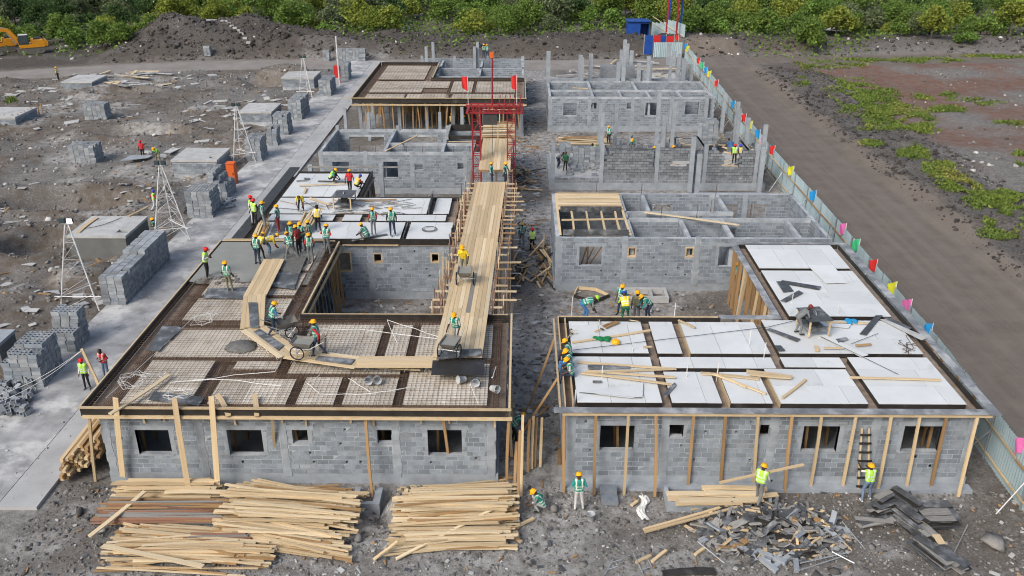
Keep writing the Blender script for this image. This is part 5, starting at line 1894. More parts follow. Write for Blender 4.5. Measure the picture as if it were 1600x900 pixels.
for i in range(7):
    t = i / 7
    a, b = P4['a'].lerp(P4['c'], t), P4['b'].lerp(P4['d'], t)
    mb.bar((a.x, a.y, 6.9), (b.x, b.y, 6.9), .06, .06)
    a2 = P4['a'].lerp(P4['c'], t + .14)
    mb.bar((a.x, a.y, 6.3), (a2.x, a2.y, 6.9), .06, .06)
mb.build('lattice_beam', M['redsteel'], ar)
flag(P4['c'].x - .6, P4['c'].y, 6.8, 8.6, 'green', 'green flag on top of the far lattice arch', .5, 1.3)
flag(P4['a'].x + .5, P4['a'].y, 6.8, 8.4, 'red', 'red flag on top of the far lattice arch', .6, .9)

# ------------------------------------------------------------------ block stacks
def hollow_block():
    mb = MB()
    x, y, z, t = .2, .1, .1, .032
    xs = [-x, -x + t, -t / 2, t / 2, x - t, x]
    # walls of a two-cell block, butted
    mb.box(-x, x, -y, -y + t, -z, z).box(-x, x, y - t, y, -z, z)
    for a, b in ((xs[0], xs[1]), (xs[2], xs[3]), (xs[4], xs[5])):
        mb.box(a, b, -y + t, y - t, -z, z)
    return [mesh_from('hollow_block', mb.v, mb.f, M['block_pale']), mesh_from('hollow_block', mb.v, mb.f, M['block'])]


HB = hollow_block()


def hblock(parent, x, y, z, rz, flat=False, s=1.0):
    o = bpy.data.objects.new('block', HB[rnd.random() < .3])
    o.location = (x + rnd.uniform(-.012, .012), y + rnd.uniform(-.012, .012), z)
    o.rotation_euler = (math.pi / 2 if flat else 0, 0, rz + rnd.uniform(-.04, .04))
    o.scale = (s * .97,) * 3
    link(o, parent)
    return o


def stack(label, x0, y0, nx, ny, nz, messy=0.0, drop=None, cellx=.41, celly=.21):
    """hollow blocks piled up: nx across, ny deep, nz high; only the shell is laid block by block"""
    st = thing('block_stack', label, 'blocks', (x0 + nx * cellx / 2, y0, 0.07), 'stacks of hollow concrete blocks')
    core = MB()
    lay_off = [rnd.uniform(-.045, .045) for _ in range(12)]
    zb = .08 if x0 > -23 and x0 < 2 else (.6 if x0 > 2 else gz(x0 + .8, y0 + .6) - .12)
    hts = {}
    for i in range(nx):
        for j in range(ny):
            hts[i, j] = nz - (drop(i / max(1, nx - 1), j / max(1, ny - 1)) if drop else 0) - (1 if rnd.random() < messy else 0)
    mx = max(hts.values())
    cnt = 0
    for k in range(mx):
        for i in range(nx):
            for j in range(ny):
                if k >= hts[i, j]:
                    continue
                vis = k == hts[i, j] - 1 or i in (0, nx - 1) or j == 0 or hts.get((i, j - 1), 0) <= k or hts.get((i + 1, j), 0) <= k or hts.get((i - 1, j), 0) <= k
                if not vis or cnt > 298:
                    if not vis:
                        continue
                    x, y, z = x0 + (i + .5) * cellx, y0 + (j + .5) * celly, zb + k * .2
                    core.box(x - .19, x + .19, y - .1, y + .1, z, z + .19)
                    continue
                cnt += 1
                hblock(st, x0 + (i + .5) * cellx + lay_off[k % 12], y0 + (j + .5) * celly + rnd.uniform(-.02, .02), zb + .1 + k * .2, math.pi if rnd.random() < .5 else 0)
    if core.v:
        core.build('more_blocks', M['block_pale'], st, kind='stuff')
    mn = min(hts.values())
    if nx > 2 and ny > 2 and mn > 1:
        MB().box(x0 + cellx * 1.05, x0 + cellx * (nx - 1.05), y0 + celly * 1.05, y0 + celly * (ny - 1.05), zb, zb + (mn - 1) * .2 - .03).build('inner_blocks', M['block_dark'], st)
    return st


stack('long grey block stack beside the road, lower at its near end', -21.75, 41.3, 3, 30, 9, .08, lambda u, v: 1 if v < .5 else 0)
stack('narrow two step block stack, nearest but one at the road edge', -22.0, 36.2, 3, 7, 9, .05, lambda u, v: 4 if v < .5 else 0)
stack('broad block stack behind the loose blocks nearest the camera on the left', -22.4, 33.0, 4, 9, 9, .1, lambda u, v: (2 if u < .3 else 0) + (1 if v < .3 else 0))
stack('tight block stack left of the road behind the concrete tank', -21.9, 54.6, 4, 9, 9, .04)
stack('crumbling block stack beside the orange cabinet', -21.6, 58.2, 3, 10, 10, .35, lambda u, v: int(4 * u))
stack('block stack at the foot of the third light tower', -21.8, 67.8, 3, 9, 9, .15)
stack('small block stack between two larger ones along the road', -21.3, 72.4, 2, 6, 8, .2)
stack('tall pale block stack beside the concrete tank with a square hatch', -21.6, 75.8, 3, 8, 9, .15)
stack('long block stack beyond the tank, farther up the road', -21.7, 81.5, 3, 16, 9, .1)
stack('block stack beside the far tank and the red box', -21.0, 91.8, 3, 14, 8, .12)
stack('ragged block stack in front of the red and white pole', -20.6, 100.0, 3, 9, 9, .3)
stack('wide grey block stack far off at the cross road', -23.2, 112.4, 9, 4, 8, .03)
stack('slim block stack beside the wide far one', -24.8, 112.2, 2, 4, 7, .15)
stack('square block stack alone on the far rubble field', -40.9, 81.4, 5, 6, 8, .05)
stack('square block stack alone on the nearer rubble field', -35.9, 67.8, 5, 7, 8, .12)
stack('tall block stack inside the half built house by the fence', 14.9, 70.9, 3, 6, 10, .1)
stack('block stack with open joints inside the half built house', 3.9, 63.9, 5, 4, 8, .1)
stack('round topped block stack at the corner of the half built house', 3.0, 65.2, 2, 4, 8, .2)
stack('small block heap left at the far edge of the picture', -40.2, 113.6, 2, 3, 6, .2)
hb = thing('loose_blocks', 'jumble of loose grey blocks at the left edge of the road', 'blocks', (-22, 31.6, .1))
for i in range(70):
    q = at(rnd.uniform(-20, 48), rnd.uniform(605, 650), .1)
    o = hblock(hb, q.x, q.y, .18 + rnd.random() * .3, rnd.uniform(0, 3), rnd.random() < .5)
    o.rotation_euler[1] = rnd.uniform(-.6, .6)
hb = thing('loose_blocks', 'loose blocks fallen beside the crumbling stack', 'blocks', (-20.5, 57, .1))
for i in range(22):
    q = at(rnd.uniform(338, 366), rnd.uniform(312, 328), .1)
    hblock(hb, q.x, q.y, .18, rnd.uniform(0, 3), rnd.random() < .6)
for px, py, lb in ((62, 597, 'single grey block standing on end at the stack foot'), (50, 614, 'single grey block lying flat on the road')):
    q = at(px, py, .1)
    o = bpy.data.objects.new('block', HB[0])
    o.location = (q.x, q.y, .2 if px > 55 else .19)
    o.rotation_euler = (0, math.pi / 2 if px > 55 else 0, .3)
    if px > 55:
        o.location.z = .29
    link(o)
    tag(o, lb, 'block')
hb = thing('loose_blocks', 'loose blocks scattered on the open floor of the half built house', 'blocks', (4, 62.5, .7))
for i in range(26):
    q = at(rnd.uniform(885, 935), rnd.uniform(252, 276), .7)
    hblock(hb, q.x, q.y, .82 + (.2 if rnd.random() < .3 else 0), rnd.choice((0, 1.57)) + rnd.uniform(-.3, .3), rnd.random() < .4)

# concrete tanks ------------------------------------------------------------------------
def tank(label, x0, x1, y0, y1, z1, m='concrete_light', render=False, hatch=True):
    t = thing('concrete_tank', label, 'tank', ((x0 + x1) / 2, (y0 + y1) / 2, 0), 'concrete tanks in the rubble field')
    if render:
        MB().box(x0, x1, y0, y1, -.6, z1 - .15).build('wall', mat('damp_render', (.14, .15, .15), (.1, .107, .108), 1.2, .8, var=0), t)
    else:
        mb = MB().box(x0 + .02, x1 - .02, y0 + .02, y1 - .02, -.6, z1 - .15)
        mb.build('wall', M['mortar'], t)
        nzz = int((z1 - .15) / .2)
        for k in range(nzz):
            o = (k % 2) * .2
            x = x0 - o
            while x < x1:
                a, b = max(x, x0), min(x + .41, x1)
                if b - a > .08:
                    block(t, a + .006, b - .006, y0, y0 + .15, k * .2 + .05, k * .2 + .24)
                x += .41
            y = y0 - o
            while y < y1:
                a, b = max(y, y0 + .16), min(y + .41, y1)
                if b - a > .08:
                    block(t, x1 - .15, x1, a + .006, b - .006, k * .2 + .05, k * .2 + .24)
                y += .41
    hx, hy = lerp(x0, x1, .78), lerp(y0, y1, .16)
    mb = MB()
    if hatch:
        mb.box(x0 - .05, hx, y0 - .05, y1 + .05, z1 - .15, z1).box(hx + .7, x1 + .05, y0 - .05, y1 + .05, z1 - .15, z1)
        mb.box(hx, hx + .7, y0 - .05, hy, z1 - .15, z1).box(hx, hx + .7, hy + .5, y1 + .05, z1 - .15, z1)
    else:
        mb.box(x0 - .05, x1 + .05, y0 - .05, y1 + .05, z1 - .15, z1)
    mb.build('lid_slab', M[m], t)
    return t


tank('large rendered concrete tank with a board on its lid, nearest the road', -26.7, -23.3, 48.3, 51.65, 1.25, render=True)
tank('pale block tank with a small hatch beside the orange cabinet', -26.4, -23.0, 64.4, 67.8, 1.15)
tank('pale block tank beside the tripod tower, third up the road', -26.1, -23.1, 80.7, 84.3, 1.0)
tank('white topped block tank farthest up the road', -26.0, -22.5, 96.3, 99.9, 1.1, hatch=False)
tank('low block tank with plank litter beside it on the far field', -49.0, -45.8, 94.2, 98.0, 1.0, hatch=False)
t = tank('timber shuttered tank at the left edge of the picture', -50.5, -46.0, 78.9, 82.8, .9, hatch=False)
for i in range(8):
    plank(t, (-51.8 + i * .75, 79.5, 0), (-51.8 + i * .75, 79.5, 1.0), .1, .06, 'wood_old', name='shutter_post')
    plank(t, (-46.2, 79.8 + i * .6, 0), (-46.2, 79.8 + i * .6, 1.0), .1, .06, 'wood_old', name='shutter_post')
tank('smooth concrete tank cut by the left edge near the block stacks', -27.0, -23.5, 34.8, 36.2, 1.25, m='concrete', render=True, hatch=False)
plank(None, at(122, 363, 1.3), at(151, 340, 1.3), .25, .04, 'wood', name='board', label='wide board lying on the large concrete tank lid', cat='board')
c_ = MB()
c_.path([at(x, y, 1.32) for x, y in ((132, 357), (150, 354), (165, 350), (178, 345), (190, 340))], .02)
tag(c_.build('cable', M['cord_dark']), 'black cable lying across the large tank lid', 'cable')
plank(None, at(200, 338, 1.3), at(232, 322, .8), .2, .05, 'wood', name='board', label='board reaching from the large tank lid to the rubble', cat='board')

# light towers ---------------------------------------------------------------------------
def tower(label, px, py, hgt, w=1.0, lit=False, rz=0.0):
    b = at(px, py, .08)
    t = thing('light_tower', label, 'light tower', b, 'tripod light towers along the road')
    top = Vector((b.x, b.y, hgt))
    ft = [Vector((b.x + w * math.cos(a + rz), b.y + w * math.sin(a + rz), .08)) for a in (rad(210), rad(330), rad(90))]
    tp = [top + Vector((.1 * math.cos(a + rz), .1 * math.sin(a + rz), 0)) for a in (rad(210), rad(330), rad(90))]
    for f_, q in zip(ft, tp):
        MB().tube(f_, q, .032, n=6).build('leg', M['whitesteel'], t)
    mb = MB()
    for k in range(5):
        t0, t1 = k / 5, (k + 1) / 5
        for i in range(3):
            j = (i + 1) % 3
            a, b2 = ft[i].lerp(tp[i], t0), ft[j].lerp(tp[j], t1)
            if k > 0:
                mb.tube(ft[i].lerp(tp[i], t0), ft[j].lerp(tp[j], t0), .009, n=4)
            mb.tube(a, b2, .009, n=4)
    mb.build('lattice', M['whitesteel'], t)
    for i in range(3):
        j = (i + 1) % 3
        d = (ft[j] - ft[i]).normalized() * .35
        MB().tube(ft[i].lerp(tp[i], .17) - d, ft[j].lerp(tp[j], .17) + d, .03, n=5).build('spreader', M['whitesteel'], t)
    MB().bar(top + Vector((-.3, 0, .05)), top + Vector((.3, 0, .05)), .06, .06).build('cross_arm', M['whitesteel'], t)
    for s in (-1, 1):
        MB().box(top.x + s * .2 - .14, top.x + s * .2 + .14, top.y - .08, top.y + .05, hgt + .08, hgt + .34).build('floodlight', M['darkmetal'], t)
        MB().box(top.x + s * .2 - .12, top.x + s * .2 + .12, top.y - .1, top.y - .081, hgt + .1, hgt + .32).build('lamp_glass', M['lamp'] if lit and s > 0 else M['glass'], t)
    return t


tower('white tripod light tower with its lamp lit, nearest the camera', 133, 478, 4.6, 1.15, True)
tower('white tripod light tower beside the large tank, second up the road', 270, 372, 4.7, 1.2, False, .3)
tower('white tripod light tower third up the road', 380, 252, 4.4, 1.0, False, .5)
tower('thin white light tower fourth up the road', 479, 152, 4.0, .8)
tp_ = thing('light_pole', 'red and white banded pole on a stand at the far road', 'pole', at(531, 136), None)
b_ = at(531, 136)
for i in range(6):
    MB().tube((b_.x, b_.y, i * .9), (b_.x, b_.y, i * .9 + .9), .07, n=6).build('pole_band', M['whitesteel'], tp_)
MB().lathe([(.4, 0), (.4, .1), (.12, .2)], (b_.x, b_.y, .05), 10).build('base', M['concrete'], tp_)
rb_ = thing('fire_box', 'red metal box on legs beside the banded pole', 'box', (b_.x - .5, b_.y + 1.6, 0))
MB().box(b_.x - .85, b_.x - .2, b_.y + 1.5, b_.y + 1.9, .7, 2.0).build('box', M['redpaint'], rb_)
for s in (-.8, -.25):
    MB().bar((b_.x + s, b_.y + 1.7, 0), (b_.x + s, b_.y + 1.7, .7), .06, .06).build('leg', M['redsteel'], rb_)
oc = thing('cabinet', 'orange metal cabinet standing at the road edge', 'cabinet', (-21.1, 62, .08))
MB().box(-21.45, -20.85, 61.8, 62.4, .12, 1.62).build('body', M['orange'], oc)
MB().box(-21.43, -20.87, 61.77, 61.797, .16, 1.58).build('door', M['orange'], oc)
MB().box(-21.47, -20.83, 61.75, 62.42, 1.625, 1.67).build('top', M['orange'], oc)
MB().box(-21.0, -20.96, 61.73, 61.768, .8, .98).build('handle', M['darkmetal'], oc)

# ------------------------------------------------------------------ timber piles
def pile(label, y0, y1, xl, xr, n, hmax, mats, ang=.05, wmin=.06, wmax=.13, name='timber_pile', jit=.5, cat='timber pile', shape=None, th=(.03, .06), bias=0.0):
    t = thing(name, label, cat, ((xl + xr) / 2, (y0 + y1) / 2, 0), 'piles of sawn timber')
    for i in range(n):
        u = i / n
        lay = u
        y = rnd.triangular(y0, y1) if rnd.random() < .5 else rnd.uniform(y0, y1)
        yc = (y0 + y1) / 2
        prof = 1 - abs((y - yc) / ((y1 - y0) / 2)) ** 2.2
        z = .04 + hmax * lay * max(.12, prof) + rnd.uniform(0, .03)
        a, b = xl + rnd.uniform(-jit, jit), xr + rnd.uniform(-jit, jit)
        if shape:
            a, b = shape(y, a, b)
        s = rnd.gauss(bias, ang)
        if rnd.random() < .12:
            s += rnd.choice((-1, 1)) * ang * 2.5
        ln = b - a
        p0 = Vector((a, y - s * ln / 2, z + rnd.uniform(-.02, .03)))
        p1 = Vector((b, y + s * ln / 2, z + rnd.uniform(-.02, .05)))
        plank(t, p0, p1, rnd.uniform(wmin, wmax), rnd.uniform(*th), rnd.choice(mats))
    return t


WD = ['wood', 'wood', 'wood', 'wood_pale', 'wood_pale', 'wood_old']
pile('heaped pale timber in front of the rebar deck house, right of three heaps', 22.8, 26.3, -4.05, -.35, 210, .7, WD, .04, .045, .1, jit=.38, bias=.045)
pile('broad heap of splayed pale timber, middle of three heaps', 22.7, 26.1, -9.9, -5.95, 200, .7, WD, .075, .045, .1, jit=.6, bias=-.1)
pile('low splay of pale timber nearest the camera, below the reddish bundle', 21.7, 23.9, -13.0, -8.6, 95, .3, WD, .06, .045, .1, jit=.75, bias=-.05)
pile('grey and reddish bundle of thin timber on the left', 23.9, 25.4, -14.4, -10.0, 80, .4, ['wood_red', 'wood_red', 'wood_grey', 'wood_old'], .02, .04, .07, jit=.35)
pile('stack of wide pale boards against the rebar deck house wall', 25.5, 26.15, -14.4, -10.9, 22, .5, ['wood', 'wood', 'wood_pale'], .03, .1, .18, jit=.3)
pile('small reddish bundle half under the pale heap', 22.9, 23.5, -11.0, -9.0, 18, .35, ['wood_red', 'wood_grey'], .02, .05, .08, jit=.2)
t = thing('timber_pile', 'stack of square orange timber leaning along the house corner', 'timber pile', (-15.9, 27.5, 0), 'piles of sawn timber')
for i in range(60):
    r_, c__ = divmod(i, 9)
    x = -16.75 + c__ * .16 + rnd.uniform(-.04, .04)
    z = .12 + r_ * .13 + c__ * .1 + rnd.uniform(-.03, .03)
    y = 26.4 + rnd.uniform(-.25, .25) + c__ * .06
    plank(t, (x, y, z), (x + rnd.uniform(.0, .12), y + rnd.uniform(3.4, 4.6), z + .1), .12, .11, rnd.choice(['wood_old', 'wood_old', 'wood', 'wood']))
for p, q, lb in (((140, 838), (226, 768), 'lone wide board slanting across the reddish bundle'), ((583, 867), (622, 850), 'short thick board end sticking out beside the right heap'), ((618, 866), (770, 800), 'long thin plank lying askew on the right timber heap'), ((625, 803), (637, 768), 'short plank leaning on the left side of the right heap'),
                 ((160, 853), (318, 885), 'long plank lying askew on the nearest timber splay'), ((258, 768), (395, 770), 'wide pale board lying level below the wall stack')):
    a, b = at(*p, .3), at(*q, .5)
    plank(None, (a.x, a.y, .3 if p[0] < 580 else .1), (b.x, b.y, .62 if q[0] > 600 else .5), .17 if p[0] < 200 or p[0] == 258 else .1, .05, 'wood' if p[0] % 2 else 'wood_pale', name='plank', label=lb, cat='plank')
pile('tumble of short timber lying on the ground behind the half built house', 70.5, 74.5, 3.6, 7.2, 50, .8, WD, .12, .1, .2, jit=.6)
t = thing('timber_pile', 'pile of broad new planks on a low concrete kerb by the white deck house', 'timber pile', (7.5, 25.5, 0), 'piles of sawn timber')
for a, b, w in (((1042, 768), (1150, 772), .22), ((1044, 775), (1188, 780), .24), ((1060, 782), (1192, 781), .22), ((1096, 763), (1198, 766), .2), ((1055, 786), (1160, 786), .18), ((1150, 778), (1215, 773), .2), ((1100, 770), (1195, 773), .2)):
    p, q = at(*a, .45), at(*b, .45)
    z = rnd.uniform(.36, .5)
    plank(t, (p.x, p.y, z), (q.x, q.y, z + .03), w, .06, rnd.choice(['wood', 'wood_pale']))
kb = thing('concrete_kerb', 'low grey concrete kerb box under the broad planks', 'kerb', (7, 25.3, 0))
x0, x1 = at(1040, 790).x, at(1150, 790).x
MB().box(x0, x1, 24.95, 25.1, -.1, .34).build('front', M['concrete'], kb)
MB().box(x0, x0 + .15, 25.11, 26.0, -.1, .34).build('side', M['concrete'], kb)
for p, q, lb in (((1005, 828), (1150, 787), 'upper of two long planks lying slantwise before the scrap heap'), ((1007, 832), (1155, 793), 'lower of two long planks lying slantwise before the scrap heap'), ((1080, 797), (1160, 775), 'thin plank slanting up to the broad planks')):
    a, b = at(*p, .1), at(*q, .35)
    plank(None, (a.x, a.y, .12), (b.x, b.y, .4), .09, .05, 'wood', name='plank', label=lb, cat='plank')
for p, q, lb in (((812, 868), (838, 882), None), ((1019, 878), (1041, 860), 'short sawn offcut on the bare ground, larger of two'), ((994, 879), (1017, 868), 'short sawn offcut on the bare ground, smaller of two'), ((1086, 867), (1100, 857), 'short offcut left of the scrap heap'), ((803, 826), (834, 810), 'plank lying on the gravel near the crouching worker'), ((803, 837), (815, 847), 'small pale offcut below the plank on the gravel'), ((1461, 756), (1482, 760), 'square wooden board lying by the white deck house wall'), ((987, 790), (996, 783), 'small brown board scrap on the dust')):
    if lb:
        a, b = at(*p, .06), at(*q, .06)
        plank(None, a, b, .1 if p[0] != 1461 else .3, .07 if p[0] != 1461 else .04, 'wood', name='offcut', label=lb, cat='offcut')

# scrap heap and black panel heap ---------------------------------------------------------
sp = thing('scrap_heap', 'wide heap of broken formwork scraps, grey with bright wood pieces', 'scrap heap', (8.7, 24, 0))
cx, cy = 8.55, 24.0
for i in range(400):
    a, r_ = rnd.uniform(0, 6.28), math.sqrt(rnd.random())
    x, y = cx + 2.45 * r_ * math.cos(a), cy + 1.5 * r_ * math.sin(a)
    z = .05 + .55 * (1 - r_ * r_) * rnd.random() ** .5
    ln = rnd.uniform(.15, .75) if i % 7 else rnd.uniform(.6, 1.3)
    d = Vector((rnd.gauss(0, 1), rnd.gauss(0, .8), rnd.gauss(0, .22))).normalized() * ln / 2
    c = Vector((x, y, z))
    if c.z - abs(d.z) < 0:
        c.z = abs(d.z) + .03
    m = rnd.choices(['film_grey', 'wood_grey', 'wood', 'wood_old', 'film', 'concrete'], (6, 5, 3, 1, 2, 2))[0]
    if i < 290:
        plank(sp, c - d, c + d, rnd.uniform(.06, .26) if m != 'wood' else rnd.uniform(.07, .1), rnd.uniform(.02, .06), m, name='scrap', up=(rnd.uniform(-.5, .5), rnd.uniform(-.5, .5), 1))
for i in range(16):
    q = at(rnd.uniform(1120, 1300), rnd.uniform(800, 885), .1)
    d = Vector((rnd.uniform(-.4, .4), rnd.uniform(-.4, .4), rnd.uniform(-.05, .1)))
    MB().bar(q - d, q + d, .16, .14).build('concrete_stub', M['concrete'], sp)
for p, q in (((1243, 893), (1320, 868)), ((1250, 880), (1330, 862)), ((1300, 862), (1335, 880)), ((1090, 846), (1132, 880)), ((1316, 815), (1352, 858))):
    MB().tube(at(*p, .25), at(*q, .2), .02, n=5).build('steel_rod', M['steel'], sp)
bits = MB()
for i in range(420):
    a, r_ = rnd.uniform(0, 6.28), rnd.random() ** .45 * 1.12
    c = Vector((cx + 2.45 * r_ * math.cos(a), cy + 1.5 * r_ * math.sin(a), .05 + .5 * max(0, 1 - r_ * r_) * rnd.random()))
    d = Vector((rnd.gauss(0, 1), rnd.gauss(0, .8), rnd.gauss(0, .2))).normalized() * rnd.uniform(.06, .22)
    bits.cur = rnd.choices((0, 1, 2), (5, 3, 2))[0]
    bits.bar(c - d, c + d, rnd.uniform(.03, .12), rnd.uniform(.01, .05), (rnd.uniform(-.5, .5), rnd.uniform(-.5, .5), 1))
bits.build('scrap_bits', [M['wood_grey'], M['film_grey'], M['wood']], sp, kind='stuff')
bp = thing('panel_heap', 'heap of black cement stained formwork panels stacked in slipping layers', 'panel heap', (13.6, 24, 0))


def fan(cx, cy, n, rz, ln, w, z0, dz, jit=.1, par=bp, m=('film_grey', 'film_grey', 'film', 'wood_grey')):
    for i in range(n):
        a = rz + rnd.uniform(-jit, jit)
        d = Vector((math.cos(a), math.sin(a), rnd.uniform(-.03, .03))) * ln * rnd.uniform(.8, 1.1) / 2
        c = Vector((cx + rnd.uniform(-.15, .15), cy + rnd.uniform(-.12, .12), z0 + i * dz))
        plank(par, c - d, c + d, w * rnd.uniform(.7, 1.1), .02, rnd.choice(m), name='panel', kind='panel', up=(rnd.uniform(-.06, .06), rnd.uniform(-.06, .06), 1))


fan(14.2, 24.2, 22, .03, 1.25, .42, .05, .026)
fan(14.3, 24.8, 18, .02, 1.15, .45, .05, .03)
fan(13.3, 24.2, 18, -1.1, 1.2, .26, .05, .035)
fan(12.8, 24.8, 20, .35, 1.3, .24, .05, .03, .2)
fan(13.5, 23.8, 14, -1.2, 1.2, .25, .05, .03, .12)
fan(13.4, 24.9, 8, -.9, 1.1, .25, .5, .05, .2)
fan(12.9, 25.0, 8, .5, 1.2, .22, .5, .04, .15)
fan(13.4, 22.7, 10, -1.15, 1.4, .3, .04, .03, .1)
fan(13.9, 22.7, 8, -1.1, 1.5, .32, .04, .03, .06)
fan(12.2, 24.3, 10, .1, 1.3, .25, .04, .03, .3)
plank(bp, at(1462, 835, .62), at(1472, 850, .6), .25, .03, 'wood', name='panel')
plank(None, at(1036, 897, .05), at(1118, 893, .05), .3, .05, 'film', name='panel', label='dark panel lying at the bottom edge of the picture', cat='panel')

# ladder ------------------------------------------------------------------------------------
ld = thing('ladder', 'makeshift ladder with black rungs against the white deck house', 'ladder', (13.0, 26.0, 0))
b0, b1 = at(1341, 768, 0), at(1358, 768, 0)
t0, t1 = zat(1346, 668, 26.42), zat(1357, 668, 26.42)
A0, A1 = Vector((b0.x, b0.y, 0)), Vector((b1.x, b1.y, 0))
B0, B1 = Vector((t0[0], 26.38, t0[1])), Vector((t1[0], 26.38, t1[1]))
plank(ld, A0, B0, .06, .05, 'wood', name='rail', up=(0, -1, 0))
plank(ld, A1, B1, .06, .05, 'wood', name='rail', up=(0, -1, 0))
for i in range(7):
    k = .1 + i * .135
    p, q = A0.lerp(B0, k), A1.lerp(B1, k)
    e = (q - p) * .25
    plank(ld, p - e + Vector((0, -.05, 0)), q + e + Vector((0, -.05, 0)), .07, .05, 'film', name='rung', up=(0, -1, 0))

# timber poles stood against nothing in the alley
for i, (px, pt, pb) in enumerate(((806, 690, 772), (816, 648, 776), (827, 655, 738), (833, 650, 733), (838, 652, 730), (846, 652, 730), (812, 672, 790))):
    b = at(px - 2, pb, 0)
    x, z = zat(px + 1, pt, b.y + .8)
    plank(None, (b.x, b.y, 0), (x, b.y + .8, z), .1, .06, 'wood' if i % 2 else 'wood_old', name='pole', label=['first', 'second', 'third', 'fourth', 'fifth', 'sixth', 'short front'][i] + ' upright timber pole from the left in the alley between the houses', cat='pole')


# ------------------------------------------------------------------ people
def capsule(mb, p0, p1, r0, r1, n=10):
    p0, p1 = Vector(p0), Vector(p1)
    d = p1 - p0
    if d.length < 1e-5:
        d = Vector((0, 0, 1e-4))
        p1 = p0 + d
    d.normalize()
    u = Vector((0, 0, 1)) if abs(d.z) < .9 else Vector((1, 0, 0))
    a = d.cross(u).normalized()
    b = d.cross(a)
    rings = []
    for t in (-85, -55, -25, 0):
        rings.append((p0 + d * (r0 * math.sin(rad(t))), r0 * math.cos(rad(t))))
    for t in (0, 25, 55, 85):
        rings.append((p1 + d * (r1 * math.sin(rad(t))), r1 * math.cos(rad(t))))
    k = len(mb.v)
    for c, r in rings:
        for i in range(n):
            q = 2 * math.pi * i / n
            mb.v.append(tuple(c + a * (math.cos(q) * r) + b * (math.sin(q) * r)))
    m = len(rings)
    for j in range(m - 1):
        for i in range(n):
            mb.f.append((k + j * n + i, k + j * n + (i + 1) % n, k + (j + 1) * n + (i + 1) % n, k + (j + 1) * n + i))
    mb.f.append(tuple(k + i for i in range(n - 1, -1, -1)))
    mb.f.append(tuple(k + (m - 1) * n + i for i in range(n)))


class Pose:
    pass


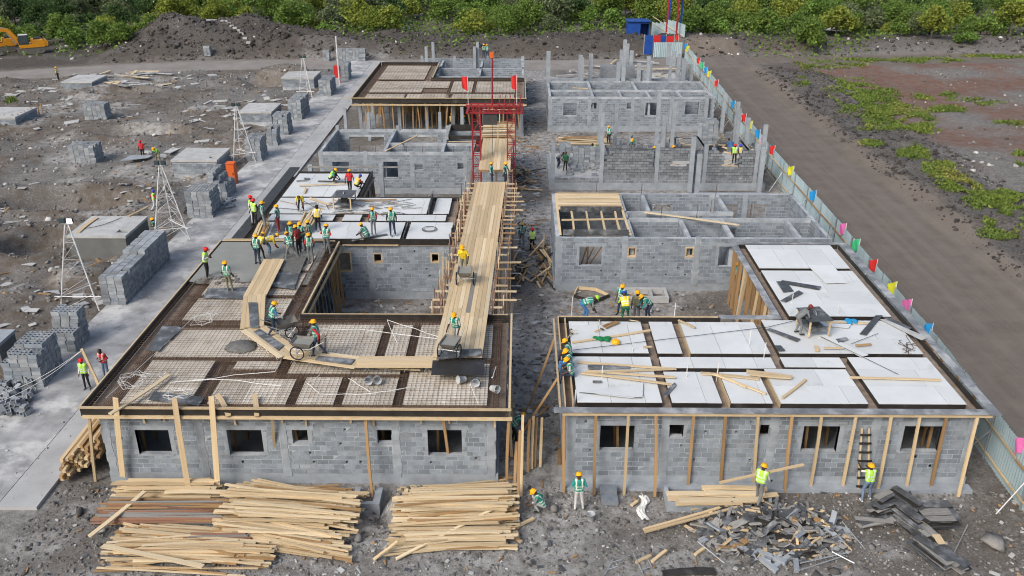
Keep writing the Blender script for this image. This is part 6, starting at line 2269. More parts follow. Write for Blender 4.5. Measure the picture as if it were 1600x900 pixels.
def make_pose(name, ph_, lean, legs, arms, headtilt=None):
    """ph_: pelvis point, lean: forward lean of the spine in degrees, legs/arms: per side (knee, ankle) / (elbow, wrist)"""
    mb = MB()
    bones = []

    def bone(reg, p0, p1, r0, r1):
        p0, p1 = Vector(p0), Vector(p1)
        capsule(mb, p0, p1, r0, r1)
        bones.append((reg, p0, p1, r0, r1))
    Pv = Vector(ph_)
    th = rad(lean)
    d = Vector((0, math.sin(th), math.cos(th)))
    ht = rad(headtilt if headtilt is not None else lean * .7)
    hd = Vector((0, math.sin(ht), math.cos(ht)))
    fwd = Vector((0, math.cos(ht), -math.sin(ht)))
    for s in (-1, 1):
        bone('torso', Pv + Vector((s * .065, 0, 0)) + d * .02, Pv + Vector((s * .085, 0, 0)) + d * .36, .105, .112)
        bone('hip', Pv + Vector((s * .07, -.01, 0)), Pv + Vector((s * .08, -.01, -.02)), .1, .1)
    bone('torso', Pv + d * .15, Pv + d * .4, .11, .12)
    S0, S1 = Pv + d * .445 + Vector((-.155, 0, 0)), Pv + d * .445 + Vector((.155, 0, 0))
    bone('torso', S0, S1, .07, .07)
    nk = Pv + d * .5
    hc = nk + hd * .14
    bone('head', nk - d * .03, hc - hd * .04, .055, .055)
    bone('head', hc - hd * .005, hc + hd * .05 + fwd * .005, .088, .092)
    bone('head', hc - hd * .055 + fwd * .03, hc - hd * .03 + fwd * .03, .055, .06)
    bone('head', hc + fwd * .095, hc - hd * .025 + fwd * .105, .012, .016)
    for s in (-1, 1):
        bone('head', hc + Vector((s * .09, 0, 0)) + hd * .01, hc + Vector((s * .092, -.01, 0)) - hd * .02, .018, .014)
    for s, (kn, an) in zip((-1, 1), legs):
        hp = Pv + Vector((s * .085, 0, -.03))
        kn, an = Vector(kn), Vector(an)
        bone('leg', hp, kn, .088, .06)
        bone('leg', kn, an, .06, .043)
        ft = Vector((an.x - kn.x, max(.12, 0) , 0))
        bone('foot', an + Vector((0, -.03, -.03)), an + Vector((s * .02, .15, -.035)), .042, .036)
    for s, (el, wr) in zip((-1, 1), arms):
        sh = S0 if s < 0 else S1
        el, wr = Vector(el), Vector(wr)
        bone('arm', sh + Vector((s * .02, 0, -.005)), el, .056, .044)
        bone('fore', el, wr, .043, .03)
        hdv = (wr - el).normalized()
        sd = hdv.cross(Vector((1, 0, 0)))
        sd = sd.normalized() if sd.length > .1 else Vector((0, 1, 0))
        nrm = hdv.cross(sd)
        bone('hand', wr + hdv * .02, wr + hdv * .075, .032, .034)
        for q, ln in zip((-.033, -.011, .011, .033), (.055, .068, .064, .048)):
            b0 = wr + hdv * .095 + sd * q
            b1 = b0 + hdv * ln * .6
            bone('hand', b0, b1, .0105, .0095)
            bone('hand', b1, b1 + hdv * ln * .35 + nrm * (s * .02), .0095, .008)
        tb = wr + hdv * .04 + sd * .034
        bone('hand', tb, tb + sd * .03 + hdv * .045, .013, .0105)
    me = bpy.data.meshes.new('tmp_body')
    me.from_pydata(mb.v, [], mb.f)
    o = bpy.data.objects.new('tmp_body', me)
    col.objects.link(o)
    m = o.modifiers.new('r', 'REMESH')
    m.mode = 'VOXEL'
    m.voxel_size = .0105
    m2 = o.modifiers.new('s', 'SMOOTH')
    m2.iterations = 3
    m2.factor = .4
    m3 = o.modifiers.new('d', 'DECIMATE')
    m3.ratio = .2
    dg = bpy.context.evaluated_depsgraph_get()
    em = bpy.data.meshes.new_from_object(o.evaluated_get(dg))
    bpy.data.objects.remove(o)
    em.name = 'body'
    n = len(em.polygons)
    cen = np.zeros(n * 3)
    em.polygons.foreach_get('center', cen)
    cen = cen.reshape(-1, 3)
    best, reg = np.full(n, 1e9), np.zeros(n, int)
    names = ['torso', 'hip', 'head', 'leg', 'foot', 'arm', 'fore', 'hand']
    for rg, p0, p1, r0, r1 in bones:
        a, b = np.array(p0), np.array(p1)
        ab = b - a
        t = np.clip(((cen - a) @ ab) / max(1e-9, ab @ ab), 0, 1)
        dist = np.linalg.norm(cen - (a + t[:, None] * ab), axis=1) - (r0 + (r1 - r0) * t)
        k = dist < best
        best[k] = dist[k]
        reg[k] = names.index(rg)
    mi = np.array([1, 2, 0, 2, 3, 1, 4, 0])[reg]
    em.materials.clear()
    for q in range(5):
        em.materials.append(None)
    em.polygons.foreach_set('material_index', mi.astype(np.int32))
    em.polygons.foreach_set('use_smooth', np.ones(n, bool))
    # vest: the torso faces pushed out a little
    nv = len(em.vertices)
    co, no = np.zeros(nv * 3), np.zeros(nv * 3)
    em.vertices.foreach_get('co', co)
    em.vertices.foreach_get('normal', no)
    co, no = co.reshape(-1, 3), no.reshape(-1, 3)
    dn, pn = np.array(d), np.array(Pv)
    tt = (cen - pn) @ dn
    keep = ((reg == 0) & (tt > .0)) | ((reg == 1) & (tt > .03)) | ((reg == 5) & (tt > .43) & (np.abs(cen[:, 0]) < .21))
    idx, vf, vmi = {}, [], []
    vv = []
    for i in np.nonzero(keep)[0]:
        f = []
        for k in em.polygons[i].vertices:
            if k not in idx:
                idx[k] = len(vv)
                vv.append((co[k] + no[k] * .016).tolist())
            f.append(idx[k])
        vf.append(f)
        st = (.1 < tt[i] < .145) or (.22 < tt[i] < .265) or (tt[i] > .265 and .085 < abs(cen[i, 0]) < .125)
        vmi.append(1 if st else 0)
    vm = bpy.data.meshes.new('vest')
    vm.from_pydata(vv, [], vf)
    vm.materials.append(None)
    vm.materials.append(None)
    vm.polygons.foreach_set('material_index', vmi)
    vm.polygons.foreach_set('use_smooth', [True] * len(vf))
    r = Pose()
    r.body, r.vest = em, vm
    hm = Matrix((Vector((1, 0, 0)), fwd, hd)).transposed().to_4x4()
    hm.translation = hc + hd * .035
    r.head = hm
    r.lo = co[:, 2].min()
    return r


def hat_mesh():
    mb = MB()
    n = 14
    prof = [(.135, 0), (.128, .012), (.118, .02), (.116, .05), (.1, .085), (.065, .112), (.02, .122)]
    mb.lathe(prof, (0, 0, 0), n)
    mb.bar((0, -.08, .1), (0, .08, .1), .03, .05)
    mb.box(-.07, .07, .1, .175, .0, .014)
    return mesh_from('hard_hat', mb.v, mb.f, [None], smooth=False)


def hair_mesh():
    mb = MB()
    mb.lathe([(.093, -.03), (.1, .01), (.092, .05), (.06, .085), (.015, .095)], (0, -.012, 0), 12)
    return mesh_from('hair', mb.v, mb.f, [None], smooth=True)


HAT, HAIR = hat_mesh(), hair_mesh()
sL, sR = -1, 1
POSES = {
    'stand': make_pose('stand', (0, 0, .93), 2, (((-.1, .02, .5), (-.11, -.02, .085)), ((.1, .03, .5), (.13, .02, .085))), (((-.25, -.05, 1.13), (-.25, .07, .89)), ((.25, -.04, 1.13), (.24, .1, .9)))),
    'look': make_pose('look', (0, 0, .93), 6, (((-.12, .03, .5), (-.16, -.03, .085)), ((.11, .02, .5), (.15, .0, .085))), (((-.26, .0, 1.16), (-.12, .2, 1.12)), ((.27, -.02, 1.15), (.14, .19, 1.2))), 20),
    'hips': make_pose('hips', (0, 0, .93), 0, (((-.11, .02, .5), (-.14, -.04, .085)), ((.1, .05, .5), (.12, .06, .085))), (((-.36, -.1, 1.2), (-.2, .02, 1.02)), ((.25, -.04, 1.13), (.25, .08, .9)))),
    'walk': make_pose('walk', (0, 0, .91), 6, (((-.1, .16, .52), (-.1, .22, .1)), ((.1, -.02, .49), (.1, -.26, .14))), (((-.25, -.16, 1.12), (-.24, -.12, .87)), ((.25, .1, 1.13), (.23, .25, .95)))),
    'push': make_pose('push', (0, -.05, .9), 16, (((-.11, .12, .5), (-.11, .12, .085)), ((.11, -.06, .48), (.11, -.32, .12))), (((-.27, .1, 1.06), (-.27, .33, .86)), ((.27, .1, 1.06), (.27, .33, .86))), 18),
    'bend': make_pose('bend', (0, -.14, .86), 74, (((-.12, .06, .48), (-.13, -.03, .085)), ((.12, .08, .48), (.15, .03, .085))), (((-.22, .3, .72), (-.16, .38, .45)), ((.22, .32, .72), (.14, .44, .47))), 60),
    'stoop': make_pose('stoop', (0, -.1, .9), 48, (((-.12, .05, .49), (-.15, -.06, .085)), ((.12, .06, .49), (.16, .05, .085))), (((-.25, .3, .95), (-.14, .46, .78)), ((.25, .3, .95), (.15, .48, .8))), 45),
    'crouch': make_pose('crouch', (0, -.16, .3), 28, (((-.19, .2, .5), (-.15, .03, .085)), ((.18, .22, .5), (.16, .06, .085))), (((-.26, .16, .5), (-.12, .38, .3)), ((.26, .16, .5), (.13, .4, .28))), 40),
    'sit': make_pose('sit', (0, 0, .12), 14, (((-.13, .42, .16), (-.13, .48, -.24)), ((.13, .42, .16), (.14, .46, -.24))), (((-.26, .1, .36), (-.2, .32, .22)), ((.26, .12, .36), (.18, .33, .24))), 35),
    'wide': make_pose('wide', (0, 0, .84), 30, (((-.24, .1, .46), (-.34, .04, .085)), ((.22, .02, .46), (.36, -.16, .085))), (((-.28, .2, .96), (-.1, .38, .84)), ((.26, .22, .98), (.08, .44, .66))), 35),
    'climb': make_pose('climb', (0, 0, .9), 8, (((-.16, .08, .5), (-.24, -.1, .085)), ((.12, .1, .5), (.16, .04, .085))), (((-.3, .16, 1.3), (-.3, .4, 1.42)), ((.26, .16, 1.22), (.12, .42, 1.26))), 0),
}
PC = {}


def cloth(c, rough=.85):
    k = tuple(round(x, 3) for x in c)
    if k not in PC:
        PC[k] = mat('cloth_%d' % len(PC), c, tuple(x * .78 for x in c), 9, rough, var=.04)
    return PC[k]


COL = {'green': (.02, .23, .17), 'lime': (.38, .72, .06), 'yellow': (.75, .55, .03), 'red': (.48, .03, .04), 'navy': (.03, .045, .08), 'black': (.018, .018, .02), 'grey': (.17, .18, .19), 'jeans': (.14, .2, .3), 'white': (.6, .6, .6), 'khaki': (.2, .19, .13), 'dgreen': (.02, .12, .06),
       'hyellow': (.85, .42, .01), 'hred': (.65, .02, .015), 'hblue': (.03, .06, .5), 'skin': (.06, .034, .022), 'skin2': (.1, .058, .038), 'teal': (.02, .3, .3), 'stripe': (.62, .66, .6), 'maroon': (.25, .03, .03), 'lgrey': (.4, .42, .42), 'blue': (.05, .16, .36)}


def person(label, p, pose, rz, vest='green', hat='hyellow', shirt='grey', legs='navy', fore='skin', shoes='black', s=1.0, z=None):
    P_ = POSES[pose]
    o = thing('person', label, 'person', p, 'workers on the site')
    o.rotation_euler = (rad(rnd.uniform(-3, 3)) if pose != 'sit' else 0, rad(rnd.uniform(-3, 3)) if pose != 'sit' else 0, rad(rz + rnd.uniform(-8, 8)))
    g_ = rnd.uniform(.93, 1.1)
    o.scale = (s * g_, s * g_, s)
    k = rnd.choice(('skin', 'skin', 'skin2'))
    b = bpy.data.objects.new('body', P_.body)
    b.parent = o
    if pose != 'sit':
        b.location.z = -P_.lo
    col.objects.link(b)
    for i, c in enumerate((k, shirt, legs, shoes, k if fore == 'skin' else fore)):
        b.material_slots[i].link = 'OBJECT'
        b.material_slots[i].material = cloth(COL[c])
    if vest:
        v = bpy.data.objects.new('vest', P_.vest)
        v.parent = o
        v.location = b.location
        col.objects.link(v)
        for i, c in enumerate((vest, 'stripe')):
            v.material_slots[i].link = 'OBJECT'
            v.material_slots[i].material = cloth(COL[c], .6)
    hm = bpy.data.objects.new('hard_hat' if hat else 'hair', HAT if hat else HAIR)
    hm.parent = o
    hm.matrix_basis = Matrix.Translation(b.location) @ P_.head
    col.objects.link(hm)
    hm.material_slots[0].link = 'OBJECT'
    hm.material_slots[0].material = cloth(COL[hat], .35) if hat else cloth((.012, .011, .01))
    return o


ZD = 3.37
# facing: 0 = away from the camera, 180 = towards it, 90 = left, -90 = right
PEOPLE = [
    ('man in lime vest and red helmet watching the fresh concrete from the deck edge', (325, 433), ZD, 'look', -80, 'lime', 'hred', 'white', 'black', 'white'),
    ('worker in green vest standing alone on the wet slab, back turned', (360, 455), ZD, 'stand', -15, 'green', 'hyellow', 'grey', 'khaki', 'skin'),
    ('worker in green vest at the left of the concreting crowd', (403, 413), ZD, 'stand', -20, 'green', 'hyellow', 'navy', 'navy', 'skin'),
    ('worker in yellow vest at the left of the concreting crowd', (409, 405), ZD, 'stoop', -30, 'yellow', 'hyellow', 'khaki', 'black', 'khaki'),
    ('worker in yellow vest bending down to the fresh concrete, in blue jeans', (421, 397), ZD, 'bend', -75, 'yellow', 'hyellow', 'yellow', 'jeans', 'red'),
    ('worker in green vest shovelling with legs wide apart', (456, 405), ZD, 'wide', 40, 'green', 'hyellow', 'grey', 'grey', 'skin'),
    ('worker in green vest at the back of the concreting crowd', (459, 392), ZD, 'stand', 120, 'green', 'hyellow', 'grey', 'navy', 'skin'),
    ('worker in red shirt in the middle of the concreting crowd', (468, 397), ZD, 'look', 70, None, 'hyellow', 'maroon', 'black', 'red'),
    ('worker in green vest behind the man in red shirt', (474, 390), ZD, 'look', 150, 'green', 'hyellow', 'lgrey', 'navy', 'skin'),
    ('worker in green vest seen from behind at the right of the crowd', (486, 408), ZD, 'stand', 10, 'green', 'hyellow', 'red', 'grey', 'skin'),
    ('worker in green vest at the far right of the crowd', (486, 388), ZD, 'look', 90, 'green', 'hyellow', 'grey', 'khaki', 'skin'),
    ('worker in green vest over red sleeves standing by the edge beam', (512, 396), ZD, 'look', -10, 'green', 'hyellow', 'red', 'grey', 'red'),
    ('worker in green vest walking behind the first barrow on the deck', (430, 521), 3.6, 'push', -62, 'green', 'hyellow', 'blue', 'navy', 'white'),
    ('worker in green vest and red sleeves wheeling a barrow leftwards', (499, 555), 3.66, 'walk', 80, 'green', 'hyellow', 'red', 'navy', 'red'),
    ('worker in green vest wheeling a barrow off the runway end', (713, 538), 3.76, 'push', 165, 'green', 'hyellow', 'lgrey', 'lgrey', 'skin'),
    ('worker in yellow shirt wheeling a barrow down the runway', (726, 428), 3.76, 'push', 180, None, 'hyellow', 'yellow', 'khaki', 'skin'),
    ('man in lime vest and red helmet standing behind the black formwork', (395, 347), ZD, 'stand', -90, 'lime', 'hred', 'white', 'white', 'skin'),
    ('man in lime vest over black with red helmet on the white deck', (399, 352), ZD, 'stand', 150, 'lime', 'hred', 'black', 'black', 'black'),
    ('worker in green vest facing the board pile on the white deck', (414, 357), ZD, 'stand', -60, 'green', 'hyellow', 'grey', 'grey', 'skin'),
    ('worker in green vest and red trousers by the board pile', (436, 362), ZD, 'stand', 80, 'green', 'hyellow', 'navy', 'maroon', 'navy'),
    ('worker in yellow shirt bending over a plank on the white deck', (471, 329), ZD, 'bend', 190, None, None, 'yellow', 'black', 'skin'),
    ('bareheaded worker in yellow vest, back turned, on the white deck', (497, 361), ZD, 'stand', 0, 'yellow', None, 'white', 'black', 'skin'),
    ('worker crouching over a strip at the back of the white deck', (520, 284), ZD, 'crouch', -90, 'lime', 'hyellow', 'teal', 'black', 'skin'),
    ('worker in red football shirt walking away on the white deck', (547, 302), ZD, 'walk', 0, None, 'hyellow', 'red', 'black', 'skin'),
    ('worker in blue helmet crouching at the white deck edge', (560, 294), ZD, 'crouch', -60, 'yellow', 'hblue', 'red', 'black', 'skin'),
    ('worker in green vest crouching with a board on the white deck', (570, 374), ZD, 'crouch', 80, 'green', 'hyellow', 'grey', 'grey', 'skin'),
    ('worker in green vest and red shirt standing on the white deck', (584, 366), ZD, 'stand', 20, 'green', 'hyellow', 'red', 'grey', 'skin'),
    ('worker in green vest standing by himself on the white deck', (614, 368), ZD, 'stand', 10, 'green', 'hyellow', 'navy', 'navy', 'skin'),
    ('worker in green vest walking up the alley between the houses', (815, 383), 0, 'walk', 10, 'green', 'hyellow', 'navy', 'khaki', 'skin'),
    ('man in lime vest and red helmet walking up the alley', (831, 391), 0, 'stand', 5, 'lime', 'hred', 'white', 'black', 'skin'),
    ('worker in green vest standing beside the hoist frame', (790, 291), 3.4, 'stand', 60, 'green', 'hyellow', 'navy', 'navy', 'skin'),
    ('worker half hidden behind the runway end by the hoist', (769, 290), 2.9, 'stand', -80, 'teal', 'hyellow', 'navy', 'navy', 'skin'),
    ('worker in yellow vest under the brown deck, left of two', (706, 204), .35, 'stand', 170, 'yellow', 'hyellow', 'black', 'black', 'skin'),
    ('worker in green vest under the brown deck, right of two', (723, 206), .35, 'walk', -60, 'green', 'hyellow', 'grey', 'grey', 'skin'),
    ('worker in green vest bending behind the hoist frame', (778, 198), .35, 'bend', 160, 'green', 'hyellow', 'grey', 'red', 'skin'),
    ('worker in blue trousers bending beside the hoist leg', (798, 216), 2.4, 'bend', 120, 'green', 'hyellow', 'blue', 'blue', 'skin'),
    ('worker in green vest on the farthest wall, left of two', (756, 91), 2.9, 'stand', 180, 'dgreen', 'hyellow', 'navy', 'navy', 'skin'),
    ('worker in green vest on the farthest wall, right of two', (762, 91), 2.9, 'stand', 170, 'green', 'hyellow', 'lgrey', 'navy', 'skin'),
    ('bareheaded man in dark green shirt on the open house floor', (883, 267), .7, 'stand', 160, None, None, 'dgreen', 'black', 'skin'),
    ('worker bending by the corner column of the half built house', (872, 262), .7, 'stoop', -120, None, None, 'grey', 'navy', 'skin'),
    ('worker in lime vest partly behind a column', (931, 250), .7, 'stoop', 90, 'lime', None, 'lime', 'grey', 'lime'),
    ('worker in green vest standing behind the rows of blocks', (951, 224), .7, 'stand', 150, 'green', 'hyellow', 'lgrey', 'black', 'skin'),
    ('worker in green vest laying blocks behind the stepped wall', (988, 240), .9, 'stoop', 160, 'green', 'hyellow', 'grey', 'grey', 'skin'),
    ('worker in green vest beside the middle column of the stepped walls', (1021, 258), .7, 'stand', 70, 'green', 'hyellow', 'khaki', 'grey', 'skin'),
    ('worker in black shirt crouching on the pale floor', (1054, 243), .7, 'crouch', 120, None, 'hyellow', 'black', 'black', 'skin'),
    ('man in black cap standing behind the crouching worker on the pale floor', (1050, 238), .7, 'stand', 180, None, None, 'black', 'black', 'skin'),
    ('man in lime vest and red helmet in the unfinished window gap', (1147, 255), .7, 'stand', 160, 'lime', 'hred', 'black', 'black', 'skin'),
    ('man in blue helmet and yellow vest in the unfinished window gap', (1157, 256), .7, 'stand', 100, 'yellow', 'hblue', 'lgrey', 'grey', 'skin'),
    ('worker in blue among the blocks near the corrugated fence', (1141, 233), .7, 'crouch', 40, None, None, 'blue', 'blue', 'skin'),
    ('worker inside the far roofless house, left of two helmets', (978, 150), .6, 'stand', 160, None, 'hyellow', 'grey', 'grey', 'skin'),
    ('worker inside the far roofless house, right of two helmets', (994, 150), .6, 'stand', 180, 'yellow', 'hyellow', 'grey', 'grey', 'skin'),
    ('man in red cap and grey shirt bent over the saw table on the white deck', (1247, 521), ZD, 'stoop', -75, None, 'maroon', 'grey', 'grey', 'skin'),
    ('worker in green vest bending at the back edge of the white deck, in blue shorts', (914, 498), 3.1, 'bend', -90, 'green', 'lime', 'grey', 'blue', 'skin'),
    ('worker in yellow vest and blue helmet seated at the back edge of the white deck', (977, 503), 3.1, 'stoop', 0, 'yellow', 'hblue', 'lime', 'dgreen', 'skin'),
    ('worker in green vest behind the yellow vest at the back edge', (969, 492), 2.9, 'stand', 150, 'green', 'hyellow', 'green', 'navy', 'skin'),
    ('worker low behind the back edge, between yellow vest and tool pile', (994, 503), 2.2, 'stand', 170, None, 'hyellow', 'khaki', 'grey', 'skin'),
    ('worker in green vest low behind the back edge, rightmost of the group', (1013, 499), 2.4, 'stoop', 100, 'green', 'hyellow', 'teal', 'navy', 'teal'),
    ('worker looking out of the window gap of the roofless house', (1146, 450), .5, 'stand', 150, 'teal', 'hyellow', 'navy', 'navy', 'skin'),
    ('worker in green vest crouching over a board beside the timber heap', (843, 796), .03, 'crouch', 85, 'green', 'hyellow', 'grey', 'lgrey', 'skin'),
    ('worker in green vest standing before the white deck house, back turned', (905, 796), .03, 'look', 5, 'green', 'hyellow', 'teal', 'white', 'skin'),
    ('worker in lime vest carrying a long plank past the house wall', (1185, 781), .45, 'push', -40, 'lime', 'hyellow', 'lgrey', 'grey', 'skin'),
    ('worker in lime vest at the foot of the ladder, in denim shorts', (1354, 781), .05, 'climb', 5, 'lime', 'hyellow', 'white', 'jeans', 'skin'),
    ('worker leaning out at the alley corner holding a slanting pole', (803, 690), 0, 'stoop', -80, 'green', 'hyellow', 'maroon', 'black', 'skin'),
    ('man in lime vest and red helmet standing on the concrete road', (138, 607), .09, 'stand', 175, 'lime', 'hred', 'lgrey', 'black', 'white'),
    ('bareheaded man in red vest and jeans on the concrete road', (168, 590), .09, 'look', 160, 'red', None, 'maroon', 'jeans', 'red'),
    ('man in red shirt standing on the rubble beside a mortar board', (224, 245), -.05, 'stand', 170, None, 'hred', 'red', 'black', 'skin'),
    ('worker in lime vest on the rubble beside the red shirted man', (248, 252), -.05, 'stoop', 160, 'lime', 'hyellow', 'green', 'khaki', 'skin'),
    ('worker in blue helmet walking on the rubble behind the large tank', (243, 332), .0, 'walk', -70, 'lime', 'hblue', 'red', 'white', 'skin'),
    ('worker in green vest standing beside the large tank', (246, 372), .0, 'look', 110, 'green', 'hyellow', 'black', 'black', 'skin'),
    ('man in yellow vest standing on the far dirt road', (93, 129), .0, 'stand', 90, 'yellow', 'hyellow', 'khaki', 'black', 'skin'),
]
for t in PEOPLE:
    lb, (px, py), z, ps, rz, ve, ha, sh, le, fo = t
    q = at(px, py, z)
    if z <= 0:
        q.z = gz(q.x, q.y) + (0.0)
    sc_ = .89 + rnd.uniform(-.025, .025)
    person(lb, q, ps, rz, ve, ha, sh, le, fo, 'white' if px in (1354,) else rnd.choice(('black', 'khaki', 'grey')), sc_)
for i, (px, py) in enumerate(((891, 560), (892, 575), (892, 589))):
    q = at(px, py, 3.3)
    person(('farthest', 'middle', 'nearest')[i] + ' of three workers in green vests sitting along the white deck edge', (1.95, q.y, 3.36), 'sit', 82 + i * 6, 'green', 'hyellow', 'grey' if i < 2 else 'lgrey', ('navy', 'blue', 'navy')[i], 'skin', s=.9)
# carried plank and shovel
(xa, za), (xb, zb_) = zat(1125, 757, 25.15), zat(1255, 723, 25.15)
plank(None, (xa, 25.25, za), (xb, 25.05, zb_), .1, .05, 'wood', name='plank', label='long plank carried by the lime vested worker', cat='plank')
a = at(806, 690, .1)
for (px, py), zz, lb in (((449, 400), ZD, 'long shovel held upright in the concreting crowd'), ((480, 392), ZD, 'rake handle in the concreting crowd')):
    q = at(px, py, zz)
    t = thing('shovel', lb, 'shovel', q)
    MB().tube((q.x, q.y, zz + .2), (q.x + .05, q.y + .1, zz + 1.45), .017, n=6).build('handle', M['wood'], t)
    MB().prism([(q.x - .11, zz + .02), (q.x + .11, zz + .02), (q.x + .12, zz + .22), (q.x + .03, zz + .3), (q.x - .03, zz + .3), (q.x - .12, zz + .22)], 'y', q.y - .01, q.y + .01).build('blade', M['darkmetal'], t)

# ------------------------------------------------------------------ wheelbarrows
def barrow(label, px, py, z, rz, full=True):
    q = at(px, py, z)
    t = thing('wheelbarrow', label, 'wheelbarrow', (0, 0, 0), 'two wheeled barrows')
    mb = MB()
    lo, hi = [(-.2, -.25), (.2, -.25), (.2, .2), (-.2, .2)], [(-.33, -.42), (.33, -.42), (.33, .42), (-.33, .42)]
    v = [(x, y, .38) for x, y in lo] + [(x, y, .68) for x, y in hi] + [(x * .9, y * .93, .67) for x, y in hi] + [(x * .86, y * .86, .42) for x, y in lo]
    f = [(3, 2, 1, 0)] + [(i, (i + 1) % 4, 4 + (i + 1) % 4, 4 + i) for i in range(4)] + [(4 + i, 4 + (i + 1) % 4, 8 + (i + 1) % 4, 8 + i) for i in range(4)] + [(8 + i, 8 + (i + 1) % 4, 12 + (i + 1) % 4, 12 + i) for i in range(4)] + [(12, 13, 14, 15)]
    mb._add(v, f)
    mb.build('tray', M['trackmetal'], t)
    if full:
        mb = MB()
        mb.prism([(-.27, -.35), (.27, -.35), (.27, .35), (-.27, .35)], 'z', .58, .605)
        mb.build('concrete_load', M['wet'], t)
    for s in (-1, 1):
        w = MB()
        w.ring((s * .38, .12, .3), .27, .025, 18, 'x', 6)
        wo_ = w.build('wheel', M['rubber'], t)
        w = MB()
        for i in range(8):
            a = math.pi * i / 4
            w.tube((s * .38, .12, .3), (s * .38, .12 + .26 * math.cos(a), .3 + .26 * math.sin(a)), .008, n=4)
        w.tube((s * .34, .12, .3), (s * .42, .12, .3), .04, n=8)
        w.build('spokes', M['steel'], wo_)
        MB().path([(s * .2, .3, .36), (s * .25, -.3, .42), (s * .27, -.95, .82)], .018, 6).build('handle', M['steel'], t)
        MB().path([(s * .24, -.3, .42), (s * .26, -.4, .02)], .016, 5).build('leg', M['steel'], t)
    MB().tube((-.4, .12, .3), (.4, .12, .3), .018, n=6).build('axle', M['steel'], t)
    t.location = q
    t.rotation_euler = (0, 0, rad(rz))
    return t


barrow('empty barrow ahead of the worker on the deck bend', 449, 524, 3.52, -62, False)
barrow('barrow pointing left on the short plank walk', 476, 556, 3.66, 80)
barrow('full barrow leaving the runway end', 704, 556, 3.76, 165)
barrow('barrow coming down the middle of the runway', 727, 443, 3.76, 180)

# ------------------------------------------------------------------ walk boards and gear on the rebar deck
wk = thing('plank_walk', 'zigzag plank walk on wire trestles across the rebar deck', 'walkway', (-10, 33, 3.4))


def deckboards(pts, w, nb, m=('wood', 'wood', 'wood_pale'), z=3.58, par=wk):
    a, b = Vector((*pts[0][:2], z)), Vector((*pts[1][:2], z))
    d = (b - a).normalized()
    n = Vector((d.y, -d.x, 0))
    for i in range(nb):
        o = n * ((i + .5) / nb - .5) * w
        dz = Vector((0, 0, rnd.uniform(0, .01)))
        plank(par, a + o + dz - d * rnd.uniform(0, .1), b + o + dz + d * rnd.uniform(0, .1), w / nb * .96, .035, rnd.choice(m), kind='panel')
    k = int((b - a).length / .8) + 1
    for i in range(k):
        c = a.lerp(b, (i + .5) / k)
        mb = MB()
        for s in (-1, 1):
            q = c + n * (w * .42 * s)
            mb.path([q + d * .12 + Vector((0, 0, -.22)), q + Vector((0, 0, -.03)), q - d * .12 + Vector((0, 0, -.22))], .01, 4)
        mb.build('trestle', M['steel'], par)


A = [at(428, 406, 3.58), at(398, 463, 3.58), at(394, 512, 3.58), at(452, 553, 3.58), at(560, 568, 3.6), at(684, 568, 3.6)]
deckboards((A[0], A[1]), 1.0, 5)
deckboards((A[1], A[2]), .95, 5, z=3.62)
deckboards((A[2], A[3]), .95, 5, z=3.58)
deckboards((A[3], A[4]), .9, 5, z=3.62)
deckboards((A[4], A[5]), .85, 5, z=3.66)


def sheet4(pts, z, m, name, label, cat, th=.02, par=None):
    mb = MB()
    q = [at(x, y, z) for x, y in pts]
    mb.prism([(v.x, v.y) for v in q][::-1], 'z', z, z + th)
    o = mb.build(name, M[m], par)
    if label:
        tag(o, label, cat)
    return o


sheet4([(388, 473), (402, 473), (404, 512), (391, 512)], 3.665, 'film_grey', 'cover_sheet', None, None, par=wk)
sheet4([(396, 519), (406, 514), (444, 540), (435, 548)], 3.625, 'film_grey', 'cover_sheet', None, None, par=wk)
sheet4([(498, 556), (555, 562), (548, 570), (492, 563)], 3.67, 'film_grey', 'cover_sheet', None, None, par=wk)
sheet4([(447, 397), (480, 400), (468, 428), (428, 420)], 3.44, 'slurry', 'sheet', 'slurry covered dark sheet beside the plank walk, upper', 'sheet')
sheet4([(434, 421), (468, 427), (460, 452), (423, 448)], 3.4, 'film_grey', 'sheet', 'dusty grey sheet beside the plank walk, lower', 'sheet')
sheet4([(326, 451), (394, 449), (384, 467), (316, 466)], 3.38, 'film_grey', 'sheet', 'slurry splashed grey sheet on the wing of the rebar deck', 'sheet')
sheet4([(254, 510), (280, 510), (249, 549), (229, 548)], 3.37, 'film_grey', 'sheet', 'blue grey plywood sheet lying along the deck edge', 'sheet')
sheet4([(272, 510), (284, 512), (266, 531), (260, 531)], 3.395, 'film_grey', 'sheet', 'narrow grey sheet lapped on the blue grey one', 'sheet')
sheet4([(241, 612), (320, 621), (311, 634), (232, 625)], 3.37, 'film_grey', 'sheet', 'dark grey sheet under the white rope tangle', 'sheet')
sheet4([(676, 564), (757, 564), (757, 586), (674, 586)], 3.68, 'film', 'sheet', 'black plywood sheet at the foot of the runway', 'sheet', .03)
sheet4([(684, 548), (752, 545), (752, 556), (682, 562)], 3.79, 'film_grey', 'sheet', 'scuffed grey sheet on the end of the runway', 'sheet', .02)
sheet4([(498, 526), (508, 522), (506, 556), (498, 556)], 3.37, 'trench', 'sheet', 'narrow brown board between the deck panels', 'sheet')
a, b = at(172, 647, 3.5), at(265, 585, 3.5)
plank(None, a, b, .17, .04, 'wood_pale', name='board', label='long pale board slanting over the near corner of the rebar deck', cat='board')
plank(None, at(590, 575, 3.5), at(657, 578, 3.5), .07, .05, 'wood', name='batten', label='thin batten by the buckets on the rebar deck', cat='batten')
q0 = at(156, 605, .1)
plank(None, (q0.x, q0.y, .09), (q0.x - .35, q0.y - .1, 2.05), .12, .06, 'wood', name='post', up=(0, -1, 0), label='slanting wooden post carrying ropes beside the red helmet man', cat='post')
